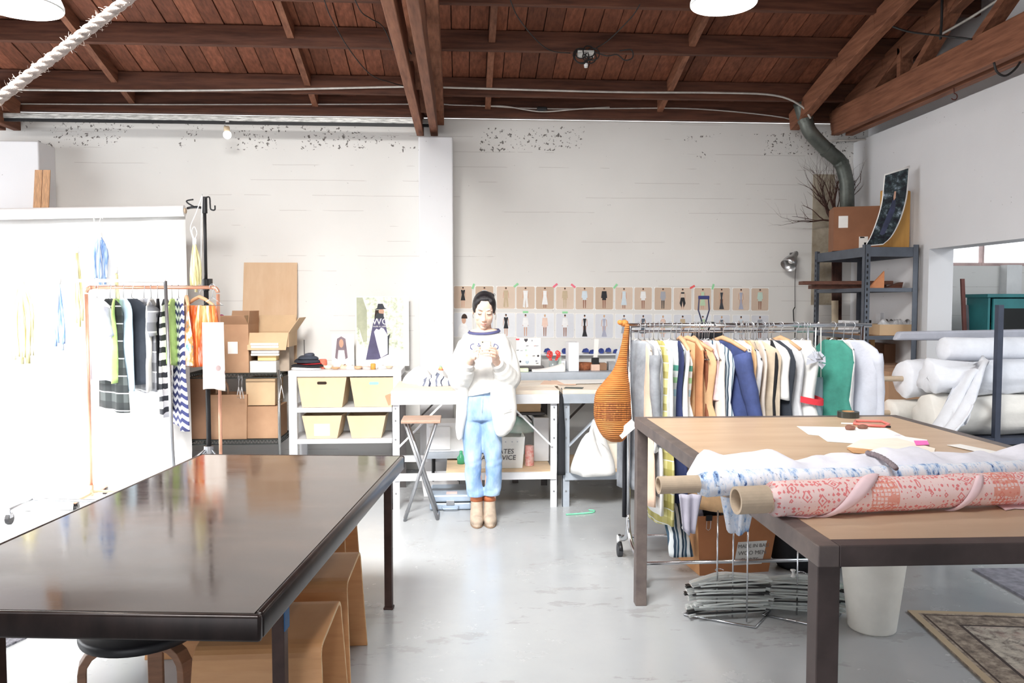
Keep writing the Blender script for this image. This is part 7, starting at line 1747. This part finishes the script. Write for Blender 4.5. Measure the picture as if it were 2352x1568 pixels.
def wroll(label, pa, pb, r, mat, core=None, wob=.006, seed=0):
    global p0, d
    o = thing('white_fabric_roll', label, 'fabric roll', (pa[0], pa[1], pa[2] - r), 0, 'white fabric rolls on the cart'); pa, pb = Vector(pa), Vector(pb); dd = pb - pa; ax = dd.normalized(); s1 = Vector((0, 0, 1)); s1 = (s1 - ax * s1.dot(ax)).normalized(); s2 = ax.cross(s1); n = 30; rings = []
    rn = random.Random(seed); ph = [rn.uniform(0, 6.28) for _ in range(3)]
    for f, k in ((0, .2), (0.0, .93), (.012, 1), (.1, 1), (.25, 1.01), (.4, 1), (.6, 1.02), (.8, 1), (1, 1)):
        rings.append([pa + dd * f + (s1 * math.cos(a_) + s2 * math.sin(a_)) * (r * k + wob * math.sin(3 * a_ + ph[0] + f * 14) + wob * .5 * math.sin(7 * a_ + ph[1] - f * 31)) for a_ in [2 * math.pi * j / n for j in range(n)]])
    mb = MB(); mb.loft(rings); mb.build('wound_cloth', mat, o, smooth=True)
    if core:
        mb = MB(); mb.tube([pa - ax * core, pa + ax * .1], .018, 14); mb.build('cardboard_core', m_tube, o)
    return o
zt0 = zc_ + .002
wroll('off white fabric roll lying lowest at the front of the cart', (2.93, 4.86, zt0 + .125), (4.2, 4.9, zt0 + .125), .123, m_cotc, None, .014, 1)
wroll('white fabric roll with a jutting tube at the cart end', (2.94, 5.13, zt0 + .33), (4.2, 5.15, zt0 + .33), .125, m_wcot, .16, .008, 2)
wroll('big plump white fabric roll in the middle of the cart', (2.96, 4.88, zt0 + .36), (4.2, 4.93, zt0 + .36), .105, m_wcot, None, .018, 3)
wroll('slim white fabric roll on top of the cart pile', (3.13, 5.0, zt0 + .535), (4.2, 5.02, zt0 + .535), .075, m_wcot, .0, .003, 4)
wroll('thin bare tube roll low at the cart end', (2.86, 5.14, zt0 + .1), (4.2, 5.16, zt0 + .1), .09, m_cotc, .1, .006, 5)
mb = MB(); mb.hexa([(2.95, 5.24, zt0 + .58), (4.3, 5.24, zt0 + .58), (4.3, 5.3, zt0 + .58), (2.95, 5.3, zt0 + .58)], [(2.98, 5.24, zt0 + .64), (4.3, 5.24, zt0 + .66), (4.3, 5.3, zt0 + .66), (2.98, 5.3, zt0 + .64)]); 
mb.build('grey_batten_roll', M('grey_felt', (176, 178, 188), .9, var=.06), label='grey felt strip lying behind the white rolls', cat='felt', bev=.015)
# loose cloth slumping off the cart end
rings = []
for i in range(15):
    f = i / 14; c = Vector((lerp(3.22, 2.90, f ** .8), lerp(4.80, 4.60, f), zt0 + .44 - .40 * f - .06 * math.sin(f * 3.1))); hw = lerp(.10, .20, f); th = lerp(.05, .075, math.sin(f * 3))
    rings.append([c + Vector((hw * math.cos(a_) * .75, th * math.sin(a_) + .02 * math.sin(4 * a_ + f * 5), hw * math.cos(a_) * .5 + .018 * math.sin(5 * a_ + f * 8))) for a_ in [2 * math.pi * j / 30 for j in range(30)]])
mb = MB(); mb.loft(rings); mb.build('loose_cloth', m_wcot, smooth=True, label='loose white cloth slumping off the cart end', cat='cloth')
# ------------------------------------------------------------------ the next room
m_tealp = M('teal_painted_wood', (44, 128, 130), .5, c2=(32, 104, 108), scale=4); m_teald = M('dark_teal_painted_wood', (24, 84, 94), .5, var=.1)
yq = 6.35; xq = W(2268, 750, yq).x; zq = W(2300, 683, yq).z
o = thing('teal_cabinet', 'teal painted cabinet with glazed door in the next room', 'cabinet', (xq, yq, 0))
mb = MB(); mb.b2((xq, yq, .05), (xq + .02, yq + .28, zq)); mb.build('side_panel', m_tealp, o); mb = MB(); mb.b2((xq + 1.1, yq, .05), (xq + 1.12, yq + .28, zq)); mb.build('side_panel', m_tealp, o)
mb = MB(); mb.b2((xq - .02, yq - .02, zq), (xq + 1.14, yq + .30, zq + .03)); mb.build('top', m_tealp, o, bev=.004); mb = MB(); mb.b2((xq, yq + .26, .05), (xq + 1.12, yq + .28, zq)); mb.build('back', m_teald, o)
mb = MB(); mb.b2((xq, yq, 0), (xq + 1.12, yq + .28, .08)); mb.build('base', m_tealp, o)
for z in (.5, .95, 1.25): mb = MB(); mb.b2((xq + .02, yq + .03, z), (xq + 1.1, yq + .26, z + .015)); mb.build('shelf', m_teald, o)
for x0 in (xq + .03, xq + .57):
    dr = MB(); fw = .07; dr.b2((x0, yq - .022, .1), (x0 + fw, yq - .002, zq - .01)); dr.b2((x0 + .46, yq - .022, .1), (x0 + .52, yq - .002, zq - .01)); dr.b2((x0 + fw, yq - .022, zq - .09), (x0 + .46, yq - .002, zq - .01)); dr.b2((x0 + fw, yq - .022, .1), (x0 + .46, yq - .002, .18)); d_ = dr.build('door', m_tealp, o)
    mb = MB(); mb.b2((x0 + fw, yq - .014, .18), (x0 + .46, yq - .010, zq - .09)); mb.build('glass_pane', M('dark_glass', (22, 24, 22), .12, var=.3, scale=3), d_)
    mb = MB(); mb.ball((x0 + .49, yq - .03, .8), .014, 10, 8); mb.build('knob', m_blackmetal, d_, smooth=True)
mb = MB(); mb.b2((xq + .14, yq + .06, 1.266), (xq + .19, yq + .2, 1.36)); mb.build('cream_book', M('cream_card', (226, 222, 190), .7), label='cream book standing inside the teal cabinet', cat='book')
for k, (px, Y_, w_, c_) in enumerate(((2212, 6.55, .03, (120, 70, 62)), (2218, 6.6, .05, (150, 146, 150)))):
    p = W(px, 640 if k == 0 else 700, Y_); mb = MB(); mb.hexa([(p.x - w_ / 2 + .06, Y_ - .1, 0), (p.x + w_ / 2 + .06, Y_ - .1, 0), (p.x + w_ / 2 + .06, Y_ - .08, 0), (p.x - w_ / 2 + .06, Y_ - .08, 0)], [(p.x - w_ / 2, Y_, p.z), (p.x + w_ / 2, Y_, p.z), (p.x + w_ / 2, Y_ + .02, p.z), (p.x - w_ / 2, Y_ + .02, p.z)]); mb.build('leaning_board', M('leaning_board_%d' % k, c_, .7), label=['reddish board leaning behind the door jamb', 'grey board leaning beside the teal cabinet'][k], cat='board')
a = W(2306, 640, 7.24); b = W(2340, 640, 7.24); mb = MB(); mb.b2((a.x, 7.2, 0), (b.x, YB, 1.885)); struct('trim_5', mb, m_white_paint, 'white pilaster in the next room')
q = Vector((xq + .60, yq + .14, zq + .031)); o = thing('potted_plant', 'small green plant on the teal cabinet', 'plant', q)
mb = MB(); mb.lathe([(.035, 0), (.05, .08), (.046, .08), (.03, .01)], q, 16, cap=False); mb.build('pot', m_white_paint, o, smooth=True)
rn = random.Random(8)
for k in range(9):
    an = rn.uniform(0, 6.28); l_ = rn.uniform(.08, .14); d1 = Vector((math.cos(an), math.sin(an), .9)).normalized(); s = Vector((-math.sin(an), math.cos(an), 0)); c0 = q + Vector((0, 0, .07)); c1 = c0 + d1 * l_; c2 = c1 + Vector((math.cos(an), math.sin(an), -.2)) * l_ * .5
    mb = MB(); mb.add([c0, c1 + s * .018, c2, c1 - s * .018, c1 + Vector((0, 0, .004))], [(0, 1, 4), (1, 2, 4), (2, 3, 4), (3, 0, 4)]); mb.build('leaf', M('leaf_green', (100, 160, 70), .5), o)
# ================================================================== the standing person
YP = 5.5
def Q(px, py, dy=0.): return W(px, py, YP + dy)
t = NT('skin'); f = t.noise(30, 3, .5); t.base(t.ramp(f, [(.3, (238, 200, 178)), (.7, (245, 212, 192))])); t.set(.5, 0, .4, **{'Subsurface Weight': .08, 'Subsurface Scale': .01}); m_skin = t.m
m_jean = M('washed_blue_denim', (188, 212, 236), .85, c2=(112, 150, 200), scale=9, stretch=(1, 1, .45), bump=.5)
m_knit = M('white_sweatshirt', (243, 241, 237), .9, var=.03, bump=.2, scale=20)
m_coat = M('white_wool_coat', (241, 240, 236), .9, var=.03, bump=.25, scale=16)
m_hair = M('black_hair', (30, 26, 30), .35, var=.4, scale=14, stretch=(8, 8, 1), bump=.4)
m_suede = M('sand_suede', (182, 164, 146), .9, var=.1, bump=.25, scale=20)
base = Vector((Q(1109, 1210).x, YP, 0))
person = thing('person', 'person in white coat and blue jeans looking at a phone', 'person', base)
def ring(c, rx, ry, n=28, f=None, tilt=0.):
    out = []
    for k in range(n):
        a = 2 * math.pi * k / n; g = 1 + (f(a) if f else 0)
        out.append(Vector(c) + Vector((rx * g * math.cos(a), ry * g * math.sin(a), tilt * math.cos(a))))
    return out
# ---- head frame
chin = Q(1111, 755, -.10); TH = R(20)
hc = Vector((Q(1112, 715, -.06).x, YP - .05, chin.z + .127))
HR = Matrix.Rotation(R(2), 3, 'Y') @ Matrix.Rotation(TH, 3, 'X')
def H(x, y, z): return hc + HR @ Vector((x, y, z))
b = MB()
b.ball(H(0, .015, .028), (.072, .092, .092), 28, 20, HR); b.ball(H(0, -.022, -.035), (.061, .064, .084), 24, 16, HR)
b.ball(H(0, -.058, -.100), (.024, .022, .018), 14, 10, HR)
for s in (-1, 1):
    b.ball(H(s * .034, -.054, -.030), (.027, .026, .028), 14, 10, HR); b.ball(H(s * .036, -.022, -.064), (.023, .038, .030), 14, 10, HR)
    b.ball(H(s * .031, -.074, .006), (.018, .011, .011), 14, 10, HR); b.ball(H(s * .011, -.092, -.041), (.0085, .010, .0075), 10, 8, HR)
    b.ball(H(s * .073, .012, -.012), (.007, .017, .028), 12, 10, HR)
    b.ball(H(s * .03, -.072, .024), (.024, .012, .008), 12, 8, HR)
b.tube([H(0, -.078, .014), H(0, -.090, -.012), H(0, -.101, -.033), H(0, -.098, -.042)], [.0075, .008, .011, .010], 12)
b.ball(H(0, -.084, -.064), (.023, .010, .008), 14, 8, HR); b.ball(H(0, -.082, -.074), (.019, .010, .008), 14, 8, HR)
neck0 = Q(1113, 775, .0)
b.tube([H(0, .022, -.05), H(0, .03, -.10), Vector((neck0.x, YP + .005, neck0.z)), Vector((neck0.x, YP + .01, neck0.z - .05))], [.05, .051, .055, .075], 20)
# ---- trunk, arms and legs under the clothes
sh_l, sh_r = Q(1071, 787, .01), Q(1155, 787, .01); el_l, el_r = Q(1060, 868, -.06), Q(1167, 866, -.06); wr_l, wr_r = Q(1080, 826, -.25), Q(1138, 828, -.25)
pel = Q(1107, 925, .02)
b.loft([ring(Q(1113, y, .015), hw, d) for y, hw, d in ((768, .07, .06), (780, .145, .075), (810, .155, .09), (850, .135, .085), (890, .12, .085), (925, .145, .095), (950, .14, .09))])
for s, e, w_ in ((sh_l, el_l, wr_l), (sh_r, el_r, wr_r)): b.tube(spline([s, (s + e) / 2, e, (e + w_) / 2, w_], 5), [.05, .049, .047, .046, .045, .044, .043, .041, .04, .039, .039, .038, .037, .035, .033, .031, .029, .028, .027, .026, .025], 14)
kn_l, kn_r = Q(1087, 1068, -.02), Q(1133, 1066, -.02); an_l, an_r = Q(1098, 1160, .03), Q(1125, 1160, .03)
for hx, kn, an in ((1090, kn_l, an_l), (1126, kn_r, an_r)): b.tube(spline([Q(hx, 935, .02), (Q(hx, 935, .02) + kn) / 2, kn, (kn + an) / 2 + Vector((0, .02, 0)), an, Vector((an.x, an.y, .06))], 4), [.075, .073, .07, .067, .063, .059, .055, .052, .05, .05, .05, .049, .047, .043, .04, .037, .034, .034, .034, .034, .034], 14)
for an in (an_l, an_r): b.ball((an.x, YP - .03, .042), (.028, .08, .026), 14, 10)
# ---- hands: palm, four fingers and thumb each
ph_c = Q(1115.5, 799, -.33); ph_u = Vector((.06, .0, 1)).normalized()
def finger(pts, r0=.0088, r1=.0064): 
    sp = spline(pts, 4); b.tube(sp, [lerp(r0, r1, i / (len(sp) - 1)) for i in range(len(sp))], 10); b.ball(sp[-1], r1 * .98, 10, 8)
# image-right hand holds the phone from its back, fingers crossing towards the camera side
pal = Q(1137, 815, -.29)
b.ball(pal, (.020, .026, .040), 16, 12, (0, R(18), R(25))); b.tube([wr_r, Q(1139, 822, -.27), pal], [.025, .025, .022], 12)
tipsR = [((1137, 801), (1126, 797), (1117, 800)), ((1138, 807), (1122, 802), (1107.5, 803.5)), ((1138, 813), (1121, 809), (1105, 809.5)), ((1136, 820), (1122, 816), (1110, 815.5))]
for k, (a_, m_, t_) in enumerate(tipsR): finger([pal + Vector((-.004, -.012, .026 - .017 * k)), Q(*a_, -.325), Q(*m_, -.352), Q(*t_, -.350)])
finger([pal + Vector((-.008, .015, .015)), Q(1131, 800, -.29), Q(1124, 793, -.295)], .0095, .0075)
# image-left hand: curled fingers at the phone edge, thumb over the screen side
pal2 = Q(1086, 816, -.29)
b.ball(pal2, (.021, .026, .036), 16, 12, (0, R(-30), R(-20))); b.tube([wr_l, Q(1081, 824, -.265), pal2], [.025, .025, .022], 12)
tipsL = [((1088, 803), (1096, 797), (1101.5, 800)), ((1090, 807), (1098, 803), (1101.5, 808)), ((1092, 812), (1098, 811), (1097, 816)), ((1093, 818), (1098, 818), (1096, 822))]
for k, (a_, m_, t_) in enumerate(tipsL): finger([pal2 + Vector((.004, -.008, .022 - .014 * k)), Q(*a_, -.318), Q(*m_, -.345), Q(*t_, -.338)])
finger([pal2 + Vector((.008, .012, .014)), Q(1094, 803, -.285), Q(1103, 799, -.288)], .0095, .0072)
b.ball(Q(1112, 760, .005), (.10, .078, .022), 26, 10)
rb = remesh(b, .0036, 2); rb.build('body', m_skin, person, smooth=True)
# ---- face details
m_lip = M('lip_rose', (222, 154, 144), .45, var=.05); m_lash = M('dark_lash', (44, 34, 32), .6)
for s in (-1, 1):
    mb = MB(); mb.tube([H(s * .017, -.0862, .004), H(s * .025, -.0882, -.0005), H(s * .033, -.0868, -.001), H(s * .041, -.0815, .003), H(s * .046, -.077, .007)], [.0010, .0019, .0021, .0018, .0008], 6); mb.build('eyelash', m_lash, person, smooth=True)
    mb = MB(); mb.tube([H(s * .014, -.0862, .025), H(s * .028, -.0872, .031), H(s * .040, -.0815, .031), H(s * .049, -.071, .026)], [.0012, .0018, .0016, .0008], 6); mb.build('eyebrow', M('soft_brow', (140, 116, 104), .8), person, smooth=True)
mb = MB(); mb.tube([H(-.021, -.0885, -.0665), H(-.010, -.0938, -.0645), H(0, -.0952, -.0655), H(.010, -.0938, -.0645), H(.021, -.0885, -.0665)], [.001, .0024, .0028, .0024, .001], 8); mb.tube([H(-.017, -.0885, -.0712), H(0, -.0935, -.0745), H(.017, -.0885, -.0712)], [.001, .0034, .001], 8); mb.build('lips', m_lip, person, smooth=True)
# ---- hair pulled back into a bun
b = MB(); b.ball(H(0, .032, .036), (.0795, .090, .088), 26, 18, HR); b.ball(H(0, .004, .086), (.056, .062, .036), 22, 14, HR)
for s in (-1, 1):
    b.ball(H(s * .065, .016, .026), (.017, .058, .052), 16, 12, HR); b.ball(H(s * .058, -.012, .052), (.020, .044, .042), 16, 12, HR); b.ball(H(s * .042, -.012, .074), (.026, .050, .032), 16, 12, HR)
b.ball(H(.030, .095, .060), (.042, .035, .038), 16, 12, HR); b.ball(H(.055, .07, .082), (.016, .018, .014), 10, 8, HR)
b.tube([H(0, .06, .0), H(0, .07, -.07)], [.06, .03], 14)
rh = remesh(b, .004, 9); rh.build('hair', m_hair, person, smooth=True)
mb = MB()
for pts in ([H(.071, -.01, -.005), H(.082, -.02, -.03), H(.080, -.02, -.06)], [H(-.068, -.02, .0), H(-.076, -.028, -.03), H(-.071, -.03, -.05)], [H(.05, .07, .09), H(.066, .07, .098), H(.076, .07, .085)]): mb.tube(spline(pts, 4), .0012, 5)
mb.build('loose_strands', m_hair, person, smooth=True, kind='stuff')
# ---- sweatshirt
b = MB()
def fold(seed, amp): return lambda a: amp * math.sin(3 * a + seed) + amp * .6 * math.sin(7 * a + seed * 2)
b.loft([ring(Q(px, y, .005), hw, d, 30, fold(y * .11, fo), tl) for px, y, hw, d, fo, tl in ((1112, 761, .092, .074, 0, .004), (1112, 767, .118, .085, 0, .004), (1113, 780, .150, .100, 0, 0), (1113, 805, .158, .118, .01, 0), (1113, 845, .162, .125, .015, 0), (1111, 880, .150, .122, .02, .006), (1107, 901, .142, .118, .025, .03))])
for s, e, w_, sg in ((sh_l, el_l, wr_l, -1), (sh_r, el_r, wr_r, 1)):
    w2 = lerp(e, w_, .88); sp = spline([s, (s + e) / 2, e, (e + w2) / 2, w2], 5); b.tube(sp, [.056 - .012 * i / (len(sp) - 1) + .0012 * math.sin(i * 1.9) for i in range(len(sp))], 16)
rs = remesh(b, .007, 3); sw = rs.build('sweatshirt', m_knit, person, smooth=True)
mb = MB(); n = 40; rings = []
for dz, rx, ry in ((.006, .100, .079), (-.010, .112, .087)): rings.append([Q(1112, 759, .005) + Vector((rx * math.cos(2 * math.pi * k / n), ry * 1.08 * math.sin(2 * math.pi * k / n) - .0, dz + .006 * math.cos(2 * math.pi * k / n) - (.016 if math.sin(2 * math.pi * k / n) < 0 else 0) * abs(math.sin(2 * math.pi * k / n)))) for k in range(n)])
mb.grid(rings, cu=True); ob = mb.build('navy_collar', M('navy_rib', (86, 88, 130), .85, var=.08), sw, smooth=True); so = ob.modifiers.new('t', 'SOLIDIFY'); so.thickness = .003
m_ink = M('navy_print', (78, 80, 130), .8)
for ch_, px, py, an, sz in (('C', 1081, 797, 22, .062), ('A', 1095, 791, 12, .050), ('N', 1104, 787, 5, .044), ('A', 1111, 786, 2, .040), ('R', 1119, 787, -5, .040), ('D', 1128, 792, -18, .058)):
    q = Q(px, py, 0); q.y = YP - .1215 + .55 * (q.x - Q(1113, 800).x) ** 2; u = Vector((math.cos(R(an)), 0, math.sin(R(an)))); text(ch_, 'print_letter', sz, m_ink, sw, q + Vector((0, -.004, -.02)), u, Vector((-math.sin(R(an)), 0, math.cos(R(an)))), .003)
# ---- jeans
b = MB()
b.loft([ring(Q(1103, y, .01), hw, d, 28) for y, hw, d in ((890, .122, .098), (910, .130, .105), (935, .148, .112), (952, .152, .108), (962, .145, .1))])
def leg(pts, rad, seed):
    sp = spline([Q(*p) for p in pts], 6); N = len(sp); rings = []
    for i, c in enumerate(sp):
        f = i / (N - 1); r = interp([k / (len(rad) - 1) for k in range(len(rad))], rad, f); kf = math.exp(-((f - .56) / .08) ** 2) + .9 * (f > .88)
        rings.append(ring(c, r, r * 1.02, 24, lambda a: .06 * math.sin(2 * a + f * 48 + seed) * kf + .03 * math.sin(3 * a + f * 22 + seed), 0))
    b.loft(rings)
leg([(1087, 945, .01), (1086, 1000, .0), (1086, 1040, -.01), (1086.5, 1068, -.015), (1087, 1100, .0), (1093, 1138, .02)], [.084, .078, .069, .062, .058, .057, .056, .060], 1)
leg([(1123, 945, .01), (1128, 1000, .0), (1132, 1040, -.01), (1134, 1066, -.015), (1134, 1100, .0), (1130, 1136, .02)], [.084, .078, .069, .062, .058, .057, .056, .058], 2)
rj = remesh(b, .0065, 2); jn = rj.build('jeans', m_jean, person, smooth=True)
mb = MB(); mb.tube([Q(1108, 912, -.112), Q(1107, 925, -.118), Q(1107, 948, -.112)], .0022, 6); mb.build('fly_seam', M('pale_denim_seam', (214, 228, 242), .8), jn, smooth=True)
# ---- ankle boots
for k, (an, px) in enumerate(((an_l, 1095.5), (an_r, 1125.5))):
    b = MB(); x = Q(px, 1200, -.06).x
    b.loft([ring((x + .002, YP + .035, .152), .043, .05, 22), ring((x, YP + .03, .135), .041, .052, 22), ring((x, YP + .02, .10), .042, .06, 22), ring((x, YP + .0, .06), .046, .085, 22), ring((x, YP - .03, .03), .048, .125, 22), ring((x, YP - .035, .006), .045, .13, 22)])
    b.ball((x, YP - .10, .038), (.044, .06, .034), 18, 12); b.b2((x - .032, YP + .03, 0), (x + .032, YP + .085, .05))
    rbt = remesh(b, .006, 3); bt = rbt.build('boot', m_suede, person, smooth=True)
    mb = MB(); n = 26
    mb.loft([ring((x, YP + .03, .205), .039, .046, n), ring((x, YP + .034, .146), .0455, .053, n)]); mb.build('ankle_strap', M('cognac_leather', (206, 122, 82), .5, var=.1), bt, smooth=True)
    mb = MB(); mb.loft([ring((x, YP - .037, .001), .046, .132, n), ring((x, YP - .037, .008), .047, .133, n)]); mb.build('sole', M('tan_sole', (150, 126, 104), .8), bt)
# ---- long open coat
b = MB()
for s, e, w_, sg in ((sh_l, el_l, wr_l, -1), (sh_r, el_r, wr_r, 1)):
    w2 = lerp(e, w_, .62); s2 = s + Vector((-sg * .004, .01, .0)); e2 = e + Vector((sg * .012, .0, -.012)); sp = spline([s2, (s2 + e2) / 2 + Vector((sg * .012, 0, 0)), e2, (e2 + w2) / 2 + Vector((0, 0, -.01)), w2], 5)
    b.tube(sp, [.058 + .020 * math.sin(math.pi * i / (len(sp) - 1)) + .0015 * math.sin(i * 2.3) for i in range(len(sp))], 18)
# back shell
b.loft([ring(Q(1113, y, .08), hw, d, 30, fold(y * .07, fo)) for y, hw, d, fo in ((760, .075, .045, 0), (768, .12, .06, 0), (782, .158, .07, 0), (820, .172, .075, .01), (900, .18, .075, .015), (950, .19, .075, .02), (985, .185, .07, .02))])
# front panels: each a soft slab following the side of the body
def panel(rows):
    rings = []
    for xa, xb, y, dy, th in rows:
        A_, B_ = Q(xa, y, dy), Q(xb, y, dy + (.0)); c = (A_ + B_) / 2; hw = (B_.x - A_.x) / 2
        rings.append(ring(c, hw, th, 22, lambda a: .04 * math.sin(4 * a + y * .05)))
    b.loft(rings)
panel([(1066, 1080, 766, -.01, .05), (1058, 1079, 782, -.03, .065), (1052, 1080, 810, -.05, .07), (1048, 1078, 850, -.06, .07), (1049, 1076, 900, -.07, .065), (1047, 1073, 950, -.06, .06), (1046, 1066, 985, -.05, .055), (1049, 1063, 1004, -.045, .045), (1052, 1060, 1010, -.045, .03)])
panel([(1143, 1160, 766, -.01, .05), (1143, 1169, 782, -.03, .065), (1140, 1176, 810, -.05, .07), (1133, 1182, 850, -.07, .075), (1126, 1184, 895, -.09, .075), (1127, 1187, 935, -.09, .075), (1130, 1186, 965, -.085, .07), (1134, 1178, 985, -.08, .06), (1139, 1166, 997, -.075, .045), (1145, 1156, 1002, -.075, .025)])
rc = remesh(b, .0075, 3); ct = rc.build('coat', m_coat, person, smooth=True)
mb = MB(); mb.tube([Q(1156, 948, -.172), Q(1165, 944, -.172), Q(1175, 940, -.166)], .0022, 6); mb.build('pocket_seam', M('coat_seam', (206, 200, 192), .9), ct, smooth=True)
# ---- phone
o = thing('phone', 'gold backed smartphone held in both hands', 'phone', ph_c + Vector((0, 0, -.035)))
RM = Matrix.Rotation(R(4), 3, 'Y') @ Matrix.Rotation(R(-28), 3, 'X')
mb = MB(); mb.box(ph_c, (.068, .008, .10), RM); mb.build('body', M('champagne_metal', (190, 170, 150), .35, .4, var=.04), o, bev=.004)
mb = MB(); mb.box(ph_c + RM @ Vector((0, .0045, 0)), (.062, .001, .092), RM); mb.build('screen', M('dark_screen', (20, 22, 26), .1), o)
mb = MB(); mb.tube([ph_c + RM @ Vector((-.022, -.0035, .038)), ph_c + RM @ Vector((-.022, -.0052, .038))], .005, 12); mb.build('camera_lens', M('black_plastic', (30, 30, 32), .4), o)
